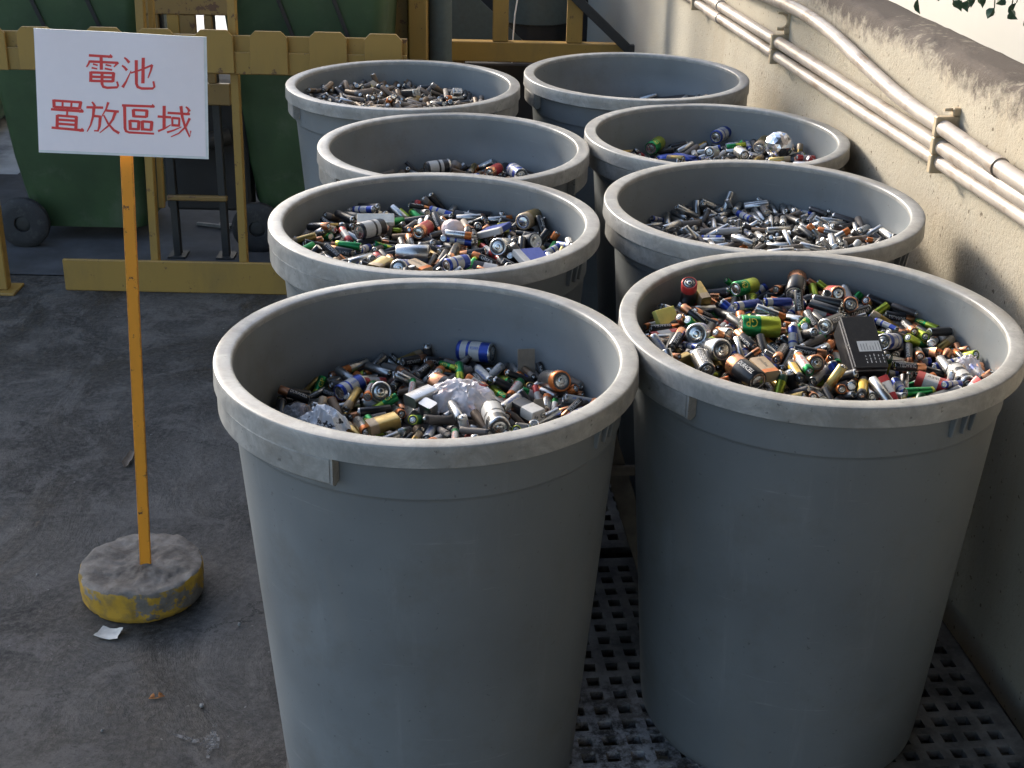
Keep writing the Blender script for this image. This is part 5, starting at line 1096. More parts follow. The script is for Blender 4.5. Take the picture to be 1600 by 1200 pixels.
1 4 15 1 754 -1455 -527 512 831 -112 187;1 0 1 0 1829 -318 -743 554 -384 711 -200;1 0 5 0 1649 229 -818 640 -224 -706 206;1 0 23 0 -2080 -1267 -533 525 824 -122 172;
1 1 0 0 2542 -657 -712 299 -339 -453 -768;1 0 22 0 2284 0 -870 492 728 -290 -378;1 0 8 1 2240 816 -777 200 715 317 -590;1 0 17 0 1719 1172 -827 58 -271 -493 -824;
1 0 22 0 1195 2112 -703 664 -727 151 88;1 1 3 0 293 2085 -628 770 -503 -227 -320;1 0 1 1 -104 2452 -480 595 616 30 -515;1 0 15 0 -1495 1837 -557 414 554 -288 -662;
1 0 1 1 -2296 426 -377 15 -689 -246 -682;1 1 23 1 -253 206 -346 285 546 -638 462;1 1 16 0 -694 -509 -442 68 -865 71 -492;1 0 5 1 182 -961 -515 850 -441 -85 275;
1 0 1 1 -152 -326 -403 554 -360 670 -338;1 0 3 0 320 703 -595 571 -180 606 524;1 0 3 0 -705 323 -464 113 -756 -544 346;1 1 3 0 1353 1189 -700 788 591 -168 28;
1 1 16 1 915 1478 -607 555 -289 -766 149;1 0 1 0 -380 1358 -439 508 -811 104 -270;1 0 5 1 -1107 1276 -418 454 276 -411 -741;1 1 15 1 -1351 700 -452 547 -282 649 446;
1 0 15 0 -1426 -359 -523 772 -547 117 302;1 0 3 1 -1363 -816 -544 479 792 -180 331;1 0 12 1 -814 -1551 -480 122 -232 -374 -890;1 0 16 1 1967 -304 -634 724 -668 60 163;
1 0 3 0 1337 514 -739 491 -690 -130 -515;1 0 3 0 2247 402 -809 243 -242 -675 -653;1 0 1 0 1699 1026 -723 130 -472 456 743;1 0 10 1 1374 1825 -650 855 -111 491 126;
1 0 1 0 445 2454 -566 734 324 588 -100;1 0 3 0 -284 2137 -621 185 424 421 780;1 0 18 1 -1321 2094 -432 712 242 616 233;1 0 1 1 -1597 1189 -459 21 -384 -322 865;
1 0 1 1 -2263 877 -411 298 -839 -198 410;1 1 3 0 -2617 -46 -426 201 192 666 -693;1 1 1 0 -2374 -924 -236 108 501 -367 776;1 0 17 0 -1737 -1364 -490 830 31 550 -94;
1 0 5 1 2515 -241 -768 284 -417 560 657;1 5 16 0 158 -14 -656 702 272 -266 602;1 0 17 0 -149 742 -475 428 566 -198 -676;1 0 18 0 -780 417 -351 347 -44 -908 232;
1 0 3 1 -530 -609 -430 632 678 -375 9;1 0 23 1 -92 -922 -517 647 415 -596 234;1 1 18 1 1832 1795 -560 575 628 429 301;1 1 8 0 1270 647 -680 103 636 -653 -398;
1 0 22 1 -174 1789 -485 633 42 772 -24;1 0 10 0 -781 1270 -522 114 422 -739 -513;1 1 1 1 -1605 801 -377 259 -639 256 677;1 0 1 1 -1448 -221 -249 802 383 -229 -397;
1 1 12 0 -1731 -950 -520 566 -620 542 -46;1 1 16 1 173 -1458 -599 46 314 -815 -484;1 0 24 0 2258 -319 -745 197 239 784 -538;1 0 0 0 1486 444 -734 568 677 1 -467;
1 0 17 0 -2422 -166 -353 323 576 40 -750;1 1 5 1 -1966 -402 -304 667 581 -113 453;1 0 8 0 -1392 -1809 -438 440 -639 434 457;1 0 1 0 -847 -1908 -537 86 408 570 708;
1 0 1 0 2369 -684 -696 222 -310 213 -900;1 0 1 1 2059 175 -781 226 -380 -276 -853;1 1 5 1 1405 1237 -610 616 299 664 -299;1 0 1 1 1741 1727 -670 437 -576 516 -461;
1 0 23 0 980 2240 -531 67 -46 845 -529;1 0 0 0 164 2261 -605 164 192 688 -680;1 3 1 1 93 2316 -373 193 -319 -574 -729;1 0 1 0 -1257 1692 -538 94 -511 116 846;
1 0 5 0 -1838 1110 -490 46 -207 -498 841;1 1 1 1 147 -192 -568 12 853 496 164;1 0 1 0 531 409 -624 618 -118 -715 -305;1 0 1 1 114 778 -396 372 275 788 -406;
1 0 18 1 -121 224 -349 643 196 473 -570;1 0 0 1 -855 -310 -386 135 450 -776 420;1 2 1 1 -210 -769 -404 856 511 73 12;1 0 12 0 1124 -1809 -624 123 185 358 907;
1 0 10 0 1173 929 -654 406 687 246 550;1 0 15 1 373 1449 -504 637 546 457 294;1 0 24 1 509 1533 -439 660 581 410 241;1 0 0 1 401 1363 -365 605 578 475 274;
1 0 0 1 464 1486 -302 563 -681 -250 395;1 0 17 1 468 1780 -393 31 -23 -930 -367;1 4 8 1 -1596 1675 -313 624 -345 -502 -490;1 0 1 0 -1624 398 -415 281 32 -727 626;
1 0 1 1 -1122 -217 -270 560 -272 -615 -484;1 1 1 0 -1140 -667 -365 364 320 417 769;1 1 18 1 -551 -1568 -490 474 -680 -556 69;1 0 13 0 331 -1493 -612 334 -593 422 599;
1 0 5 1 1106 -964 -684 705 -707 4 46;1 1 13 1 1432 -291 -727 657 -739 118 -91;1 0 5 0 2081 14 -740 338 724 -167 -578;1 0 16 1 2047 756 -692 8 -305 -734 -607;
1 0 1 1 1743 1106 -591 332 251 618 -668;1 0 1 1 1315 2065 -617 735 115 -393 540;1 0 0 0 100 1905 -484 351 307 -795 -388;1 0 1 1 -1095 2229 -442 1 605 -37 795;
1 0 16 1 -2077 1239 -428 340 -850 70 -398;1 1 22 1 -2422 625 -392 695 -447 562 -40;1 0 1 0 -2537 -572 -358 573 -321 -510 -556;1 1 16 0 -1854 -716 -410 626 -554 -23 548;
1 0 16 0 -1185 -2045 -390 247 -200 -591 741;1 3 0 0 1623 -1440 -670 335 512 306 729;1 0 17 0 100 -42 -479 702 -526 476 -60;1 1 17 1 64 -625 -451 186 67 369 -908;
1 0 12 0 996 -453 -585 467 116 178 -859;1 0 10 1 -165 567 -432 162 -427 -729 510;1 0 18 0 -745 505 -464 608 -368 360 -605;1 0 5 1 -356 1 -349 85 -100 -488 -863;
1 1 1 0 599 735 -642 407 860 -273 141;1 0 17 1 -540 1030 -337 594 123 795 -12;1 0 22 0 -1041 632 -375 450 726 -415 312;1 0 0 1 -1121 469 -304 552 762 83 329;
1 0 17 1 -1390 242 -339 16 -215 787 578;1 0 0 1 169 -1120 -442 835 295 452 107;1 0 8 1 11 -1359 -371 815 -87 212 -532;1 0 16 1 529 -1371 -561 246 211 -619 715;
1 0 24 0 1061 -1656 -615 349 315 626 622;1 0 1 1 1690 251 -668 259 95 -614 740;1 1 13 1 2363 285 -718 472 -454 -567 -500;1 0 1 0 -1010 2016 -518 59 -362 -576 731;
1 0 1 1 -1796 798 -306 17 -436 375 818;1 0 1 1 -2182 -328 -223 728 -637 49 -251;1 0 0 1 -2270 -298 -344 599 761 -247 -31;1 0 23 1 -2446 -636 -247 15 -483 724 -493;
1 0 1 0 2079 -623 -803 796 -597 102 12;1 0 10 1 2476 413 -785 798 275 408 -347;1 0 10 1 1885 991 -644 221 103 622 -744;1 0 0 1 2216 998 -612 523 80 760 377;
1 0 1 0 552 2548 -502 590 -448 -273 613;1 0 10 1 408 2225 -515 846 -533 -9 24;1 1 17 0 -765 1966 -509 709 -550 -281 -342;1 0 18 1 -57 -13 -402 490 -40 -735 467;
1 1 16 1 -1246 -412 -326 601 -453 341 563;1 0 3 0 -459 -787 -431 649 -481 -150 -570;1 0 16 1 651 -1587 -443 654 -306 -492 -487;1 1 16 0 1208 17 -662 275 622 496 540;
1 0 0 1 1509 2119 -576 311 -640 129 691;1 1 10 1 666 2426 -473 866 -216 -427 142;1 0 1 0 899 1167 -644 410 620 359 564;1 0 5 0 -44 1543 -505 836 -318 431 118;
1 0 1 1 0 1458 -371 13 231 -940 252;1 0 0 1 -1254 1138 -422 432 513 -362 648;1 2 10 2 -819 1992 -278 278 305 674 613;1 3 10 2 -859 161 -204 466 501 534 496;
1 3 5 2 -1834 -72 -240 820 559 -69 -101;1 3 1 2 -1293 -1405 -265 181 167 -658 -712;1 4 19 2 -992 -1219 -293 125 116 -671 -721;1 6 0 2 558 -551 -281 45 28 -530 -846;
1 2 3 2 350 521 -297 243 264 687 632;1 2 5 2 1234 352 -512 756 557 -204 -278;1 2 21 2 2037 -815 -559 678 728 75 70;1 2 7 2 659 1925 -339 821 569 24 35;
1 2 7 2 883 1736 -453 821 567 -41 -59;1 2 3 2 -1883 -1142 -241 686 724 50 47;1 0 1 2 1323 -584 -519 419 482 580 505;1 0 22 2 -382 -1026 -284 682 725 69 65;
1 0 24 2 -516 -1150 -347 684 726 46 43;1 0 4 2 -892 1265 -298 328 355 643 594;1 0 4 2 -352 1523 -351 392 433 602 544;1 2 14 2 -1821 1473 -169 961 268 -18 -64;
1 3 16 2 -1648 -602 -262 821 554 77 114;1 4 15 2 1560 -982 -589 540 634 422 359;1 0 9 2 1280 -1346 -565 371 416 620 552;2 2 1 1 384 327 -731 331 -393 587 -626;
2 0 11 0 1375 -26 -908 739 -595 -260 181;2 3 0 1 456 899 -723 685 637 332 -121;2 0 8 0 -834 829 -761 687 15 -726 -18;2 0 5 0 -243 -743 -777 199 713 181 -647;
2 1 5 0 210 -719 -744 542 -731 -414 -10;2 1 23 0 1572 206 -950 655 -294 -562 411;2 1 1 0 1284 1415 -938 574 -690 124 423;2 0 23 0 -786 1333 -800 536 -449 -612 -370;
2 0 1 0 -1320 1110 -776 252 613 -377 647;2 0 16 0 -1505 55 -716 208 776 103 586;2 1 17 0 -1293 -811 -779 29 339 523 -781;2 0 9 0 -1201 -1331 -637 391 -330 -668 -540;
2 0 0 0 2025 1656 -738 28 754 -654 46;2 0 5 0 1098 2044 -969 666 558 346 -354;2 1 23 0 -414 2408 -853 28 41 -658 -752;2 1 16 0 -1740 1971 -681 829 148 -63 -536;
2 0 0 0 -313 298 -776 711 -448 -537 79;2 0 0 0 286 -929 -828 207 205 -634 716;2 1 11 0 847 403 -848 654 702 14 -281;2 0 11 0 -78 1421 -582 50 -813 -369 -448;
2 0 0 0 -129 1248 -614 192 -770 -436 -425;2 0 8 0 -225 1444 -645 115 -798 -402 -433;2 0 10 0 -182 1339 -752 775 106 -495 379;2 5 16 1 -994 691 -742 58 -185 572 797;
2 0 1 0 1896 132 -957 748 105 -643 126;2 0 6 0 1603 1861 -791 708 316 -505 -379;2 0 0 0 1009 1683 -906 336 36 673 -658;2 0 11 0 -1339 795 -762 123 -680 123 -712;
2 0 16 0 -1430 -123 -742 686 -390 -572 227;2 0 0 0 914 -1090 -884 634 623 359 283;2 0 11 0 1377 -520 -896 88 649 -46 -754;2 4 1 1 -2212 965 -675 650 124 728 -179;
2 0 16 0 2375 570 -1045 448 533 498 -517;2 0 8 0 1456 1637 -977 2 -694 258 -672;2 1 0 0 -1617 1241 -758 106 353 648 666;2 0 13 0 -133 -405 -751 496 -108 738 -444;
2 0 0 0 -967 407 -736 658 -210 720 -75;2 1 17 0 563 -1039 -868 671 -660 300 -158;2 0 11 0 1243 -103 -911 694 -424 -554 -174;2 0 6 0 771 555 -837 115 389 616 -675;
2 0 0 1 -221 388 -654 745 144 564 -325;2 0 13 0 1082 2047 -820 224 724 -94 -645;2 0 18 0 762 1648 -825 730 -314 507 -333;2 0 13 0 -411 1163 -762 303 684 -40 662;
2 1 0 0 -1351 1006 -638 616 542 440 -364;2 0 8 0 -1515 1117 -681 545 -360 -495 -573;2 0 16 0 -1128 31 -733 707 636 -117 287;2 0 18 0 -393 -1783 -601 10 16 -943 331;
2 0 17 0 1373 1514 -878 288 720 -408 481;2 0 18 0 823 2311 -984 308 56 -696 -647;2 0 18 0 14 1099 -759 622 724 -231 -190;2 0 1 0 -830 615 -738 492 -361 -549 572;
2 0 0 0 -804 101 -686 65 -805 -178 562;2 0 16 0 -649 -1260 -802 288 735 22 -613;2 0 1 0 579 -338 -781 485 727 -320 366;2 0 1 0 963 117 -871 633 -9 -671 385;
2 0 10 0 1977 -153 -886 451 871 44 189;2 0 10 0 761 1039 -847 495 304 -558 592;2 0 17 0 -425 1713 -818 545 672 10 501;2 0 1 0 -510 1620 -736 572 647 -7 504;
2 1 9 0 -1751 -439 -740 679 -291 -668 -94;2 0 17 0 1010 -885 -895 505 -297 687 -429;2 0 23 0 1673 -285 -894 14 660 228 715;2 0 0 0 -1874 1381 -748 207 542 513 -633;
2 0 1 0 -2210 584 -775 492 671 120 542;2 0 6 0 -2249 -347 -605 54 614 -271 739;2 0 0 0 -2199 -277 -728 628 -12 -745 -226;2 0 16 0 2305 591 -901 385 255 -849 256;
2 0 18 0 1114 2358 -824 460 269 31 845;2 4 15 0 -238 2111 -789 57 -252 -705 -660;2 1 0 0 -51 -706 -650 208 -6 -832 513;2 0 1 0 1254 381 -887 548 -454 -461 530;
2 1 0 0 -77 -951 -845 668 -699 -155 -204;2 0 5 0 1764 409 -947 400 511 508 566;2 0 11 0 515 1286 -547 557 590 -343 473;2 0 9 0 531 1481 -834 207 750 59 626;
2 0 15 0 -663 1573 -773 75 524 -439 726;2 0 0 0 -1795 -619 -738 114 -434 626 -638;2 0 11 0 -282 -1522 -644 60 -266 962 -30;2 0 15 0 1754 -95 -903 209 -412 -348 816;
2 0 16 0 2546 561 -708 592 773 222 -46;2 0 13 1 2171 1247 -859 526 235 137 805;2 0 6 0 1600 1449 -887 112 -34 829 -547;2 0 11 0 -1844 1755 -748 662 542 -235 -461;
2 0 13 0 -2400 -25 -701 86 640 45 762;2 0 6 0 -22 -299 -751 78 530 -432 -725;2 1 0 0 -574 -935 -696 85 11 927 -365;2 1 0 0 411 -1072 -759 274 299 263 -875;
2 0 0 0 1350 567 -844 332 654 -32 679;2 1 10 1 -917 1055 -609 22 -682 127 -720;2 0 0 1 -1248 260 -567 637 -620 328 -320;2 1 1 1 936 1398 -912 69 -215 653 723;
2 0 15 0 262 1970 -780 124 -706 304 -628;2 0 11 0 -964 1824 -708 327 444 705 446;2 1 13 0 -1189 1135 -717 396 -799 432 132;2 0 0 0 -1938 572 -697 410 -829 -143 351;
2 0 16 0 -1851 -698 -628 609 -100 -625 -478;2 0 15 0 -804 -972 -694 663 -544 -53 511;2 0 0 0 603 -1012 -743 714 623 -318 -31;2 0 0 1 1479 -66 -766 364 -890 -138 -235;
2 0 15 0 -513 2308 -639 134 191 -931 279;2 0 0 0 -587 2426 -699 118 200 -918 321;2 0 9 0 -1526 1851 -739 439 -514 299 673;2 0 16 0 -2028 1065 -707 415 295 -438 -741;
2 0 0 0 -2416 247 -587 695 -219 -630 268;2 0 11 0 -2490 -773 -582 16 438 -870 226;2 0 5 0 -1646 -1136 -671 242 680 82 -688;2 0 0 0 1377 1906 -901 89 547 -68 -830;
2 0 18 0 1062 2196 -838 542 545 -452 -452;2 0 1 0 -218 -60 -633 761 296 398 -418;2 0 0 0 -381 675 -753 464 665 2 -584;2 0 1 0 -974 -283 -744 244 683 -65 -686;
2 4 20 1 947 -692 -750 566 -178 701 -396;2 1 18 0 1057 561 -812 391 -516 -689 -326;2 0 16 0 1 826 -746 701 -281 582 302;2 0 8 0 1859 696 -907 577 407 -694 139;
2 0 6 0 320 1253 -703 327 218 895 213;2 1 0 0 715 1893 -791 504 -511 610 337;2 0 16 0 -791 1531 -694 99 536 -459 702;2 0 0 0 -914 970 -703 763 -54 -604 223;
2 0 1 0 -1586 226 -679 52 -746 221 -626;2 0 11 0 -1430 -679 -614 86 623 392 -672;2 0 5 0 27 -1643 -694 923 126 -108 348;2 0 8 0 2298 374 -881 566 56 368 736;
2 4 16 0 1899 1319 -904 602 753 131 -233;2 1 18 0 768 2347 -843 662 194 -611 -387;2 0 16 0 -351 2029 -560 512 -483 -648 -292;2 0 0 0 -1343 2022 -644 477 -262 -797 -261;
2 0 5 0 -2076 1255 -613 264 729 -143 615;2 0 11 0 -2511 667 -636 483 503 -621 357;2 0 1 0 -2042 112 -617 168 -694 139 -686;2 0 18 0 -1897 -1015 -606 330 -464 -240 786;
2 0 8 0 391 -23 -711 34 5 -896 444;2 1 1 0 477 481 -790 649 484 333 484;2 0 17 1 430 279 -405 659 -112 723 -172;2 0 5 1 458 341 -541 640 -107 741 -174;
2 0 1 0 -614 352 -696 464 439 662 -391;2 0 15 0 -917 -609 -666 151 -332 739 -566;2 0 15 1 1265 -113 -766 579 -700 75 412;2 0 13 0 1114 986 -897 664 -605 406 -167;
2 0 8 0 995 1347 -793 102 20 -692 -715;2 0 17 0 177 1682 -706 913 74 -380 128;2 0 16 1 -803 2014 -595 129 377 -330 -856;2 0 11 0 -1592 832 -627 331 -36 -821 -463;
2 0 18 0 -1806 -92 -623 340 -605 13 -720;2 0 0 0 -1391 -731 -746 170 257 685 661;2 0 16 0 -1075 -984 -478 37 -196 798 568;2 0 6 0 1566 -45 -637 11 -280 -160 946;
2 0 5 0 1593 1770 -909 306 -693 388 -525;2 0 16 0 757 2487 -824 713 86 686 -118;2 0 1 0 126 1854 -708 77 -707 -2 702;2 0 11 0 -1588 1692 -697 421 -537 299 667;
2 1 6 0 -1852 874 -669 378 305 -654 580;2 0 0 0 -2414 122 -742 290 732 240 568;2 0 0 0 -2240 -518 -608 27 -925 -30 377;2 0 0 0 -936 -1609 -693 201 141 -883 401;
2 0 16 0 2234 74 -889 47 -781 -25 -623;2 0 18 0 2273 929 -856 656 -524 -441 316;2 1 8 0 -23 -198 -635 434 -665 346 500;2 1 0 0 273 -314 -778 861 -221 -416 193;
2 0 6 0 665 110 -770 67 -240 -509 -824;2 0 6 0 534 470 -593 15 694 -174 699;2 0 0 0 -415 995 -722 566 -3 -794 -220;2 0 10 1 -928 232 -688 196 649 516 523;
2 1 0 0 -331 -1022 -737 242 -314 767 -504;2 0 1 0 782 1332 -742 857 -161 480 101;2 1 6 0 207 1453 -638 380 -303 828 -281;2 0 8 0 -1077 1546 -599 588 223 757 -179;
2 1 6 0 -1470 601 -731 160 -535 -616 556;2 0 17 0 -1494 -233 -636 414 549 724 52;2 0 5 0 -1189 -771 -690 36 335 535 -775;2 0 16 0 1072 -1031 -824 530 -53 803 -267;
2 1 15 0 1839 234 -889 224 -836 -21 -501;2 0 16 0 2157 -133 -816 447 818 354 -74;2 1 1 0 2051 679 -860 196 -576 -455 -650;2 0 13 1 2010 1444 -622 307 918 236 89;
2 0 17 0 1174 2161 -699 297 547 430 654;2 0 16 0 140 2410 -702 832 -503 221 -78;2 0 10 0 -659 2087 -693 139 -473 200 847;2 0 0 1 -1676 1290 -408 642 -635 -428 15;
2 0 15 1 -1692 1301 -561 534 693 116 470;2 0 0 1 -1804 1207 -403 534 718 88 437;2 0 0 1 -1771 1154 -551 611 674 19 415;2 0 8 1 -2428 -126 -426 552 -540 318 -550;
2 0 9 0 -2383 -485 -519 421 793 -101 -429;2 0 6 0 206 -21 -767 559 690 -21 -460;2 0 1 0 -841 -465 -657 461 177 790 -364;2 1 6 0 73 -1035 -809 479 -660 -284 -505;
2 1 9 1 689 -538 -709 224 50 612 757;2 1 11 0 870 181 -776 797 539 -51 -269;2 0 1 1 1 1206 -502 428 631 633 -132;2 0 6 1 -609 738 -629 517 479 489 514;
2 1 0 1 1721 1299 -701 670 226 688 164;2 0 1 0 614 1433 -680 696 520 361 -338;2 1 1 0 -995 1174 -642 419 -484 533 -554;2 0 18 0 -1767 713 -600 795 -459 48 393;
2 0 0 0 -1421 -532 -707 239 -543 -308 -744;2 0 16 1 -1298 -756 -572 680 530 -498 -90;2 1 1 0 241 -1276 -702 109 -924 278 -240;2 0 1 0 951 -1229 -772 347 733 -151 565;
2 0 16 0 1346 -915 -626 373 -508 -699 -340;2 0 11 0 1491 -932 -672 459 -454 -674 -360;2 0 8 0 1307 -1046 -720 497 387 -324 706;2 0 1 0 1437 -970 -814 514 363 -341 699;
2 0 9 0 2173 636 -830 401 777 299 -383;2 0 11 0 1400 1066 -849 483 -565 -294 -601;2 0 1 0 1406 2007 -717 352 -749 305 -471;2 0 23 0 538 2231 -795 783 -484 -21 389;
2 1 0 1 16 1971 -619 672 -67 626 -391;2 1 11 0 -1274 2008 -752 533 -679 -498 78;2 0 0 0 -1672 1471 -649 314 217 -826 414;2 1 23 0 -2617 -134 -604 142 -112 -712 -679;
2 0 11 0 -724 -1679 -677 437 80 639 628;2 1 6 0 31 64 -786 73 -500 -562 -654;2 0 16 0 178 705 -691 298 -685 -552 -370;2 0 13 1 -476 367 -625 246 -321 518 754;
2 0 0 0 382 -729 -728 60 -399 568 717;2 0 11 0 1058 -252 -799 798 -211 -563 -50;2 5 16 0 1158 903 -791 851 -55 70 -517;2 0 0 0 743 1447 -609 798 570 145 -131;
2 5 16 0 798 1841 -758 14 -911 6 412;2 1 23 0 222 1358 -582 535 -277 771 -208;2 1 0 1 -753 1218 -583 771 513 4 376;2 0 17 0 -1470 503 -642 493 424 734 198;
2 1 16 0 -1715 -315 -703 165 784 66 595;2 0 1 0 -725 -858 -584 305 -112 -673 -664;2 1 0 0 632 -1337 -691 491 534 128 -676;2 0 1 0 1528 -422 -779 689 322 -584 -284;
2 0 0 0 1608 398 -711 265 590 -714 269;2 0 1 0 348 -413 -547 404 566 491 -525;2 0 0 0 -2175 -747 -687 500 -670 -407 368;2 1 0 0 2251 204 -896 340 606 511 506;
2 0 0 1 1972 1007 -737 363 646 -667 -83;2 1 6 0 1561 1343 -799 184 -373 676 -608;2 0 1 0 860 2058 -688 57 105 -709 -695;2 0 6 1 -222 2496 -567 597 -219 -280 719;
2 0 0 1 -100 2585 -527 620 -253 -221 709;2 0 0 0 -998 2207 -677 236 -382 624 640;2 0 0 0 -1448 1675 -605 109 -239 -711 -652;2 0 6 1 -2037 1487 -527 834 301 -460 34;
2 0 5 0 -31 357 -721 742 288 558 -233;2 0 15 1 984 318 -724 702 -655 -230 162;2 0 18 1 -53 571 -681 263 782 300 479;2 1 1 1 -505 956 -573 481 255 -493 679;
2 0 0 0 146 -831 -629 287 -604 -711 219;2 0 0 0 501 -605 -705 232 -564 613 503;2 0 1 0 574 780 -494 72 -92 733 670;2 1 0 1 676 1792 -642 838 135 513 -127;
2 0 0 1 -439 1637 -572 477 438 504 571;2 0 9 1 -894 1312 -522 119 -421 -541 718;2 0 10 0 -1479 357 -691 394 689 324 515;2 1 18 1 -1049 -115 -582 341 154 -610 699;
2 0 0 0 -939 -1295 -661 844 405 -192 -295;2 0 0 0 -69 -1770 -688 743 -81 -539 -388;2 0 23 0 373 -1339 -662 401 2 -852 336;2 0 1 0 970 -1439 -688 717 -584 75 373;
2 0 13 0 1487 -567 -725 145 828 179 512;2 3 0 1 1705 792 -728 534 -735 -403 111;2 1 8 0 1913 -649 -848 398 713 -165 553;2 0 6 0 2480 -43 -641 393 -46 203 -896;
2 0 5 0 2129 422 -765 640 561 -524 -34;2 1 0 0 1100 1180 -920 469 -12 641 608;2 0 0 1 1108 1689 -785 660 678 -31 324;2 4 20 1 476 2104 -691 566 -205 702 -381;
2 0 9 0 -484 1970 -600 418 -99 -679 -596;2 0 17 0 -1219 2097 -677 226 269 -803 -482;2 1 8 0 -2101 898 -491 172 589 455 645;2 0 16 1 -2284 417 -516 369 493 -50 786;
2 0 1 1 -2208 445 -361 322 623 -69 710;2 0 10 1 -2107 445 -551 575 -422 -669 -209;2 0 8 1 -2105 535 -427 664 -324 -666 -107;2 0 0 1 -2184 -154 -522 450 -783 247 -350;
2 0 8 0 -1796 -1247 -516 649 519 -492 259;2 0 18 1 -81 117 -640 702 -437 -497 262;2 0 6 0 153 -1153 -748 647 -418 431 470;2 0 8 0 399 -287 -677 306 619 -171 702;
2 0 16 0 1428 611 -709 307 267 -394 824;2 0 0 1 373 844 -503 646 676 314 -164;2 1 1 0 1009 -897 -707 255 424 -484 -722;2 3 16 1 -374 -475 -532 555 394 -597 -424;
2 0 13 1 933 -319 -672 436 352 -504 -657;2 1 1 0 442 1492 -692 466 691 -296 466;2 0 18 0 -551 1291 -617 593 -661 -136 -440;2 0 1 1 -932 937 -531 323 -162 473 804;
2 1 18 0 -2009 577 -575 150 276 -774 549;2 0 5 1 -1308 -118 -593 463 -380 667 443;2 0 0 0 -1052 -1189 -564 529 -542 643 -113;2 1 5 1 2424 537 -653 602 -749 -172 215;
2 0 0 1 -1417 1930 -420 341 -329 566 -675;2 0 5 1 -1498 1806 -439 365 -340 539 -678;2 1 1 1 -2084 1084 -536 15 765 -369 528;2 0 1 0 -2314 -25 -532 44 -602 -150 -784;
2 0 6 0 -2161 -854 -558 5 567 -99 818;2 0 0 0 2305 72 -748 679 -672 235 183;2 0 11 0 1873 1148 -733 383 -681 428 -454;2 0 1 0 1545 1756 -641 238 -413 -507 -718;
2 0 0 1 763 2434 -685 688 -129 -707 -99;2 0 0 1 10 2252 -612 353 -674 -172 625;2 0 5 1 6 2109 -561 640 399 644 125;2 1 1 1 -451 2291 -511 610 -369 698 -60;
2 1 0 1 185 -53 -612 442 -230 739 454;2 1 13 0 -793 -120 -665 38 638 179 748;2 0 6 0 -205 -960 -677 209 -577 279 739;2 0 1 0 150 -496 -632 270 566 554 -548;
2 0 1 1 711 -51 -642 9 754 -193 -628;2 0 0 0 696 797 -582 361 -462 601 543;2 0 0 1 51 847 -591 639 576 -454 -231;2 0 16 1 565 1930 -602 731 167 654 95;
2 5 16 1 553 1662 -624 903 -121 -73 407;2 1 0 0 -806 1718 -578 745 127 -654 -33;2 0 6 0 -1184 700 -639 66 292 -823 482;2 0 15 1 -1684 316 -492 535 437 646 -325;
2 0 1 1 -1688 -434 -525 596 -578 -395 394;2 0 9 1 -1554 -356 -449 573 -589 -414 392;2 0 1 1 -1786 -553 -545 500 292 811 -86;2 3 2 2 -1212 428 -378 276 282 657 642;
2 3 8 2 1759 1702 -534 147 162 724 654;2 3 5 2 -486 -1244 -551 808 578 -67 -94;2 3 16 2 1252 101 -568 799 583 -87 -120;2 2 5 2 449 -999 -519 278 286 658 638;
2 2 7 2 -261 758 -476 118 123 710 683;2 7 5 2 1812 -273 -641 239 433 601 628;2 4 8 2 -881 -1352 -462 167 162 677 698;2 4 19 2 -210 -1310 -509 275 255 -630 -679;
2 7 4 2 1080 1002 -549 241 8 729 640;3 0 0 0 978 66 -965 703 207 680 -41;3 1 16 0 203 540 -1041 780 614 122 10;3 0 16 0 -377 706 -1030 698 608 374 -56;
3 1 18 0 1330 -119 -996 366 -586 -434 -579;3 1 0 0 1189 626 -991 641 -594 442 202;3 1 16 0 -117 1629 -1104 733 431 519 91;3 0 16 0 -669 869 -1062 692 -598 -402 36;
3 0 16 0 -1385 852 -1158 160 -701 143 -681;3 1 11 0 1998 -91 -965 467 -76 -759 448;3 0 11 1 2243 1162 -830 503 802 -240 214;3 1 17 0 -895 1870 -1185 729 267 592 -216;
3 0 11 0 -467 156 -1059 477 67 661 576;3 1 11 0 779 -523 -1000 2 -647 410 643;3 1 0 0 653 564 -1003 753 -192 624 88;3 0 18 0 79 526 -1008 156 251 -610 735;
3 0 16 0 1794 352 -941 351 329 647 -591;3 1 18 0 731 1659 -1007 541 661 -519 37;3 0 16 0 -1020 1424 -1112 125 -637 -280 -708;3 1 16 0 2420 726 -965 579 454 550 -396;
3 1 18 0 1635 2046 -914 749 392 124 520;3 0 11 0 623 2373 -1043 7 563 291 774;3 0 6 0 -354 2396 -1113 413 109 -720 -546;3 0 18 0 -1239 2285 -1053 348 -51 -909 222;
3 1 16 0 -241 -72 -1051 462 742 -213 -437;3 1 18 0 -1216 -47 -938 460 554 -240 651;3 1 11 0 358 651 -1045 207 239 592 -741;3 0 16 0 1374 1016 -967 640 -607 -347 -320;
3 0 16 0 513 1509 -1021 700 692 -179 -21;3 1 17 0 8 1717 -984 503 -392 -606 -475;3 0 11 0 2345 346 -915 380 -648 280 -598;3 0 16 0 1911 1750 -935 582 722 150 344;
3 1 16 0 1548 1699 -984 409 -14 620 670;3 0 18 0 776 2053 -1030 681 698 43 -216;3 0 6 0 -999 1754 -996 576 -537 607 104;3 0 0 0 -1908 954 -1202 543 594 388 450;
3 1 16 0 252 33 -1019 136 -407 522 737;3 0 16 0 340 1130 -1029 711 -5 684 160;3 1 16 0 -788 438 -1091 434 -170 664 -585;3 0 16 0 409 -537 -1026 239 622 -280 691;
3 0 11 0 570 39 -988 118 -564 254 -777;3 0 16 1 946 220 -884 718 -182 -520 426;3 0 18 0 1053 895 -940 141 606 8 783;3 0 17 0 171 1541 -1033 698 -691 -187 -22;
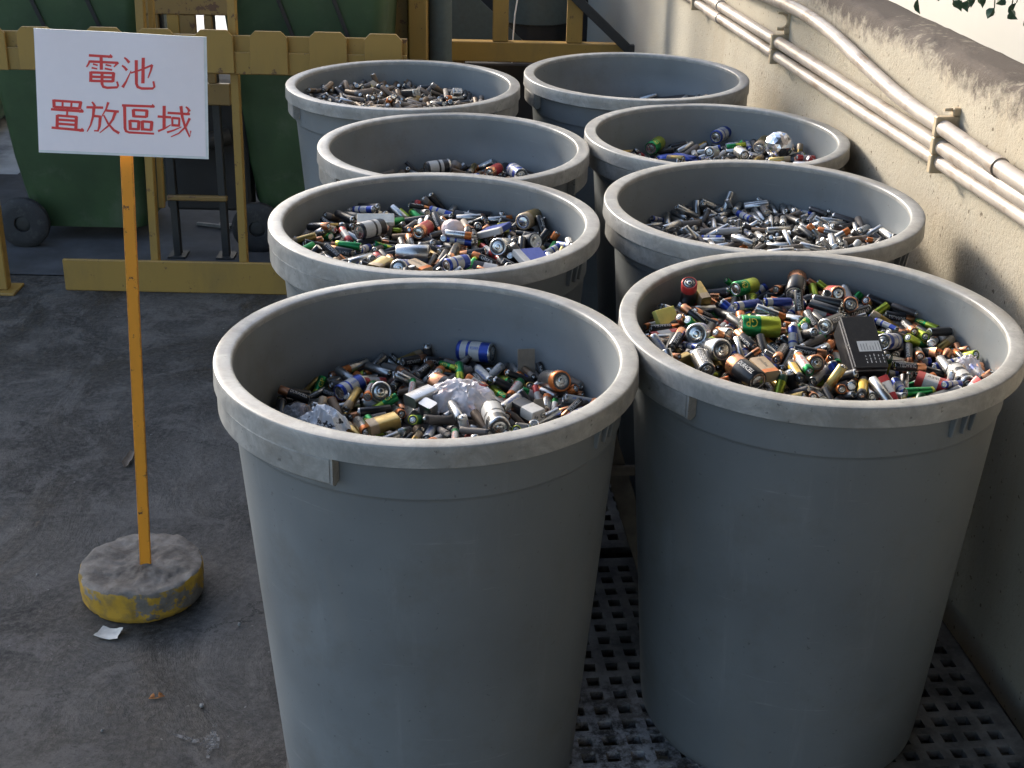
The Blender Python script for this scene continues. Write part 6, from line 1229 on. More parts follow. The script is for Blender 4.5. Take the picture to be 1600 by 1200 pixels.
3 1 16 0 -1185 1627 -1049 239 805 211 501;3 1 18 0 1451 -542 -957 202 -546 345 -736;3 1 18 0 -1109 1715 -1137 702 63 -706 74;3 0 16 1 2321 606 -795 394 -385 -780 296;
3 1 18 0 1585 1232 -997 550 -461 -544 -435;3 1 16 0 521 2570 -852 86 -468 57 877;3 0 11 0 92 60 -1000 720 644 144 215;3 0 11 0 558 383 -985 647 -500 477 -323;
3 0 18 0 -115 766 -1031 22 92 -735 -671;3 0 17 0 -1118 84 -993 667 -724 -146 98;3 0 17 0 1454 310 -938 317 710 -341 -529;3 0 16 0 1013 1052 -978 480 -613 -389 493;
3 0 16 0 -295 2057 -1057 324 -392 -652 562;3 0 16 0 -1463 721 -1074 494 397 -472 -613;3 1 0 0 -1907 447 -1104 449 -341 590 577;3 0 18 0 2497 706 -854 577 -659 242 417;
3 1 11 0 1927 1175 -977 494 135 718 471;3 0 16 0 1235 1680 -982 380 -39 668 638;3 1 16 0 -203 2430 -1108 546 -92 -724 -412;3 0 11 0 -1089 2079 -1105 144 142 617 -760;
3 1 23 0 324 34 -932 642 -202 -585 -453;3 1 0 0 -475 -551 -1068 686 -346 498 402;3 0 11 0 498 1010 -997 422 -642 329 -548;3 1 16 0 -629 1241 -994 621 -479 -570 -245;
3 0 23 1 -499 639 -813 660 -112 -738 82;3 0 18 0 1390 672 -915 582 4 798 -158;3 1 16 0 875 1382 -1018 714 341 593 151;3 1 16 0 238 1194 -921 388 -365 -846 26;
3 0 23 0 -1386 1098 -1010 824 -373 -377 198;3 0 16 0 1100 -1084 -839 731 -180 -603 -264;3 0 23 0 1789 -199 -869 41 321 380 867;3 0 16 0 -74 2592 -1044 517 -461 619 -371;
3 0 18 0 -694 1914 -1139 382 313 -668 -556;3 1 16 0 -1327 1519 -1054 603 -686 -401 -70;3 1 18 0 2346 87 -852 245 635 -176 -711;3 1 16 0 1819 951 -951 132 739 -150 -643;
3 0 16 0 1025 2207 -938 810 -551 94 176;3 0 18 0 -395 22 -1031 662 319 -647 203;3 0 16 0 -637 477 -1059 712 454 536 18;3 1 16 0 -191 -516 -940 440 -288 -680 511;
3 0 11 0 797 312 -962 327 765 -140 -536;3 0 11 0 205 710 -951 640 554 -287 449;3 1 18 0 1442 1292 -861 645 253 718 70;3 1 11 0 656 1298 -904 653 -612 407 184;
3 1 0 1 -227 1105 -892 724 -510 -221 -408;3 0 18 0 -744 1717 -984 591 583 371 -416;3 0 16 0 -1053 818 -1047 73 744 -369 552;3 0 16 0 1308 -913 -916 673 463 575 45;
3 1 0 0 1672 -132 -953 501 649 -336 -464;3 0 11 0 2211 -148 -836 258 323 264 872;3 0 6 1 1918 192 -789 500 419 534 539;3 0 16 1 1568 1400 -859 19 830 -91 550;
3 1 16 0 942 1635 -995 109 -676 -255 -683;3 0 16 0 243 2495 -981 8 712 206 -672;3 0 18 0 -715 2349 -968 773 -91 -265 569;3 0 16 0 -1967 1453 -1166 642 -298 -524 474;
3 0 16 0 -227 414 -941 797 102 -595 -22;3 1 18 0 800 811 -977 559 276 -640 -450;3 0 16 1 -535 1650 -909 324 -267 -759 -498;3 0 16 1 -1217 660 -940 368 27 929 -28;
3 0 16 1 990 -281 -812 560 -264 707 -342;3 1 17 0 1596 906 -882 409 182 810 -380;3 1 18 0 606 1857 -934 184 -814 -295 466;3 1 18 0 -85 2011 -996 376 242 655 609;
3 1 16 0 -633 1203 -1099 294 504 -438 684;3 1 16 0 -1371 914 -1039 167 -340 533 -757;3 1 17 0 1773 39 -904 736 -169 587 -292;3 1 6 0 209 2071 -991 515 -148 842 54;
3 0 16 0 -575 2201 -996 495 -294 807 -130;3 1 6 0 -892 2460 -1022 105 565 300 762;3 0 18 0 2163 -440 -825 447 450 446 631;3 0 11 0 2189 170 -922 67 -702 -44 -707;
3 1 18 0 32 -259 -997 640 -405 394 -521;3 0 11 0 196 -787 -955 253 -238 683 643;3 1 11 0 484 -13 -884 238 -584 418 654;3 0 11 0 363 866 -899 51 -423 216 879;
3 0 11 1 -789 952 -919 590 362 554 462;3 1 16 0 1120 1548 -874 77 -249 -698 667;3 1 18 0 805 1316 -904 440 -659 -322 -518;3 0 18 0 -98 1570 -976 653 734 28 184;
3 1 6 0 -868 1315 -999 346 -468 479 656;3 1 16 0 1298 -9 -875 13 129 679 722;3 1 16 0 2002 -339 -910 721 124 -682 -14;3 0 16 0 1931 498 -908 552 542 474 -421;
3 0 18 0 1435 1747 -947 621 490 -561 244;3 1 5 0 906 2038 -1043 508 -423 599 452;3 0 11 0 -718 2193 -1096 182 288 -640 -689;3 0 16 0 -1640 2009 -1214 583 683 -209 -387;
3 0 16 0 -1812 1277 -1130 624 304 -540 -476;3 1 11 0 -92 -85 -960 515 301 -784 169;3 0 11 0 -697 -255 -1031 240 -292 -797 -471;3 0 16 0 670 -589 -952 667 601 383 218;
3 1 16 1 508 411 -867 687 239 -624 286;3 0 16 0 2 1062 -1017 225 317 -603 696;3 1 11 0 -576 575 -997 243 -454 606 -606;3 0 16 0 1265 1151 -854 199 -707 490 470;
3 1 0 0 146 1659 -906 296 523 -464 651;3 0 16 0 -295 1695 -981 605 -659 -424 -143;3 1 11 0 -942 1073 -1045 545 622 476 -300;3 1 16 0 -1614 980 -1097 157 145 -889 -404;
3 0 16 0 -1241 -221 -968 692 411 557 -204;3 0 16 1 1466 110 -853 368 -243 495 749;3 0 18 1 1984 1589 -814 701 -572 -385 184;3 1 16 0 1097 1813 -915 281 -569 -599 488;
3 1 11 0 615 2229 -1018 182 368 395 822;3 0 16 1 -638 2517 -874 828 59 -545 118;3 1 18 0 -1363 2053 -1205 565 -618 126 -532;3 1 0 0 2605 -46 -800 160 643 -745 80;
3 0 16 0 -282 -322 -1006 308 -536 271 738;3 1 17 0 -242 1187 -1030 754 548 -105 -347;3 1 11 0 -1042 277 -963 320 -69 -607 -724;3 0 0 0 479 -993 -792 700 -2 554 -450;
3 1 16 0 183 -366 -909 631 171 -674 -343;3 1 16 0 401 508 -926 482 -832 183 -207;3 1 16 0 1053 1176 -876 634 -483 -596 -96;3 1 16 0 593 1464 -918 650 690 91 -307;
3 1 16 0 -483 1445 -984 206 341 -659 -638;3 1 16 0 -1219 1136 -1004 369 -379 -814 -241;3 1 11 0 -1633 442 -1097 664 -496 507 -236;3 1 16 0 589 -1364 -806 761 55 -438 -476;
3 1 16 0 1393 -588 -819 681 112 -698 -189;3 0 0 0 1204 155 -830 549 580 366 -477;3 1 11 0 2382 -587 -821 527 292 -430 -673;3 1 11 0 2010 -141 -826 269 -118 742 603;
3 1 16 1 2118 987 -852 6 -1 819 -574;3 1 5 0 1312 2261 -915 309 698 -54 644;3 0 16 0 872 2259 -883 323 392 -645 571;3 1 16 0 -21 2298 -973 604 261 437 -613;
3 0 16 1 -944 2299 -963 78 -46 293 952;3 1 11 0 -1912 980 -1074 233 -655 303 -652;3 0 11 0 -517 65 -925 655 547 -504 -132;3 1 16 1 617 293 -833 459 -392 358 712;
3 1 0 0 508 709 -900 736 -369 546 -150;3 0 16 1 -691 796 -880 719 290 401 488;3 1 6 0 -966 -374 -1016 130 80 -585 -797;3 0 16 0 521 -723 -863 217 -823 -42 524;
3 0 16 1 303 2327 -807 536 265 -729 -334;3 0 16 0 411 1466 -899 638 736 -110 -198;3 1 16 0 -391 1587 -951 215 -26 -819 -532;3 0 18 0 -1102 1255 -987 346 529 -578 516;
3 0 11 0 -1579 580 -1019 792 -241 533 -174;3 1 0 0 1594 -320 -862 443 15 -896 -37;3 0 17 1 1659 510 -830 464 -485 172 -721;3 1 0 0 2327 -236 -866 513 -429 743 -31;
3 1 11 1 2145 707 -872 167 -847 111 -492;3 1 17 0 1745 1160 -890 435 -294 815 244;3 1 18 0 826 1945 -904 625 389 630 246;3 1 16 0 383 2411 -1013 210 -792 -48 -571;
3 0 16 1 -1211 2000 -860 215 686 512 470;3 0 16 0 -1247 2110 -972 424 -245 409 770;3 1 16 0 -1701 1376 -1094 304 -602 473 -567;3 0 17 0 -187 73 -912 512 121 -744 411;
3 1 11 0 -226 -654 -902 498 784 -271 -252;3 1 16 0 685 -465 -821 262 626 343 650;3 0 0 1 850 546 -862 504 -19 830 240;3 1 16 0 -302 783 -948 496 685 -212 490;
3 1 16 0 -737 291 -1011 304 -362 470 -745;3 1 18 0 800 1039 -845 169 130 768 603;3 0 16 1 323 1961 -900 538 -263 -593 -538;3 0 5 1 -31 1771 -858 353 -80 -717 -596;
3 1 5 1 -1787 1913 -1016 112 479 664 563;3 1 16 0 -1593 438 -987 600 -469 577 -296;3 0 11 0 1208 -1290 -744 611 742 -247 122;3 0 16 0 1537 -456 -874 626 -115 -764 -107;
3 0 17 1 1230 564 -822 705 -418 -82 567;3 1 16 0 -1770 1836 -1094 754 232 -611 67;3 0 11 0 852 -692 -805 696 -423 -556 166;3 1 18 0 2467 272 -825 443 65 867 -217;
3 0 18 0 1956 1174 -851 671 634 -256 -287;3 1 11 0 1036 1610 -913 495 852 -165 -51;3 0 16 0 528 2202 -903 537 495 -465 501;3 0 16 1 -397 2126 -946 467 677 156 -547;
3 0 16 1 -1612 1824 -997 521 -395 516 553;3 0 16 1 87 437 -850 200 210 -627 723;3 0 18 0 -1478 328 -939 104 460 425 773;3 1 11 0 106 -1081 -843 414 -351 -707 -452;
3 1 16 1 356 -88 -836 624 -522 -574 100;3 1 11 0 571 617 -921 81 403 292 -864;3 1 16 0 -464 684 -935 343 3 -715 -609;3 0 16 1 668 1201 -776 355 241 -648 629;
3 0 16 0 241 1753 -944 381 -490 394 677;3 1 16 0 -299 1227 -937 580 -656 307 -373;3 0 16 1 -1636 837 -795 686 595 -400 -123;3 0 16 0 -2010 516 -964 175 271 -712 624;
3 1 18 0 1282 -723 -740 722 -561 305 -266;3 1 17 1 1293 -253 -769 376 -98 918 87;3 0 17 1 1537 749 -833 238 -684 14 690;3 0 16 0 2286 -692 -784 398 387 -401 -729;
3 1 17 1 2314 32 -751 632 -354 -547 420;3 0 18 1 1814 843 -823 113 -585 -29 803;3 1 16 1 1717 1499 -823 491 598 406 487;3 1 0 0 1005 2020 -836 406 -794 109 -439;
3 1 16 1 -242 2374 -847 36 229 216 -948;3 1 11 1 -859 1714 -918 683 -2 319 657;3 0 16 0 -1414 1964 -1046 650 414 545 -329;3 0 18 0 -1892 746 -1012 399 551 -53 731;
3 1 18 0 -39 -168 -913 394 -206 -771 456;3 1 23 1 -78 829 -917 154 212 -628 732;3 1 5 1 -832 586 -940 672 506 424 336;3 0 16 0 -868 106 -962 324 490 -545 598;
3 0 16 0 321 -601 -794 158 640 95 746;3 0 16 1 479 643 -772 633 139 695 312;3 1 6 1 910 1681 -802 656 -322 451 -513;3 1 16 1 441 1264 -841 526 787 241 -214;
3 1 16 1 -715 1262 -911 367 497 634 -465;3 0 16 0 -1461 948 -934 203 -369 498 -758;3 1 16 0 1064 -502 -858 144 648 401 631;3 0 16 0 1513 -213 -808 276 70 791 542;
3 0 18 1 888 1370 -780 130 -140 664 -723;3 1 16 1 -541 2403 -976 497 -802 -314 106;3 1 16 1 -1350 2007 -941 458 116 713 -518;3 1 17 0 2393 -253 -779 465 -714 467 -237;
3 0 16 1 2195 723 -749 651 661 -1 -374;3 1 16 1 1775 1257 -815 575 611 -219 -498;3 0 16 0 1160 1969 -856 202 -352 -358 841;3 0 16 1 -89 2376 -880 101 -334 -634 -690;
3 1 16 0 -479 -547 -937 95 80 -768 -629;3 1 11 1 563 -379 -779 590 -299 -687 301;3 1 16 0 841 853 -862 556 730 133 -374;3 1 18 1 3 969 -851 339 476 680 444;
3 0 16 1 -835 450 -965 634 -149 -746 -139;3 0 16 0 -787 -539 -843 265 614 -215 -711;3 1 16 0 -18 -693 -884 554 -350 528 540;3 1 11 1 557 1314 -804 183 280 634 -697;
3 1 16 1 -28 1104 -872 408 111 -886 -190;3 1 11 0 -1699 1463 -1020 226 -784 28 578;3 0 11 0 -1857 1016 -954 634 -508 -546 -202;3 1 18 0 -1535 -98 -985 49 -876 229 422;
3 1 5 0 1349 -948 -786 186 -678 -242 669;3 1 11 0 1582 -413 -716 547 602 345 -469;3 1 0 1 1509 -277 -666 71 -168 -733 -655;3 0 16 1 2562 315 -712 705 681 192 -53;
3 1 18 1 1531 2049 -804 668 -397 -584 -234;3 1 23 1 1337 1739 -856 433 678 297 -514;3 0 16 0 312 2484 -814 774 124 620 -27;3 0 16 1 -291 2514 -813 943 -237 116 -202;
3 1 16 0 -793 2072 -1009 584 -269 -748 164;3 1 16 0 -1928 1636 -1060 602 -87 -706 363;3 1 16 0 -2279 976 -1091 164 678 -614 -369;3 0 16 1 -316 -23 -781 246 318 -608 -685;
3 0 16 0 -146 -830 -799 579 160 -748 -282;3 0 0 1 1017 520 -770 602 -430 -539 -403;3 1 6 1 193 797 -838 285 681 90 668;3 1 16 0 1047 888 -806 392 -249 -615 -637;
3 0 11 0 -1456 128 -914 170 473 339 796;3 1 16 1 655 2266 -873 201 -107 -654 -722;3 0 11 1 415 1958 -785 542 -584 -446 -407;3 0 11 1 -1218 1151 -847 621 48 710 329;
3 1 16 0 -1775 263 -953 574 131 563 580;4 0 16 0 1039 687 -1264 658 448 -486 361;4 0 17 0 586 1519 -1305 70 383 -666 -636;4 0 6 0 -668 1087 -1354 42 362 644 672;
4 1 6 0 -1782 933 -1358 348 806 -397 -266;4 0 11 0 1426 1627 -1153 676 -394 573 245;4 0 6 0 1450 1608 -1300 522 581 346 -520;4 1 6 0 704 2108 -1292 592 -713 -135 -350;
4 0 11 0 154 2224 -1317 683 588 357 -244;4 0 8 0 -711 2231 -1407 596 439 495 -455;4 0 6 0 1263 762 -1190 814 260 -520 -3;4 2 6 1 -120 1930 -1170 160 -292 -243 -911;
4 1 11 0 488 1199 -1199 440 -503 648 366;4 0 0 0 -863 1081 -1366 45 -410 -486 -770;4 0 8 0 2003 1148 -1230 132 -654 -424 612;4 0 17 0 614 2238 -1282 495 638 300 -507;
4 1 16 0 -284 2177 -1401 371 494 -461 637;4 0 16 0 -1031 1857 -1403 164 -542 442 696;4 1 11 0 -1869 1580 -1475 504 115 -656 -550;4 0 11 0 675 733 -1290 413 69 643 641;
4 0 0 0 -150 1053 -1326 417 -468 -567 -535;4 0 0 0 754 1239 -1256 701 -522 460 -158;4 0 11 0 40 1120 -1218 147 730 -203 635;4 0 6 0 -1611 886 -1385 338 210 -774 492;
4 0 11 0 962 2230 -1261 281 -135 669 675;4 0 16 0 885 2269 -1137 251 -163 676 673;4 0 6 0 -294 2575 -1372 49 718 29 -694;4 0 8 0 -1043 2119 -1422 198 -246 682 -659;
4 0 17 0 1098 1199 -1225 423 702 -395 415;4 0 6 0 426 1494 -1220 437 834 -14 -336;4 0 6 0 848 1764 -1091 796 -565 120 -181;4 1 6 0 -1494 2145 -1398 424 599 22 -679;
4 2 0 1 1099 1969 -1154 295 518 562 -574;4 0 17 0 361 2393 -1313 380 534 -426 624;4 0 11 0 -824 2047 -1352 728 596 -103 324;4 0 6 0 781 638 -1234 51 424 577 696;
4 0 16 0 -767 431 -1329 667 658 295 -189;4 0 11 0 1590 460 -1139 67 723 562 -396;4 0 0 0 242 1213 -1237 98 520 -277 -802;4 0 6 0 -1003 732 -1305 608 782 -57 -126;
4 0 0 0 -933 660 -1188 610 781 -54 -123;4 0 5 0 -1155 660 -1239 755 -629 166 -83;4 0 11 0 -1058 675 -1103 755 -639 133 -55;4 0 16 0 -1578 1239 -1383 481 -338 -732 344;
4 1 0 0 2318 1233 -1116 994 16 26 -102;4 0 8 1 348 2137 -1174 590 -585 -302 -468;4 1 6 0 -383 1521 -1348 560 -418 -674 -237;4 0 17 0 -1086 2084 -1285 76 394 -580 -710;
4 0 5 0 -1646 1540 -1402 525 678 362 366;4 0 11 0 100 576 -1175 630 -655 310 280;4 0 6 0 377 -118 -1163 22 301 862 -408;4 0 6 0 530 -130 -1086 306 0 434 847;
4 0 8 0 329 -149 -1010 12 305 861 -407;4 0 17 0 476 -178 -948 315 16 427 847;4 0 16 0 784 1073 -1238 550 74 -770 314;4 0 8 0 1323 433 -1152 419 780 -412 215;
4 1 0 0 1482 1290 -1195 449 -442 226 -743;4 1 17 0 573 1775 -1282 532 -699 108 465;4 1 6 0 -384 2136 -1377 58 -316 700 638;4 0 11 0 -1283 1042 -1357 635 -392 446 494;
4 0 16 0 -26 2267 -1253 461 350 -815 -24;4 0 6 0 -877 2438 -1328 633 -490 282 -528;4 0 11 0 -1636 1777 -1389 128 -747 272 593;4 0 16 0 1933 59 -1122 394 218 -673 587;
4 0 11 0 1819 16 -1017 314 275 -747 518;4 0 6 0 1823 84 -1225 156 -453 -547 -687;4 0 11 0 1712 53 -1118 345 257 -711 557;4 1 0 0 1889 1563 -1121 502 645 -253 -517;
4 0 11 0 1015 1644 -1260 677 485 511 212;4 3 6 0 -411 280 -1149 614 -712 340 20;4 0 0 0 840 57 -1149 358 -38 -613 -704;4 1 17 0 287 901 -1177 660 -370 531 -380;
4 0 11 0 1455 669 -1151 28 797 242 -552;4 0 17 0 -1400 584 -1251 481 542 409 -555;4 0 16 0 -1175 978 -1280 390 642 526 -400;4 0 6 0 1794 676 -1063 856 -477 -172 103;
4 0 8 0 1340 1833 -1142 570 775 -197 -189;4 0 0 0 13 2124 -1235 494 231 -838 34;4 0 6 0 -445 1930 -1372 719 586 351 -128;4 0 6 0 -1325 1863 -1357 440 460 -682 -358;
4 1 6 0 -1816 1313 -1392 35 553 223 -802;4 1 6 0 862 370 -1189 607 358 -216 676;4 0 11 0 -413 1292 -1300 445 620 -215 609;4 0 11 0 1053 325 -1130 295 110 -671 671;
4 0 6 0 642 1288 -1121 674 -722 16 -153;4 1 6 0 4 1430 -1251 21 404 -245 -881;4 1 0 0 -555 1128 -1256 290 -524 15 800;4 0 16 0 -1418 1105 -1221 266 329 731 -535;
4 0 11 0 1185 -36 -1111 286 578 -592 483;4 1 11 0 162 2537 -1268 291 388 -772 -410;4 0 8 0 -192 2474 -1267 413 249 -456 -748;4 1 0 1 -1106 2291 -1220 127 -822 397 -387;
4 0 6 0 -1434 1483 -1226 251 850 43 -462;4 0 6 0 1631 912 -1097 111 727 -102 -670;4 0 0 0 885 -126 -1048 565 -109 739 -351;4 0 6 0 -235 735 -1137 537 -136 658 -510;
4 0 6 0 1155 603 -999 722 656 -205 -80;4 0 17 1 626 2520 -1167 207 -844 -162 468;4 0 11 0 -111 1620 -1207 438 -488 434 -618;4 0 0 0 -876 1319 -1324 371 47 815 443;
4 2 16 0 -1799 608 -1291 336 204 -776 494;4 0 0 0 1479 611 -988 658 711 -63 238;4 0 0 0 1916 1465 -1203 90 -710 -274 -642;4 0 11 0 1290 1613 -1072 644 616 -451 -52;
4 1 5 0 306 2147 -1298 448 362 673 -464;4 0 11 0 -1743 1865 -1272 246 -435 -619 606;4 0 6 0 -1334 1650 -1288 527 846 -46 65;4 0 6 0 -1892 1089 -1334 720 193 -547 -382;
4 0 8 0 436 420 -1093 691 65 -701 -164;4 1 16 0 260 1074 -1121 266 -677 -314 -610;4 0 8 0 -679 529 -1220 380 -412 612 558;4 1 0 0 938 686 -1143 470 279 -705 452;
4 0 5 0 313 1367 -1133 301 -743 -157 576;4 0 6 0 -1013 1574 -1350 300 -763 -288 496;4 1 6 0 -1594 511 -1287 120 -340 -525 -771;4 0 0 0 1322 219 -1110 51 -562 692 -450;
4 0 6 0 1931 1228 -1129 570 615 -440 -322;4 0 11 0 1721 1708 -1128 553 -97 -507 654;4 2 16 1 -594 2320 -1219 562 -223 -633 484;4 1 6 0 -1183 1613 -1099 486 -862 -145 1;
4 4 20 0 -1937 1468 -1268 418 210 -700 -539;4 0 6 0 -1967 750 -1317 298 -154 16 942;4 4 16 0 81 155 -1052 574 780 71 240;4 0 11 0 -472 988 -1229 264 762 222 549;
4 1 11 0 579 806 -1168 492 566 -459 477;4 1 11 0 972 1497 -1287 19 -699 248 670;4 0 6 1 44 1768 -1155 560 -30 817 136;4 1 11 0 -4 910 -1164 805 -544 191 -142;
4 0 0 0 -1166 1558 -1238 505 -108 683 517;4 0 6 0 1508 147 -1050 567 -789 55 232;4 3 2 2 -454 1589 -978 388 371 583 610;4 2 7 2 889 1313 -949 167 166 686 689;
4 3 5 2 1422 1186 -948 703 687 130 133;5 0 5 0 -10 91 -1004 680 -281 -677 14;5 0 5 0 659 -29 -958 629 -279 604 -402;5 1 11 0 -874 608 -1113 321 214 -753 -533;
5 0 8 0 1279 947 -941 93 538 504 669;5 1 16 0 900 1044 -993 225 -102 -677 693;5 0 11 0 -244 1656 -1045 602 8 -723 337;5 0 11 0 -1409 1184 -1207 684 671 111 264;
5 3 16 1 2185 29 -795 633 -482 -546 262;5 0 23 0 2279 834 -881 688 -696 182 -93;5 0 0 0 1481 1405 -958 77 82 -682 723;5 0 11 0 -984 2208 -1165 625 -113 -714 294;
5 1 0 0 619 353 -1012 375 -342 -697 506;5 0 0 0 348 548 -1020 533 677 -267 -431;5 0 23 0 1034 -77 -816 32 -29 706 -707;5 0 16 0 1045 -74 -965 9 -9 697 -717;
5 0 16 0 1372 837 -909 693 -508 499 -112;5 0 16 0 413 1292 -1002 120 304 586 741;5 0 16 0 -1450 796 -1154 760 459 459 21;5 0 5 0 2287 425 -912 467 -599 -246 -602;
5 0 16 0 2348 429 -767 428 -654 -258 -568;5 1 16 0 1892 1402 -900 367 728 39 -578;5 1 5 0 1412 2072 -952 105 -665 130 -728;5 0 10 0 776 1832 -772 695 -341 570 -274;
5 0 16 0 772 1713 -867 264 663 -349 -608;5 0 11 0 688 1921 -894 305 607 -314 -663;5 0 11 0 780 1808 -985 288 684 -326 -586;5 4 15 0 -521 2270 -1087 711 670 114 182;
5 0 16 0 -1623 1252 -1235 596 674 -64 432;5 0 0 0 -583 -11 -1028 332 265 742 -519;5 0 11 0 19 570 -989 784 -621 -3 -6;5 0 8 0 -1123 1134 -1068 868 240 -423 104;
5 0 8 0 1194 1143 -923 679 556 -480 5;5 1 23 0 -641 1659 -1053 207 -682 575 401;5 0 11 0 -1547 1443 -1087 743 133 -528 389;5 4 1 1 1898 470 -801 754 187 621 104;
5 1 5 0 1485 1913 -965 303 590 181 726;5 0 5 0 1227 1692 -968 661 17 -696 281;5 0 16 0 74 2213 -1051 724 538 332 -274;5 1 8 0 -963 1964 -1119 667 642 -148 -347;
5 0 23 0 -1717 1699 -1260 606 -262 -721 -208;5 0 0 0 67 241 -959 524 -404 692 -290;5 0 0 0 -63 963 -1025 624 715 -262 176;5 0 0 0 1298 -257 -852 406 80 852 321;
5 1 10 0 836 1612 -934 742 -186 424 -484;5 0 15 0 -1252 1229 -1193 713 -579 -388 -74;5 0 8 0 -1693 669 -1155 494 769 318 -252;5 0 8 0 1718 -733 -721 432 -357 653 510;
5 1 0 0 1891 -107 -776 182 856 110 470;5 0 8 0 2231 1171 -755 221 508 -796 243;5 0 5 0 1611 1420 -886 747 647 -114 99;5 0 5 0 177 1875 -897 216 708 -409 -533;
5 1 10 0 772 583 -880 20 -782 -142 606;5 0 8 0 636 -248 -887 262 644 176 697;5 1 5 0 1106 632 -923 431 112 720 -532;5 0 0 0 1572 322 -856 728 -126 -666 102;
5 0 16 0 1510 171 -892 641 -71 -749 148;5 0 5 0 928 1110 -868 324 401 580 -630;5 0 23 0 295 1366 -946 207 320 435 816;5 0 5 0 -504 1370 -991 394 -519 555 -518;
5 0 0 0 -1424 1173 -1061 339 -241 636 649;5 3 8 1 1424 1827 -731 516 -640 -256 -508;5 1 5 0 591 2199 -1058 189 285 674 655;5 1 11 0 -579 2551 -967 626 230 -743 -49;
5 0 5 0 -1249 1854 -1212 403 -736 113 533;5 0 23 0 -1701 1558 -1100 275 13 -725 632;5 0 10 0 249 662 -958 590 -664 457 -40;5 0 16 0 -1011 1009 -1127 611 -688 257 -296;
5 0 23 0 -1015 177 -1003 494 473 -497 -534;5 1 8 0 1412 691 -912 380 -695 -38 -609;5 0 16 0 1159 1462 -894 476 -508 -404 594;5 0 5 0 2 1358 -1012 591 -595 466 -282;
5 1 8 0 -433 922 -1087 310 272 658 630;5 0 15 0 -1486 1661 -1074 696 106 -490 514;5 0 16 0 1560 -446 -835 454 48 560 691;5 0 10 0 -163 2585 -1084 688 -259 639 -227;
5 1 11 0 -736 2099 -1066 734 -574 -263 249;5 0 15 0 2404 241 -720 442 -629 620 -158;5 0 10 0 2113 902 -834 801 -90 517 288;5 0 5 0 1771 1681 -905 585 605 370 -394;
5 0 5 0 516 2497 -1025 213 727 243 606;5 0 0 0 -654 704 -1095 574 187 632 -485;5 0 0 0 768 -581 -876 830 -389 362 168;5 0 23 0 598 176 -902 823 248 -508 58;
5 0 23 0 512 957 -977 811 98 574 61;5 1 8 0 1298 382 -976 457 610 -399 -509;5 1 15 0 1011 1387 -981 192 -421 503 -730;5 0 15 0 252 1643 -1011 557 182 -729 -354;
5 0 15 0 -1070 1000 -979 289 268 684 614;5 0 8 0 1612 -223 -875 198 -666 -222 -684;5 1 23 0 2361 764 -782 472 690 468 288;5 0 15 0 1923 1320 -803 531 114 686 484;
5 0 11 0 1265 2043 -838 507 -336 468 641;5 0 16 0 808 2291 -860 135 620 261 728;5 1 23 0 -58 2342 -989 429 -525 78 -731;5 0 16 0 -1166 1682 -1044 671 -700 -230 81;
5 0 15 0 -1946 1468 -1204 140 378 658 636;5 0 0 0 -263 39 -978 36 589 -143 795;5 0 8 0 971 448 -949 671 -735 -98 -9;5 0 11 0 -242 448 -887 316 -730 -500 343;
5 0 0 0 -176 576 -929 757 331 289 483;5 4 0 0 -757 -310 -934 576 -333 648 -370;5 0 23 0 422 -509 -892 308 -432 671 -517;5 0 5 0 1478 556 -806 637 549 -514 -172;
5 0 0 0 748 1423 -983 186 316 -578 -729;5 0 16 0 -28 1515 -975 564 370 -712 -194;5 1 23 0 -938 1509 -1066 640 49 490 -589;5 1 0 0 1572 -105 -812 77 -318 -943 -63;
5 0 5 0 1637 1691 -754 24 362 522 -772;5 0 5 0 1730 1688 -633 17 -430 -571 699;5 0 5 0 535 2339 -993 548 555 -573 -252;5 0 8 0 -73 2476 -990 820 -140 548 90;
5 0 0 1 -992 2024 -1010 594 -271 -738 172;5 0 0 0 -1828 1661 -1049 692 297 194 629;5 0 16 0 2065 -605 -776 244 -462 -177 834;5 0 15 1 2203 309 -621 539 607 -262 -522;
5 1 11 0 1960 1147 -789 664 -565 484 -75;5 0 5 0 -66 -280 -926 560 94 490 -662;5 0 5 0 494 -403 -815 655 540 499 175;5 0 8 0 603 757 -936 379 785 112 477;
5 0 23 0 -514 1095 -1081 5 -644 -280 -712;5 4 0 1 -1005 386 -873 678 -8 657 -329;5 0 0 0 2017 674 -692 343 -848 93 393;5 0 0 1 559 1116 -910 667 -54 -698 254;
5 0 16 0 49 1667 -886 8 -723 -139 676;5 1 11 0 -1419 478 -1140 367 400 -783 -303;5 1 5 0 1305 -444 -772 716 -651 195 -158;5 0 23 0 1430 -7 -879 582 213 -784 34;
5 0 23 1 1872 1182 -690 623 78 -714 310;5 0 11 0 1737 1363 -745 776 384 -497 59;5 0 10 0 854 2127 -882 183 -916 108 340;5 0 8 0 -387 1853 -1049 661 -583 108 -460;
5 0 11 0 -336 1795 -908 542 656 -503 -150;5 0 16 0 -445 1973 -959 666 -498 161 -531;5 0 16 0 -468 1860 -850 637 -570 162 -493;5 1 0 0 -556 2205 -941 379 304 613 623;
5 0 8 0 -1925 1744 -974 165 -325 -566 739;5 0 11 0 -2101 1041 -1109 494 697 162 -494;5 0 23 0 316 154 -908 765 -476 204 382;5 1 8 0 582 319 -913 397 -621 -39 -674;
5 0 11 0 161 864 -902 279 -397 748 452;5 0 8 0 -818 724 -806 618 646 79 441;5 0 8 0 -776 812 -939 663 -580 -457 125;5 0 0 0 -874 608 -890 638 -585 -480 142;
5 0 5 0 -803 666 -1012 606 -657 -446 49;5 1 5 0 1060 1160 -831 733 659 47 -163;5 0 0 0 753 1341 -812 594 -762 257 -31;5 1 5 0 159 1365 -890 179 316 487 794;
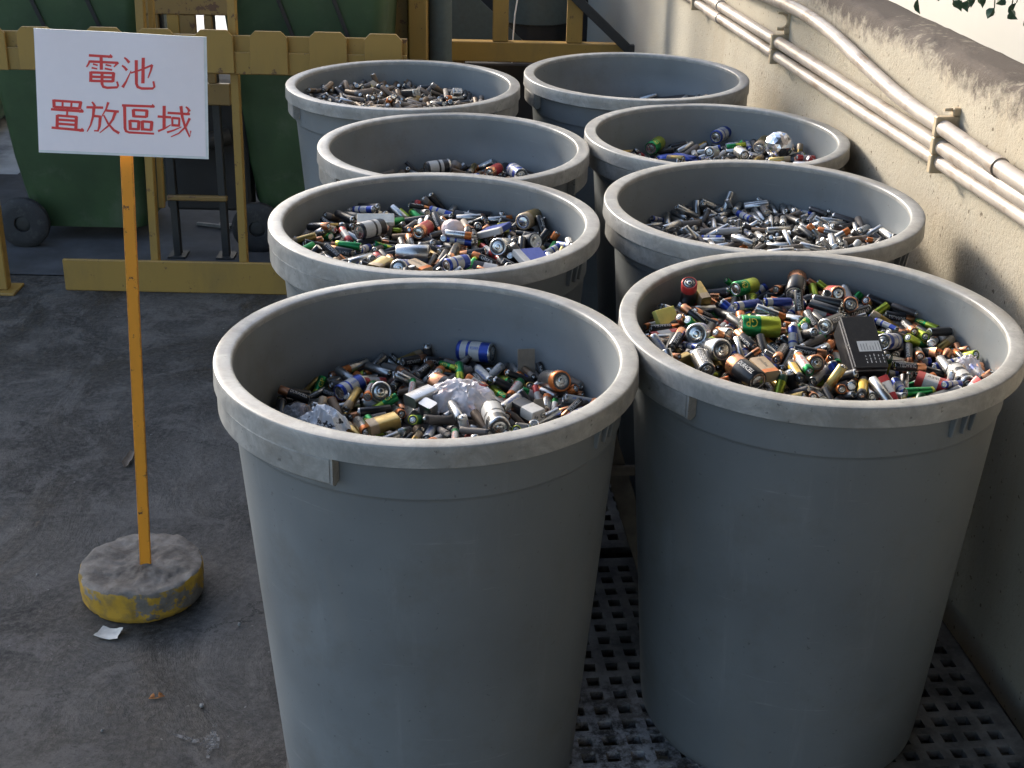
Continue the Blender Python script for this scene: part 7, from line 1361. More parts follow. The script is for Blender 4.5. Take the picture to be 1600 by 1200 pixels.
5 0 11 0 -1237 1449 -1093 650 423 403 -486;5 0 0 0 1441 -679 -771 822 -111 -525 192;5 0 8 1 1611 342 -686 648 -48 -758 -63;5 0 16 1 1942 967 -709 515 600 -84 -607;
5 0 5 0 1949 1438 -665 549 -175 754 315;5 0 5 0 1111 1973 -820 653 745 125 -59;5 0 0 0 455 2166 -914 303 -374 641 -598;5 0 0 1 -582 2363 -931 20 -619 -277 -734;
5 0 23 0 -288 1375 -880 177 -146 722 652;5 0 11 0 -1957 1472 -1026 389 490 303 719;5 3 10 2 -1209 1928 -827 161 157 680 698;5 3 5 2 486 2511 -661 203 199 671 685;
5 2 23 2 94 1090 -735 768 604 -131 -167;5 2 16 2 756 782 -665 712 696 65 66;6 0 6 0 640 427 -851 383 738 42 554;6 0 6 0 -296 10 -739 606 -334 -643 -328;
6 0 6 0 -2295 554 -667 740 124 643 -149;6 3 8 1 192 736 -679 72 -244 -687 -680;6 0 6 0 -1032 -360 -700 180 558 -410 699;6 0 6 0 -1372 39 -661 585 -252 -624 -453;
6 0 0 0 -1889 962 -637 110 -438 681 -577;6 4 8 0 -2236 -33 -643 190 150 682 690;6 0 6 0 -985 2407 -588 58 658 210 -721;6 0 6 0 -2 105 -675 124 -382 402 823;
6 0 11 0 -753 55 -703 134 696 231 -667;6 0 6 0 -432 -603 -665 542 367 -494 572;6 0 11 0 -1891 -178 -595 610 -628 -460 -151;6 0 6 0 -34 2601 -705 1 963 1 270;
6 1 6 0 -2191 1097 -624 491 -13 870 -45;6 0 6 0 -2371 425 -667 718 288 634 26;6 0 18 0 -216 602 -645 673 684 -102 264;6 0 6 0 -371 -69 -539 113 -889 341 284;
6 0 17 0 -447 -198 -556 881 131 299 -343;6 0 6 0 -15 -484 -669 643 35 -392 -657;6 1 6 0 839 896 -746 368 -887 101 261;6 0 0 0 -170 1684 -772 506 -557 -459 -472;
6 0 11 0 -976 1078 -700 592 -683 -120 411;6 0 16 0 -1622 -630 -598 484 -103 -597 -632;6 0 6 0 317 2513 -862 138 -516 -178 827;6 0 11 0 -391 2419 -785 468 762 160 418;
6 0 6 0 1150 538 -795 422 -370 -320 763;6 0 11 0 488 1196 -721 80 -657 -224 -715;6 0 6 0 -565 -278 -741 679 -185 -684 190;6 1 6 0 1867 337 -785 13 41 870 490;
6 0 0 0 1067 1446 -886 136 768 239 579;6 0 6 0 702 1656 -777 734 679 25 -4;6 0 11 0 -553 1624 -686 702 681 -185 98;6 0 11 0 -1198 393 -702 647 -443 544 -298;
6 0 6 0 2264 1270 -868 424 -71 -672 -602;6 0 6 0 1822 1757 -842 246 89 -658 -706;6 0 18 0 869 2046 -880 458 609 -246 -599;6 1 6 0 584 -13 -817 625 627 -5 -466;
6 0 11 0 1354 -122 -818 85 -270 292 914;6 0 11 0 570 925 -844 515 684 70 512;6 0 11 0 -229 1117 -663 484 173 -487 -706;6 0 11 0 -1115 492 -552 600 392 194 -669;
6 0 0 0 1021 1619 -863 830 -93 -539 108;6 0 6 0 433 1885 -711 464 -368 167 -788;6 0 0 0 -1713 -726 -531 543 -694 65 468;6 4 1 0 -950 -1079 -591 327 203 710 590;
6 1 6 0 950 2444 -715 93 612 -152 771;6 0 11 0 -517 1992 -687 661 -131 549 -495;6 0 11 0 -1487 1651 -682 556 151 -667 -472;6 0 6 0 322 -425 -672 787 485 -361 -123;
6 0 11 0 -865 418 -695 581 -564 327 487;6 1 6 0 -911 -190 -677 250 364 793 420;6 0 6 0 1305 360 -695 804 -346 455 164;6 1 11 0 496 1342 -774 534 682 -500 15;
6 0 11 0 1712 678 -860 272 -707 -244 -605;6 0 18 0 1228 1132 -904 540 -48 782 308;6 0 6 0 -900 1189 -636 80 -304 535 -784;6 0 6 0 -1471 1062 -588 783 389 -345 342;
6 0 6 0 -1775 442 -552 133 -204 -713 -657;6 1 0 0 -1993 -704 -436 361 225 702 -572;6 0 6 0 -709 -752 -521 27 -442 425 -790;6 1 6 0 2027 511 -895 697 -69 -290 652;
6 0 6 0 538 2148 -848 411 721 225 -510;6 0 11 0 -223 2446 -712 882 416 -205 -80;6 4 8 1 -1103 1963 -610 406 819 -271 -303;6 1 6 0 -2326 792 -562 306 521 -526 -599;
6 0 11 0 -1821 -904 -580 550 -315 287 718;6 0 6 0 260 -304 -614 312 350 561 682;6 0 11 0 656 179 -743 702 483 50 521;6 0 18 0 -971 287 -625 699 -386 278 533;
6 0 6 0 922 -434 -789 533 654 408 350;6 1 6 0 1124 1226 -894 192 617 190 -739;6 3 6 1 -1133 860 -547 290 586 -486 -580;6 0 6 0 -1538 -86 -608 809 -398 343 264;
6 0 11 0 -1426 -707 -584 454 24 -502 -736;6 1 16 0 805 2174 -807 445 -669 -556 -214;6 1 6 0 -253 2129 -726 695 -539 -56 -472;6 1 18 0 -1626 1866 -588 907 190 348 142;
6 1 6 0 -2298 891 -605 174 366 -375 -834;6 1 6 0 -2063 274 -557 784 465 64 -407;6 1 6 0 2294 1084 -774 309 285 -697 -581;6 0 11 0 163 -192 -624 668 393 -631 17;
6 0 18 0 987 19 -838 78 671 -201 710;6 1 0 0 378 490 -688 4 -131 267 -955;6 0 6 0 -1192 11 -620 607 -670 -420 -78;6 0 18 0 1359 945 -782 609 -103 -650 443;
6 0 0 0 1105 1533 -770 382 562 582 448;6 0 6 0 -776 1243 -543 699 -75 -640 -310;6 0 6 0 -1429 607 -597 632 -301 -677 228;6 1 18 0 -1783 -158 -673 340 525 -520 581;
6 1 6 0 -1114 -964 -581 358 679 193 -611;6 0 18 0 1515 216 -864 429 -571 419 -561;6 0 6 0 194 2142 -756 522 -199 510 654;6 0 6 0 -448 2382 -631 582 721 245 -286;
6 0 0 0 -2166 1340 -534 538 -574 617 -10;6 0 11 0 -2340 648 -546 121 659 -96 736;6 0 6 0 -201 -234 -590 476 -191 568 644;6 1 16 0 -1460 -123 -493 724 -354 -485 339;
6 0 6 0 -26 -846 -683 271 516 595 -553;6 1 0 0 981 -311 -753 764 -120 -618 -139;6 0 6 0 866 409 -760 507 -48 -764 -397;6 0 11 0 33 1068 -651 20 -141 -665 733;
6 0 6 0 -815 131 -592 583 39 696 416;6 0 11 0 1266 1100 -782 696 479 -492 -210;6 0 17 0 1294 1133 -638 718 481 -462 -198;6 1 6 1 797 1779 -686 553 -213 805 -36;
6 1 6 0 -131 1732 -649 690 658 123 -276;6 0 11 0 -1789 111 -558 494 415 729 231;6 0 6 0 -1539 -232 -515 722 -236 -645 83;6 0 6 0 -1217 -881 -573 409 653 163 -616;
6 0 6 0 2022 1408 -797 47 13 -559 -828;6 0 11 0 1491 1496 -829 166 48 -497 -850;6 0 11 0 516 2080 -709 378 675 171 610;6 1 0 0 -617 1733 -556 83 -557 -423 -710;
6 0 6 0 -952 2264 -493 181 -475 860 -47;6 0 6 0 -1817 1633 -579 110 283 711 -634;6 0 11 0 -1798 1569 -437 147 247 689 -666;6 0 6 0 -2039 836 -573 242 681 -241 648;
6 1 11 0 -2349 -42 -504 8 -456 -557 694;6 0 11 0 58 -106 -560 378 -796 -108 -460;6 1 6 0 -71 602 -615 725 451 -302 424;6 0 6 0 -459 117 -574 153 -793 -52 -587;
6 0 11 0 -580 -634 -681 97 11 -638 764;6 1 6 0 217 -664 -738 798 -414 408 -157;6 0 11 0 1248 -275 -844 549 533 643 41;6 0 6 0 628 694 -761 793 238 465 312;
6 0 0 0 1502 879 -709 421 -701 50 -574;6 0 11 0 403 1547 -708 567 498 -308 579;6 0 6 0 -251 1343 -689 240 604 -643 406;6 1 0 0 -1458 501 -526 371 468 -475 -646;
6 0 0 0 -1450 -432 -553 233 -522 76 817;6 0 11 0 -1303 -781 -504 666 560 -7 -493;6 0 6 0 1627 115 -746 212 -624 137 740;6 0 0 0 -2269 310 -529 817 -17 557 149;
6 0 6 0 -2335 -662 -483 395 294 554 671;6 0 18 0 1575 1642 -864 113 -271 497 817;6 1 11 0 868 2170 -685 553 668 166 470;6 0 18 0 51 2232 -697 467 -276 537 646;
6 0 6 0 -615 2225 -613 230 -308 -722 -575;6 0 11 0 -1268 1577 -504 100 808 77 -575;6 0 6 0 -2148 1152 -515 773 152 -397 471;6 0 11 0 311 323 -623 170 -704 357 -590;
6 0 6 0 750 -89 -715 116 605 -165 -770;6 0 6 0 464 830 -682 446 620 409 -500;6 0 18 0 -537 340 -576 561 -376 -732 84;6 0 6 0 -436 460 -550 422 518 26 743;
6 0 6 0 -549 -285 -590 481 28 -758 -440;6 0 6 0 -297 -862 -583 367 666 151 -631;6 0 6 0 494 -1204 -589 57 102 729 -674;6 0 11 0 398 -1206 -705 108 -51 680 723;
6 0 0 0 1208 532 -643 294 -421 -721 -465;6 0 11 0 777 1175 -760 307 270 610 679;6 0 6 0 -413 1587 -647 588 579 -441 352;6 0 6 0 -1092 1359 -550 678 -718 140 -76;
6 1 6 0 -2033 1029 -436 418 -458 524 583;6 0 0 0 -1077 -520 -540 558 109 589 -574;6 1 6 0 -1089 -731 -459 381 66 722 -574;6 0 6 0 1570 367 -753 251 -319 556 -725;
6 0 6 0 2156 609 -762 575 -383 -645 326;6 1 6 0 1749 1238 -875 570 -302 -283 -710;6 1 6 0 548 2391 -778 499 -703 -191 -470;6 0 11 0 -60 2209 -599 129 -18 611 781;
6 0 11 0 -1418 2181 -618 636 -426 68 -639;6 0 0 0 -1689 1159 -582 472 173 -381 -776;6 1 6 0 -2272 787 -425 411 -699 -203 -549;6 1 6 0 661 -6 -571 406 285 633 -595;
6 0 11 0 689 344 -720 9 523 -407 -749;6 0 6 0 -320 1014 -589 607 426 669 51;6 0 6 0 -827 353 -490 291 254 577 -720;6 1 6 0 -575 -543 -531 394 630 391 544;
6 1 6 0 1065 1313 -852 310 -518 -543 584;6 1 11 0 1167 2028 -727 759 -580 197 -222;6 0 6 1 -507 961 -480 66 736 -441 509;6 0 11 0 -1271 1243 -435 174 325 -513 775;
6 0 11 0 -1391 350 -547 310 -544 522 -579;6 1 0 0 -1659 210 -469 18 -138 742 -656;6 0 6 0 -568 -1224 -522 73 -258 585 765;6 0 6 0 -67 -1457 -653 118 483 -208 -842;
6 0 18 0 -187 -1578 -595 405 -100 883 -216;6 0 0 0 -34 -1457 -496 474 -132 852 -179;6 0 16 0 -50 -1611 -502 99 448 -233 -857;6 1 0 0 1550 1711 -647 128 135 736 -651;
6 0 11 0 -1605 1527 -528 569 600 382 -413;6 0 6 0 -2511 696 -412 301 -166 761 549;6 0 11 0 -2538 364 -494 739 609 -178 224;6 0 6 0 1893 1099 -791 359 743 -433 363;
6 0 6 1 806 1899 -581 258 -378 -215 862;6 0 6 0 425 1749 -623 779 -403 -478 -49;6 0 6 0 320 169 -627 548 -542 -388 506;6 0 6 1 -1278 176 -506 489 -378 628 -472;
6 0 6 0 -298 -645 -597 433 19 -338 835;6 1 6 0 375 -767 -676 108 -306 -765 557;6 0 0 0 885 310 -610 638 -654 -380 146;6 0 6 0 -559 999 -640 461 -622 632 30;
6 4 16 1 1305 1331 -586 895 417 96 124;6 0 11 0 276 1462 -657 657 704 243 -118;6 1 6 0 -584 1614 -560 724 -212 581 306;6 0 6 0 -1393 1148 -445 428 -867 146 208;
6 0 6 1 -1419 648 -443 654 168 678 -290;6 1 11 0 -1987 -262 -528 418 -580 -683 -152;6 0 6 0 1982 826 -715 200 541 -577 -578;6 0 6 0 1536 712 -720 558 624 -220 -502;
6 0 6 0 1489 -343 -704 34 712 183 677;6 0 6 0 2148 891 -762 786 -475 -333 212;6 0 0 0 1651 1559 -747 545 681 -407 270;6 0 11 0 1429 1987 -681 290 -747 149 -580;
6 0 0 0 533 2053 -564 455 552 -481 -506;6 0 6 0 -752 2121 -527 85 4 -692 717;6 0 6 0 -1477 1924 -573 592 -417 -687 -60;6 0 18 0 -1803 944 -516 336 -522 344 704;
6 0 6 1 -2115 841 -340 215 -4 -767 604;6 0 11 0 1045 1427 -613 140 81 794 -586;6 4 0 1 128 822 -439 702 588 244 319;6 0 0 0 -591 782 -642 836 403 -366 -60;
6 0 6 0 -859 -272 -555 234 -192 698 649;6 0 6 0 211 -1148 -644 743 -609 239 143;6 0 6 0 627 -467 -639 147 -228 732 625;6 1 6 0 921 101 -652 459 -612 26 643;
6 0 11 0 1207 1778 -615 248 -653 229 -678;6 0 0 0 46 1884 -610 19 863 158 479;6 0 0 0 -646 1379 -517 158 384 -433 -800;6 0 6 0 -1656 1237 -397 753 -614 27 235;
7 4 19 0 1937 685 -882 345 -574 -200 -715;7 0 16 0 1434 1438 -1038 376 -74 -820 426;7 1 11 0 -535 2539 -1534 676 -374 408 -487;7 1 16 0 1764 1022 -951 88 -622 -530 569;
7 1 16 0 643 1511 -1236 734 -613 93 278;7 1 16 0 -442 2433 -1523 549 172 -818 -19;7 0 11 0 1863 924 -913 491 741 -386 -245;7 0 11 0 775 1496 -1217 594 -549 300 505;
7 0 16 0 -30 2469 -1335 541 -569 62 -616;7 0 11 0 215 1647 -1409 642 -374 -648 -166;7 1 16 0 -741 2416 -1549 138 -885 -42 443;7 1 11 0 165 2045 -1356 761 498 414 33;
7 0 16 0 590 2445 -1177 544 274 -753 -248;7 1 16 0 1829 1336 -915 523 741 134 -399;7 0 16 0 -148 2062 -1418 466 764 238 -378;7 0 11 0 -488 2191 -1551 740 392 526 147
"""

# ================================================================== batteries
# one row per cell: bin, type, design, separate object?, x y z from the rim centre (0.1 mm), quaternion (1/1000)
TYPES = ['aa', 'aaa', 'c', 'd', 'nine', 'coin', 'six', 'box']
ORDER = ['FL', 'FR', '3L', '3R', '2L', '2R', 'BL', 'BR']
SIZE = {'aa': (0.00725, 0.0495), 'aaa': (0.00525, 0.0440), 'c': (0.0131, 0.0490), 'd': (0.01675, 0.0600), 'coin': (0.0115, 0.0055)}

def wrap(name, col, metal=0.0, rough=0.32, var=0.15):
    m, N, L, B = new_mat(name)
    oi = N.new('ShaderNodeObjectInfo')
    n = noise_node(N, L, 130, 4, 0.65)
    g = noise_node(N, L, 420, 3, 0.6)
    c = mix(N, L, oi.outputs['Random'], tuple(x * (1 - var) for x in col), tuple(min(1, x * (1 + var)) for x in col))
    c = mix(N, L, ramp(N, L, n.outputs['Fac'], [(0.54, 0.0), (0.80, 0.42)]).outputs[0], c, (0.075, 0.06, 0.048))
    L.new(c, B.inputs['Base Color'])
    B.inputs['Metallic'].default_value = metal
    L.new(ramp(N, L, n.outputs['Fac'], [(0.3, rough), (0.8, min(1, rough + 0.22))]).outputs[0], B.inputs['Roughness'])
    bump(N, L, B, g.outputs['Fac'], 0.12, 0.0006)
    return m
PAL = {
'black': ((0.012, 0.012, 0.014), 0, 0.28), 'copper': ((0.55, 0.25, 0.13), 0.95, 0.24), 'silver': ((0.46, 0.455, 0.445), 0.95, 0.24), 'grey': ((0.24, 0.23, 0.22), 0.5, 0.42),
'white': ((0.44, 0.425, 0.40), 0, 0.34), 'green': ((0.02, 0.21, 0.06), 0.75, 0.25), 'darkgreen': ((0.015, 0.06, 0.025), 0.2, 0.28), 'lime': ((0.36, 0.44, 0.05), 0.75, 0.26), 'gold': ((0.34, 0.24, 0.085), 0.85, 0.28),
'blue': ((0.02, 0.05, 0.28), 0.45, 0.28), 'red': ((0.36, 0.03, 0.028), 0.3, 0.30), 'orange': ((0.50, 0.15, 0.035), 0.5, 0.28), 'yellow': ((0.55, 0.34, 0.02), 0.05, 0.32),
'dusty': ((0.15, 0.13, 0.115), 0.25, 0.55), 'brown': ((0.12, 0.08, 0.05), 0.4, 0.45), 'dark': ((0.06, 0.055, 0.055), 0.5, 0.38), 'tan': ((0.32, 0.235, 0.145), 0.1, 0.40), 'purple': ((0.10, 0.03, 0.20), 0.1, 0.3)}
CM = {k: wrap('battery_' + k, *v) for k, v in PAL.items()}
M['terminal'] = simple('battery_terminal_steel', (0.50, 0.49, 0.465), 0.26, 0.95, var=0.25, scale=200)
M['insulator'] = simple('battery_insulator', (0.05, 0.05, 0.05), 0.5)
M['print_white'] = simple('white_print', (0.62, 0.60, 0.57), 0.45)
M['print_yellow'] = simple('yellow_print', (0.62, 0.50, 0.05), 0.4)
M['print_black'] = simple('black_print', (0.02, 0.02, 0.02), 0.4)
M['print_red'] = simple('red_print', (0.50, 0.03, 0.03), 0.4)
M['print_blue'] = simple('blue_print', (0.03, 0.10, 0.42), 0.4)
# design: sections from the positive end (share of length, paint), phrase, lettering (text, ink, start share, height share)
DES = {
'black': ([(0.06, 'silver'), (0.94, 'black')], 'all-black', None),
'black_copper': ([(0.30, 'copper'), (0.70, 'black')], 'black copper-topped', ('DURACELL', 'print_white', 0.36, 0.56)),
'black_label': ([(0.10, 'silver'), (0.22, 'black'), (0.13, 'white'), (0.08, 'black'), (0.37, 'white'), (0.10, 'black')], 'black white-banded', None),
'black_text': ([(0.05, 'silver'), (0.86, 'black'), (0.09, 'silver')], 'black silver-ended', ('EVEREADY', 'print_white', 0.12, 0.72)),
'blue': ([(0.72, 'blue'), (0.20, 'white'), (0.08, 'blue')], 'blue pale-banded', None),
'blue_white': ([(0.06, 'silver'), (0.26, 'blue'), (0.30, 'white'), (0.08, 'blue'), (0.18, 'white'), (0.12, 'blue')], 'blue-and-white', ('VARTA', 'print_blue', 0.33, 0.26)),
'brown_dusty': ([(0.25, 'dusty'), (0.75, 'brown')], 'dusty brown', None),
'copper_red': ([(0.10, 'copper'), (0.62, 'red'), (0.28, 'copper')], 'red-and-copper', None),
'gold': ([(0.70, 'gold'), (0.30, 'tan')], 'gold', None),
'green': ([(0.12, 'lime'), (0.88, 'green')], 'shiny green', None),
'green_lime': ([(0.52, 'lime'), (0.48, 'green')], 'green-and-lime', ('GP', 'print_yellow', 0.62, 0.30)),
'grey_dusty': ([(0.12, 'dark'), (0.88, 'dusty')], 'dusty grey', None),
'lime': ([(0.20, 'darkgreen'), (0.80, 'lime')], 'lime-green', None),
'orange_black': ([(0.30, 'orange'), (0.70, 'black')], 'black orange-topped', ('ultra', 'print_white', 0.40, 0.46)),
'red_black': ([(0.34, 'red'), (0.66, 'black')], 'black red-topped', None),
'red_white': ([(0.30, 'red'), (0.45, 'white'), (0.25, 'red')], 'red-and-white', None),
'silver': ([(1.0, 'silver')], 'plain silver', None),
'silver_copper': ([(0.26, 'orange'), (0.74, 'silver')], 'silver orange-topped', ('Energizer', 'print_black', 0.32, 0.60)),
'steel_dark': ([(0.08, 'silver'), (0.92, 'dark')], 'dark steel', None),
'tan': ([(0.78, 'tan'), (0.22, 'orange')], 'tan-and-orange', None),
'white_black': ([(0.55, 'white'), (0.45, 'black')], 'white-and-black', None),
'white_black_band': ([(0.12, 'silver'), (0.14, 'black'), (0.26, 'white'), (0.16, 'black'), (0.22, 'white'), (0.10, 'black')], 'white black-banded', None),
'white_green': ([(0.22, 'green'), (0.58, 'white'), (0.20, 'orange')], 'white green-topped', ('ReCyko', 'print_red', 0.26, 0.48)),
'white_text': ([(0.08, 'silver'), (0.80, 'white'), (0.12, 'silver')], 'white printed', ('Energizer', 'print_blue', 0.14, 0.66)),
'yellow_black': ([(0.18, 'black'), (0.62, 'yellow'), (0.20, 'black')], 'yellow black-ended', None)}
NSEG = 14
def sleeve_mesh(t, d):
    r, L = SIZE[t]
    b = bmesh.new(); mats = []
    secs = DES[d][0]
    z = L / 2
    ring = lambda rr, zz: [b.verts.new((rr * math.cos(2 * math.pi * k / NSEG), rr * math.sin(2 * math.pi * k / NSEG), zz)) for k in range(NSEG)]
    e = 0.10 * r
    top_in = ring(r * 0.82, z - 0.0004); prev = ring(r - e, z); first = True
    def band(a, c, mi, sm=True):
        for k in range(NSEG):
            f = b.faces.new((a[k], a[(k + 1) % NSEG], c[(k + 1) % NSEG], c[k])); f.material_index = mi; f.smooth = sm
    for i, (share, paint) in enumerate(secs):
        mt = CM[paint]
        if mt not in mats: mats.append(mt)
        mi = mats.index(mt)
        if i == 0:
            band(top_in, prev, mi); n = ring(r, z - e); band(prev, n, mi); prev = n
        z2 = L / 2 - L * sum(s for s, _ in secs[:i + 1])
        if i == len(secs) - 1: z2 += e
        n = ring(r, z2); band(prev, n, mi); prev = n
        if i == len(secs) - 1:
            n = ring(r - e, -L / 2); band(prev, n, mi); m_ = ring(r * 0.82, -L / 2 + 0.0004); band(n, m_, mi)
    me = mesh_from('battery_sleeve', b, 50)
    for m_ in mats: me.materials.append(m_)
    return me
def end_mesh(t, positive):
    r, L = SIZE[t]
    b = bmesh.new()
    if positive:
        nub = r * (0.36 if t in ('aa', 'aaa') else 0.28)
        prof = [(r * 0.83, L / 2 - 0.0008), (r * 0.62, L / 2 - 0.0006), (r * 0.56, L / 2 + 0.0001), (nub * 1.15, L / 2 + 0.0002), (nub, L / 2 + 0.0010), (nub * 0.85, L / 2 + 0.0014), (0.00005, L / 2 + 0.0014)]
        lathe(b, prof, NSEG)
        for f in b.faces:
            f.material_index = 1 if max(math.hypot(v.co.x, v.co.y) for v in f.verts) > r * 0.8 else 0
    else:
        prof = [(0.00005, -L / 2 - 0.0002), (r * 0.46, -L / 2 - 0.0002), (r * 0.52, -L / 2 + 0.0004), (r * 0.62, -L / 2 + 0.0004), (r * 0.68, -L / 2 - 0.0002), (r * 0.83, -L / 2 + 0.0001)]
        lathe(b, prof, NSEG)
    me = mesh_from('battery_end', b, 40)
    me.materials.append(M['terminal']); me.materials.append(M['insulator'])
    return me
def text_mesh(body, length, height, ink):
    cu = bpy.data.curves.new('lettering_source', 'FONT'); cu.body = body; cu.align_x = 'LEFT'; cu.resolution_u = 2
    o = bpy.data.objects.new('lettering_source', cu); COL.objects.link(o)
    dg = bpy.context.evaluated_depsgraph_get()
    me = bpy.data.meshes.new_from_object(o.evaluated_get(dg))
    bpy.data.objects.remove(o); bpy.data.curves.remove(cu)
    xs = [v.co.x for v in me.vertices]; ys = [v.co.y for v in me.vertices]
    x0, x1, y0, y1 = min(xs), max(xs), min(ys), max(ys)
    for v in me.vertices: v.co = ((v.co.x - x0) / (x1 - x0) * length, ((v.co.y - y0) / (y1 - y0) - 0.5) * height, 0)
    return me
LETTER = {}
def lettering(t, d):
    if (t, d) in LETTER: return LETTER[t, d]
    spec = DES[d][2]; out = None
    if spec and t in SIZE and t != 'coin':
        r, L = SIZE[t]
        body, ink, start, share = spec
        me = text_mesh(body, L * share, min(r * 1.05, L * share / max(2, len(body)) * 1.7), ink)
        b = bmesh.new(); b.from_mesh(me); bpy.data.meshes.remove(me)
        for k in range(-3, 4):
            bmesh.ops.bisect_plane(b, geom=b.verts[:] + b.edges[:] + b.faces[:], plane_co=(0, k * r * 0.16, 0), plane_no=(0, 1, 0))
        for v in b.verts:
            a = v.co.y / r + math.pi / 2; x = v.co.x
            v.co = Vector(((r + 0.00012) * math.cos(a), (r + 0.00012) * math.sin(a), L / 2 - L * start - x))
        out = bpy.data.meshes.new('battery_lettering'); b.to_mesh(out); b.free()
        out.materials.append(M[ink])
    LETTER[t, d] = out
    return out
def nine_mesh(d):
    W_, D_, L = 0.0265, 0.0175, 0.0475
    b = bmesh.new(); mats = []
    z = L / 2
    secs = DES[d][0]
    def ring(zz, inset=0.0, r=0.0035):
        out = []
        for sx, sy, a0 in ((1, 1, 0), (-1, 1, 90), (-1, -1, 180), (1, -1, 270)):
            for k in range(3):
                a = R(a0 + 45 * k); out.append(b.verts.new((sx * (W_ / 2 - r) + (r - inset) * math.cos(a), sy * (D_ / 2 - r) + (r - inset) * math.sin(a), zz)))
        return out
    prev = ring(z, 0.0012)
    b.faces.new(prev)
    for i, (share, paint) in enumerate(secs):
        if CM[paint] not in mats: mats.append(CM[paint])
        mi = mats.index(CM[paint])
        if i == 0:
            n = ring(z - 0.0012)
            for k in range(12): b.faces.new((prev[k], prev[(k + 1) % 12], n[(k + 1) % 12], n[k])).material_index = mi
            prev = n
        z2 = L / 2 - L * sum(s for s, _ in secs[:i + 1])
        n = ring(z2 + (0.0008 if i == len(secs) - 1 else 0))
        for k in range(12): b.faces.new((prev[k], prev[(k + 1) % 12], n[(k + 1) % 12], n[k])).material_index = mi
        prev = n
    b.faces.new(prev[::-1])
    me = mesh_from('battery_case', b, 40)
    for m_ in mats: me.materials.append(m_)
    return me
def snap_mesh():
    b = bmesh.new(); z = 0.0475 / 2
    for x, r in ((-0.0064, 0.0030), (0.0064, 0.0040)):
        vs0 = len(b.verts)
        lathe(b, [(r, z - 0.0002), (r, z + 0.0024), (r * 0.7, z + 0.0026), (0.00005, z + 0.0018)], 10)
        b.verts.ensure_lookup_table()
        for v in b.verts[vs0:]: v.co.x += x
    me = mesh_from('battery_snaps', b, 40); me.materials.append(M['terminal']); return me
PARTS = {}
def parts_for(t, d):
    """[(part name, mesh)] - the first one is the battery's own body"""
    k = (t, d)
    if k in PARTS: return PARTS[k]
    if t in ('aa', 'aaa', 'c', 'd'):
        out = [('sleeve', sleeve_mesh(t, d))]
        for pos in (True, False):
            if (t, pos) not in PARTS: PARTS[t, pos] = end_mesh(t, pos)
            out.append(('positive_terminal' if pos else 'negative_terminal', PARTS[t, pos]))
        lt = lettering(t, d)
        if lt: out.append(('lettering', lt))
    elif t == 'nine':
        if 'snap' not in PARTS: PARTS['snap'] = snap_mesh()
        out = [('case', nine_mesh(d)), ('snap_terminals', PARTS['snap'])]
        if d in ('tan', 'red_white'):
            me = text_mesh('Energizer' if d == 'tan' else 'SUPER', 0.026, 0.0075, None)
            b = bmesh.new(); b.from_mesh(me); bpy.data.meshes.remove(me)
            dup = bmesh.ops.duplicate(b, geom=b.verts[:] + b.edges[:] + b.faces[:])['geom']
            back = {v for v in dup if isinstance(v, bmesh.types.BMVert)}
            for v in b.verts:
                s = -1 if v in back else 1
                v.co = Vector((s * v.co.y, s * (0.0175 / 2 + 0.00012), 0.017 - v.co.x))
            lm = bpy.data.meshes.new('battery_lettering'); b.to_mesh(lm); b.free(); lm.materials.append(M['print_black'])
            out.append(('lettering', lm))
    elif t == 'coin':
        r, L = SIZE[t]; b = bmesh.new()
        lathe(b, [(0.00005, L / 2), (r * 0.8, L / 2), (r * 0.85, L / 2 - 0.0006), (r * 0.97, L / 2 - 0.0008), (r, L / 2 - 0.0016), (r, -L / 2 + 0.0008), (r * 0.95, -L / 2), (0.00005, -L / 2)], 18)
        me = mesh_from('button_case', b, 40); me.materials.append(CM['silver']); out = [('case', me)]
    elif t == 'six':
        b = bmesh.new()
        add_box(b, (-0.026, -0.0200, -0.050), (0.026, 0.0150, 0.050), 0.0015)
        add_box(b, (-0.0255, 0.0155, -0.0495), (0.0255, 0.0235, 0.0495), 0.0012)
        me = mesh_from('six_volt_case', b); me.materials.append(CM['black'])
        b = bmesh.new(); add_box(b, (-0.022, 0.0234, -0.020), (0.012, 0.0238, 0.000)); lb = mesh_from('case_label', b); lb.materials.append(M['print_white'])
        b = bmesh.new()
        rr = random.Random(2)
        for j in range(7):
            x = -0.020 + 0.0045 * j; add_box(b, (x, 0.02382, -0.018), (x + 0.0010, 0.0239, -0.018 + rr.uniform(0.008, 0.015)))
        ln = mesh_from('label_print', b); ln.materials.append(CM['grey'])
        b = bmesh.new()
        for j in range(5):
            x = -0.022 + 0.0065 * j
            for q in range(3): add_box(b, (x, 0.0234, -0.042 + 0.006 * q), (x + 0.0013, 0.0236, -0.042 + 0.006 * q + rr.uniform(0.002, 0.005)))
        l2 = mesh_from('case_print', b); l2.materials.append(M['print_white'])
        b = bmesh.new()
        for x in (-0.018, 0.018): add_box(b, (x - 0.003, -0.004, 0.050), (x + 0.003, -0.003, 0.056))
        tb = mesh_from('blade_terminals', b); tb.materials.append(M['terminal'])
        out = [('case', me), ('label', lb), ('label_print', ln), ('case_print', l2), ('blade_terminals', tb)]
    else:
        b = bmesh.new(); add_box(b, (-0.025, -0.006, -0.030), (0.025, 0.006, 0.030), 0.0012)
        me = mesh_from('pack_body', b); me.materials.append(CM['blue'])
        b = bmesh.new(); add_box(b, (-0.0252, -0.0062, -0.0302), (0.0252, 0.0062, -0.014), 0.0012)
        m2 = mesh_from('pack_band', b); m2.materials.append(CM['white'])
        out = [('body', me), ('band', m2)]
    PARTS[k] = out
    return out

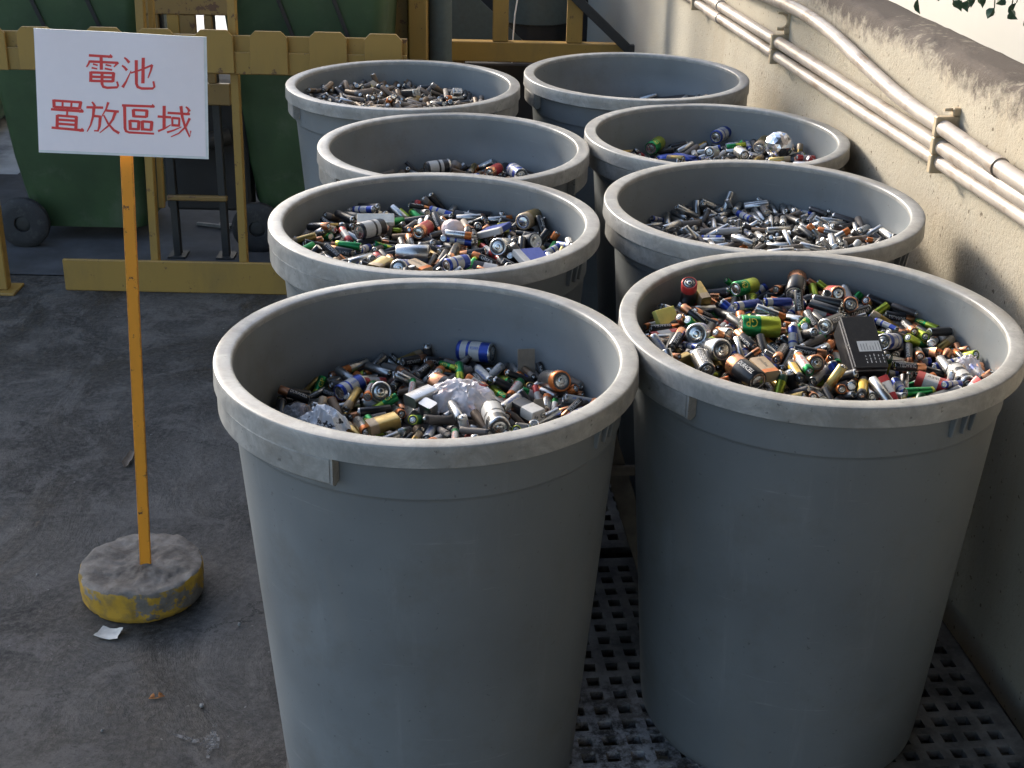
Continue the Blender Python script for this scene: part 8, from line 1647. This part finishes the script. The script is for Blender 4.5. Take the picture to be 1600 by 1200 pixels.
rows = []
for rec in CELLS.replace('\n', '').split(';'):
    f = [int(v) for v in rec.split()]
    if len(f) < 11: continue
    n = ORDER[f[0]]
    Mt = BIN_MAT[n] @ (Matrix.Translation(Vector(f[4:7]) / 1e4) @ Quaternion([v / 1000 for v in f[7:11]]).normalized().to_matrix().to_4x4())
    if TYPES[f[1]] in ('aa', 'aaa', 'c', 'd') and f[3]:   # a cell is round: turn its print roughly upwards, towards the open side
        ax = (Mt.to_3x3() @ Vector((0, 0, 1))).normalized(); y0 = (Mt.to_3x3() @ Vector((0, 1, 0))).normalized()
        w = Vector((0.0, -0.75, 0.66)); w = w - ax * w.dot(ax)
        if w.length > 0.15:
            w.normalize()
            turn = math.atan2(ax.dot(y0.cross(w)), y0.dot(w)) + (0.0 if f[3] == 2 else random.uniform(-0.9, 0.9))
            Mt = Mt @ Matrix.Rotation(turn, 4, 'Z')
    rows.append((n, TYPES[f[1]], DESIGNS[f[2]], f[3], Mt))

# ---- all small or deep-lying cells, one heap object
V, F, FM, MATS = [], [], [], []
def pour(me, Mt):
    base = len(V)
    idx = []
    for m_ in me.materials:
        if m_ not in MATS: MATS.append(m_)
        idx.append(MATS.index(m_))
    V.extend((Mt @ v.co)[:] for v in me.vertices)
    for p in me.polygons:
        F.append([base + v for v in p.vertices]); FM.append(idx[min(p.material_index, len(idx) - 1)])
for n, t, d, ind, Mt in rows:
    if not ind:
        for nm, me in parts_for(t, d):
            if nm != 'lettering': pour(me, Mt)
# the packed batteries under the visible layer
PLANE = {'FL': (-0.1208, .0659, .0241, .025), 'FR': (-0.046, -.1031, .0098, .012), '3L': (-0.0585, -.0634, .0050, .012), '3R': (-0.0753, .0679, -.0025, .005), '2L': (-0.1031, .0514, .0047, .005), '2R': (-0.0759, .0921, .0045, .005), 'BL': (-0.0546, -.0844, .0059, .01), 'BR': (-0.1425, .3435, .1626, .005)}
rc = random.Random(8)
core_m = CM['dark']
MATS.append(core_m) if core_m not in MATS else None
for n, (c0, cx, cy, mo) in PLANE.items():
    base = len(V); na, nr = 40, 12
    for q in range(nr + 1):
        r = 0.262 * q / nr
        for k in range(na):
            a = 2 * math.pi * k / na; x, y = r * math.cos(a), r * math.sin(a)
            z = c0 + cx * x + cy * y + mo * (1 - r * r / 0.07) - 0.046 + rc.uniform(-0.004, 0.003)
            V.append((BIN_MAT[n] @ Vector((x, y, z)))[:])
    for q in range(nr):
        for k in range(na):
            F.append([base + q * na + k, base + q * na + (k + 1) % na, base + (q + 1) * na + (k + 1) % na, base + (q + 1) * na + k]); FM.append(MATS.index(core_m))
heap_me = bpy.data.meshes.new('battery_heap')
heap_me.from_pydata(V, [], F)
for m_ in MATS: heap_me.materials.append(m_)
heap_me.polygons.foreach_set('material_index', FM)
heap_me.polygons.foreach_set('use_smooth', [len(f) == 4 for f in F])
heap_me.set_sharp_from_angle(angle=R(45))
heap_me.update()
heap = obj('battery_heap', heap_me)
tag(heap, 'smaller used batteries heaped deep and at the back of the grey bins', 'battery heap', kind='stuff')

# ---- every other cell is a thing of its own
WHERE = {'FL': 'plastic-bag bin', 'FR': 'front wall-side bin', '3L': 'second sign-side bin', '3R': 'silver-battery bin', '2L': 'third sign-side bin', '2R': 'foil-ball bin', 'BL': 'rearmost sign-side bin', 'BR': 'almost empty rear bin'}
KIND = {'aa': ('aa_battery', 'AA', 'AA battery'), 'aaa': ('aaa_battery', 'thin AAA', 'AAA battery'), 'c': ('c_battery', 'fat C', 'C battery'), 'd': ('d_battery', 'big D', 'D battery'), 'nine': ('nine_volt_battery', 'flat 9-volt', '9-volt battery'),
        'coin': ('button_battery', 'round button', 'button battery'), 'six': ('six_volt_battery', 'block', 'block battery'), 'box': ('battery_pack', 'flat', 'battery pack')}
view = Vector((0.02, -0.91, 0.41))
right = Vector((1, 0, 0))
infos = []
for n, t, d, ind, Mt in rows:
    if not ind: continue
    c = Mt.translation; ax = (Mt.to_3x3() @ Vector((0, 0, 1))).normalized()
    rel = BIN_MAT[n].inverted() @ c
    v = ax.dot(view)
    if abs(v) > 0.80: pose = 'tip towards us' if v > 0 else 'base towards us'
    elif abs(ax.z) > 0.62: pose = 'standing steeply'
    else:
        side = ax.x * (1 if ax.y >= 0 else -1) / max(1e-6, math.hypot(ax.x, ax.y))
        pose = 'lying crosswise' if abs(side) > 0.90 else 'pointing away' if abs(side) < 0.42 else 'slanting to the wall' if side > 0 else 'slanting to the sign'
    fy = 'rear' if rel.y > 0.10 else 'front' if rel.y < -0.03 else 'mid'
    fx = 'sign-side' if rel.x < -0.085 else 'wall-side' if rel.x > 0.085 else 'centre'
    infos.append(dict(n=n, t=t, d=d, M=Mt, c=c, ax=ax, rel=rel, pose=pose, zone=fy + ' ' + fx))
def base_label(i):
    if i['t'] == 'six': return 'black sealed block battery with a pale label on the colourful heap'
    if i['t'] == 'box': return f"flat {DES[i['d']][1]} battery pack on the heap, {i['zone']} of the {WHERE[i['n']]}"
    head = {'six': 'black sealed block battery with a white label', 'box': 'flat blue-and-white battery pack'}.get(i['t'])
    if not head:
        head = DES[i['d']][1] + ' ' + KIND[i['t']][1] + (' battery' if i['t'] != 'coin' else ' cell')
    return f"{head} {i['pose']}, {i['zone']} of the {WHERE[i['n']]}"
def nwords(s): return len([w for w in s.replace(',', ' ').split() if w])
by = {}
for i in infos: by.setdefault(base_label(i), []).append(i)
for lab, L in by.items():
    if len(L) == 1: L[0]['label'] = lab; continue
    # tell look-alikes apart by the nearest battery of another look
    seen = {}
    for i in L:
        best = sorted((j for j in infos if j['n'] == i['n'] and j['d'] != i['d'] and j is not i), key=lambda j: (j['c'] - i['c']).length)
        head = DES[i['d']][1] + ' ' + KIND[i['t']][1]
        opts = [f"{head} battery {i['pose']} against a {DES[j['d']][1]} {KIND[j['t']][1].split()[-1]}, {i['zone']}, {WHERE[i['n']]}" for j in best[:9]]
        opts = [o for o in opts if nwords(o) <= 16 and o not in seen] or [lab]
        i['label'] = opts[0]; seen.setdefault(opts[0], i)
# any that still read alike: name the look of two neighbours
done = {}
for i in infos:
    if i['label'] in done:
        near = sorted((j for j in infos if j['n'] == i['n'] and j['d'] != i['d'] and j is not i), key=lambda j: (j['c'] - i['c']).length)[:6]
        for a_, b_ in ((p, q) for p in near for q in near if p is not q):
            o = f"{DES[i['d']][1]} {KIND[i['t']][1]} battery between {DES[a_['d']][1]} and {DES[b_['d']][1]} ones, {i['zone']}, {WHERE[i['n']]}"
            if nwords(o) <= 16 and o not in done:
                i['label'] = o; break
    done[i['label']] = i
for i in infos:
    t, d = i['t'], i['d']
    nm, size, cat = KIND[t]
    ps = parts_for(t, d)
    o = obj(nm, ps[0][1]); o.matrix_world = i['M']
    tag(o, i['label'], cat, f"{DES[d][1]} {size} batteries in the {WHERE[i['n']]}")
    for pn, me in ps[1:]:
        obj(pn, me, o)

# ------------------------------------------------------------------ other things lying in the bins
def in_bin(n, x, y, z): return BIN_MAT[n] @ Vector((x, y, z))
def crumple(name, label, cat, loc, size, seed, mat, freq=3.0, amp=0.35, sub=4, rot=0.0, flat=False):
    b = bmesh.new(); bmesh.ops.create_icosphere(b, subdivisions=sub, radius=1.0)
    for v in b.verts:
        p = v.co.normalized()
        r = 1.0 + amp * (noise.ridged_multi_fractal(p * freq * 0.5 + Vector((seed, 0, 0)), 0.9, 2.1, 3, 1.0, 2.0) - 1.0) * 0.5 + amp * 0.5 * noise.noise(p * freq + Vector((0, seed, 0)))
        q = p * r
        v.co = Vector((q.x * size[0], q.y * size[1], q.z * size[2]))
    o = obj(name, mesh_from(name, b, None if flat else 70), None, mat); o.location = loc; o.rotation_euler = (0, 0, rot)
    return tag(o, label, cat)
def film_sheet(name, label, cat, loc, size, height, seed, mat, rot=0.0, n=46):
    """thin plastic film lying in folds: sharp creases, ragged rim, no thickness to speak of"""
    b = bmesh.new(); g = []
    for i in range(n + 1):
        row = []
        for j in range(n + 1):
            u, v = 2 * i / n - 1, 2 * j / n - 1
            x, y = u * math.sqrt(1 - v * v / 2), v * math.sqrt(1 - u * u / 2)      # square to disc
            r = math.hypot(x, y); a = math.atan2(y, x)
            k = 1 + 0.22 * noise.noise(Vector((math.cos(a) * 2, math.sin(a) * 2, seed))) + 0.12 * noise.noise(Vector((math.cos(a) * 7, math.sin(a) * 7, seed)))
            fold = 1 - abs(noise.noise(Vector((x * 2.3 + 1.1 * y, y * 2.0, seed * 1.7)))) * 2.2
            fold2 = 1 - abs(noise.noise(Vector((x * 5.5, y * 4.5 + x * 2, seed + 9)))) * 2.0
            z = (1 - r ** 2.4) * 0.60 + 0.34 * fold * (1 - 0.6 * r) + 0.16 * fold2 - 0.30 * r * r
            sx = 0.10 * noise.noise(Vector((x * 4, y * 4, seed + 3)))
            row.append(b.verts.new((x * k * size[0] + sx * size[0], y * k * size[1] + sx * size[1], z * height)))
        g.append(row)
    for i in range(n):
        for j in range(n): b.faces.new((g[i][j], g[i + 1][j], g[i + 1][j + 1], g[i][j + 1]))
    me = mesh_from(name, b, 40)
    o = obj(name, me, None, mat); o.location = loc; o.rotation_euler = (0.12, 0, rot)
    return tag(o, label, cat)
def film(name, col, alpha, rough):
    m, N, L, B = new_mat(name)
    B.inputs['Base Color'].default_value = (*col, 1); B.inputs['Roughness'].default_value = rough
    n = noise_node(N, L, 38, 5, 0.6)
    L.new(ramp(N, L, n.outputs['Fac'], [(0.30, alpha * 0.75), (0.70, min(1.0, alpha * 1.3))]).outputs[0], B.inputs['Alpha'])
    bump(N, L, B, n.outputs['Fac'], 0.7, 0.006)
    return m
M['bag'] = film('milky_plastic', (0.86, 0.80, 0.82), 0.62, 0.22)
M['foil'] = simple('crumpled_foil', (0.72, 0.72, 0.74), 0.22, 0.95, var=0.05)
M['card'] = simple('grey_brown_card', (0.20, 0.165, 0.125), 0.85, var=0.2)
M['yellow_card'] = simple('yellow_card', (0.62, 0.56, 0.14), 0.5)
M['pink_print'] = simple('pale_pink_wrap', (0.62, 0.48, 0.46), 0.4)
M['bag_grey'] = film('smoky_plastic', (0.40, 0.39, 0.40), 0.6, 0.3)
M['print_wrap'] = simple('printed_white_wrap', (0.68, 0.70, 0.74), 0.35, var=0.04, dirt=((0.03, 0.03, 0.04), 62, 0.57, 0.60))
EX = {'bag': -0.0926, 'wrap': -0.1033, 'wrap2': -0.1239, 'foil': -0.046, 'clear': -0.0587, 'pink': -0.0366, 'pouch': -0.096, 'card': -0.1023, 'card2': -0.0953, 'ybox': -0.0306, 'yb': -0.0691, 'wb': -0.0246}
film_sheet('plastic_bag', 'crumpled milky white plastic bag lying on the battery heap', 'plastic bag', in_bin('FL', 0.045, 0.045, EX['bag'] - 0.004), (0.060, 0.040), 0.030, 3.2, M['bag'], -0.25)
film_sheet('printed_wrapper', 'white printed plastic wrapper crumpled against the near rim', 'wrapper', in_bin('FL', -0.150, -0.030, EX['wrap'] - 0.002), (0.040, 0.030), 0.028, 7.4, M['print_wrap'], -0.5)
film_sheet('grey_wrapper', 'crumpled smoky grey film beside the printed wrapper', 'wrapper', in_bin('FL', -0.195, 0.025, EX['wrap2']), (0.032, 0.022), 0.022, 1.4, M['bag_grey'], -0.3)
crumple('foil_ball', 'crumpled silver foil ball on the heap of the third wall bin', 'foil ball', in_bin('2R', 0.165, 0.085, EX['foil']), (0.034, 0.032, 0.032), 5.1, M['foil'], 3.2, 0.16, 3, flat=True)
film_sheet('clear_wrapper', 'crumpled clear plastic scrap at the wall-side edge of the colourful heap', 'wrapper', in_bin('FR', 0.222, -0.050, EX['clear']), (0.026, 0.024), 0.026, 2.2, M['bag'], 0.4)
crumple('pink_tape_roll', 'round pale pink wrapped bundle in the middle of the dark heap', 'bundle', in_bin('3L', 0.030, 0.05, EX['pink']), (0.020, 0.017, 0.018), 8.2, M['pink_print'], 2.5, 0.15, 4)
crumple('blue_pouch', 'crumpled blue plastic pouch on the heap beside the foil ball bin edge', 'pouch', in_bin('2R', -0.075, 0.11, EX['pouch']), (0.050, 0.024, 0.016), 6.2, CM['blue'], 3.0, 0.3, 4)
def card(name, label, cat, n, ctr, w, h, th, rx, rz, mat):
    b = bmesh.new(); add_box(b, (-w / 2, -th / 2, -h / 2), (w / 2, th / 2, h / 2), 0.0006)
    for v in b.verts: v.co.y += 0.06 * (v.co.x * v.co.x) / max(w, 0.01)
    o = obj(name, mesh_from(name, b), None, mat); o.location = in_bin(n, *ctr); o.rotation_euler = (rx, 0, rz)
    return tag(o, label, cat)
card('card_scrap', 'grey-brown card piece standing against the far inside of the plastic-bag bin', 'card', 'FL', (0.145, 0.195, EX['card']), 0.028, 0.044, 0.002, R(-14), R(8), M['card'])
card('card_scrap', 'small brown card strip standing at the wall-side edge of the bag-bin heap', 'card', 'FL', (0.165, 0.01, EX['card2']), 0.016, 0.030, 0.002, R(-20), R(25), M['card'])
card('yellow_box', 'pale yellow flat box wedged at the sign-side rim of the colourful heap', 'box', 'FR', (-0.225, 0.065, EX['ybox']), 0.040, 0.034, 0.010, R(-35), R(38), M['yellow_card'])
card('yellow_wrap', 'small yellow plastic block on the far side of the dark heap', 'block', '3L', (0.125, 0.16, EX['yb']), 0.020, 0.020, 0.014, R(-30), R(20), M['yellow_card'])
card('white_box', 'long white flat card box lying in the dark heap', 'box', '3L', (-0.115, 0.06, EX['wb']), 0.070, 0.020, 0.012, R(-50), R(4), M['scrap'])
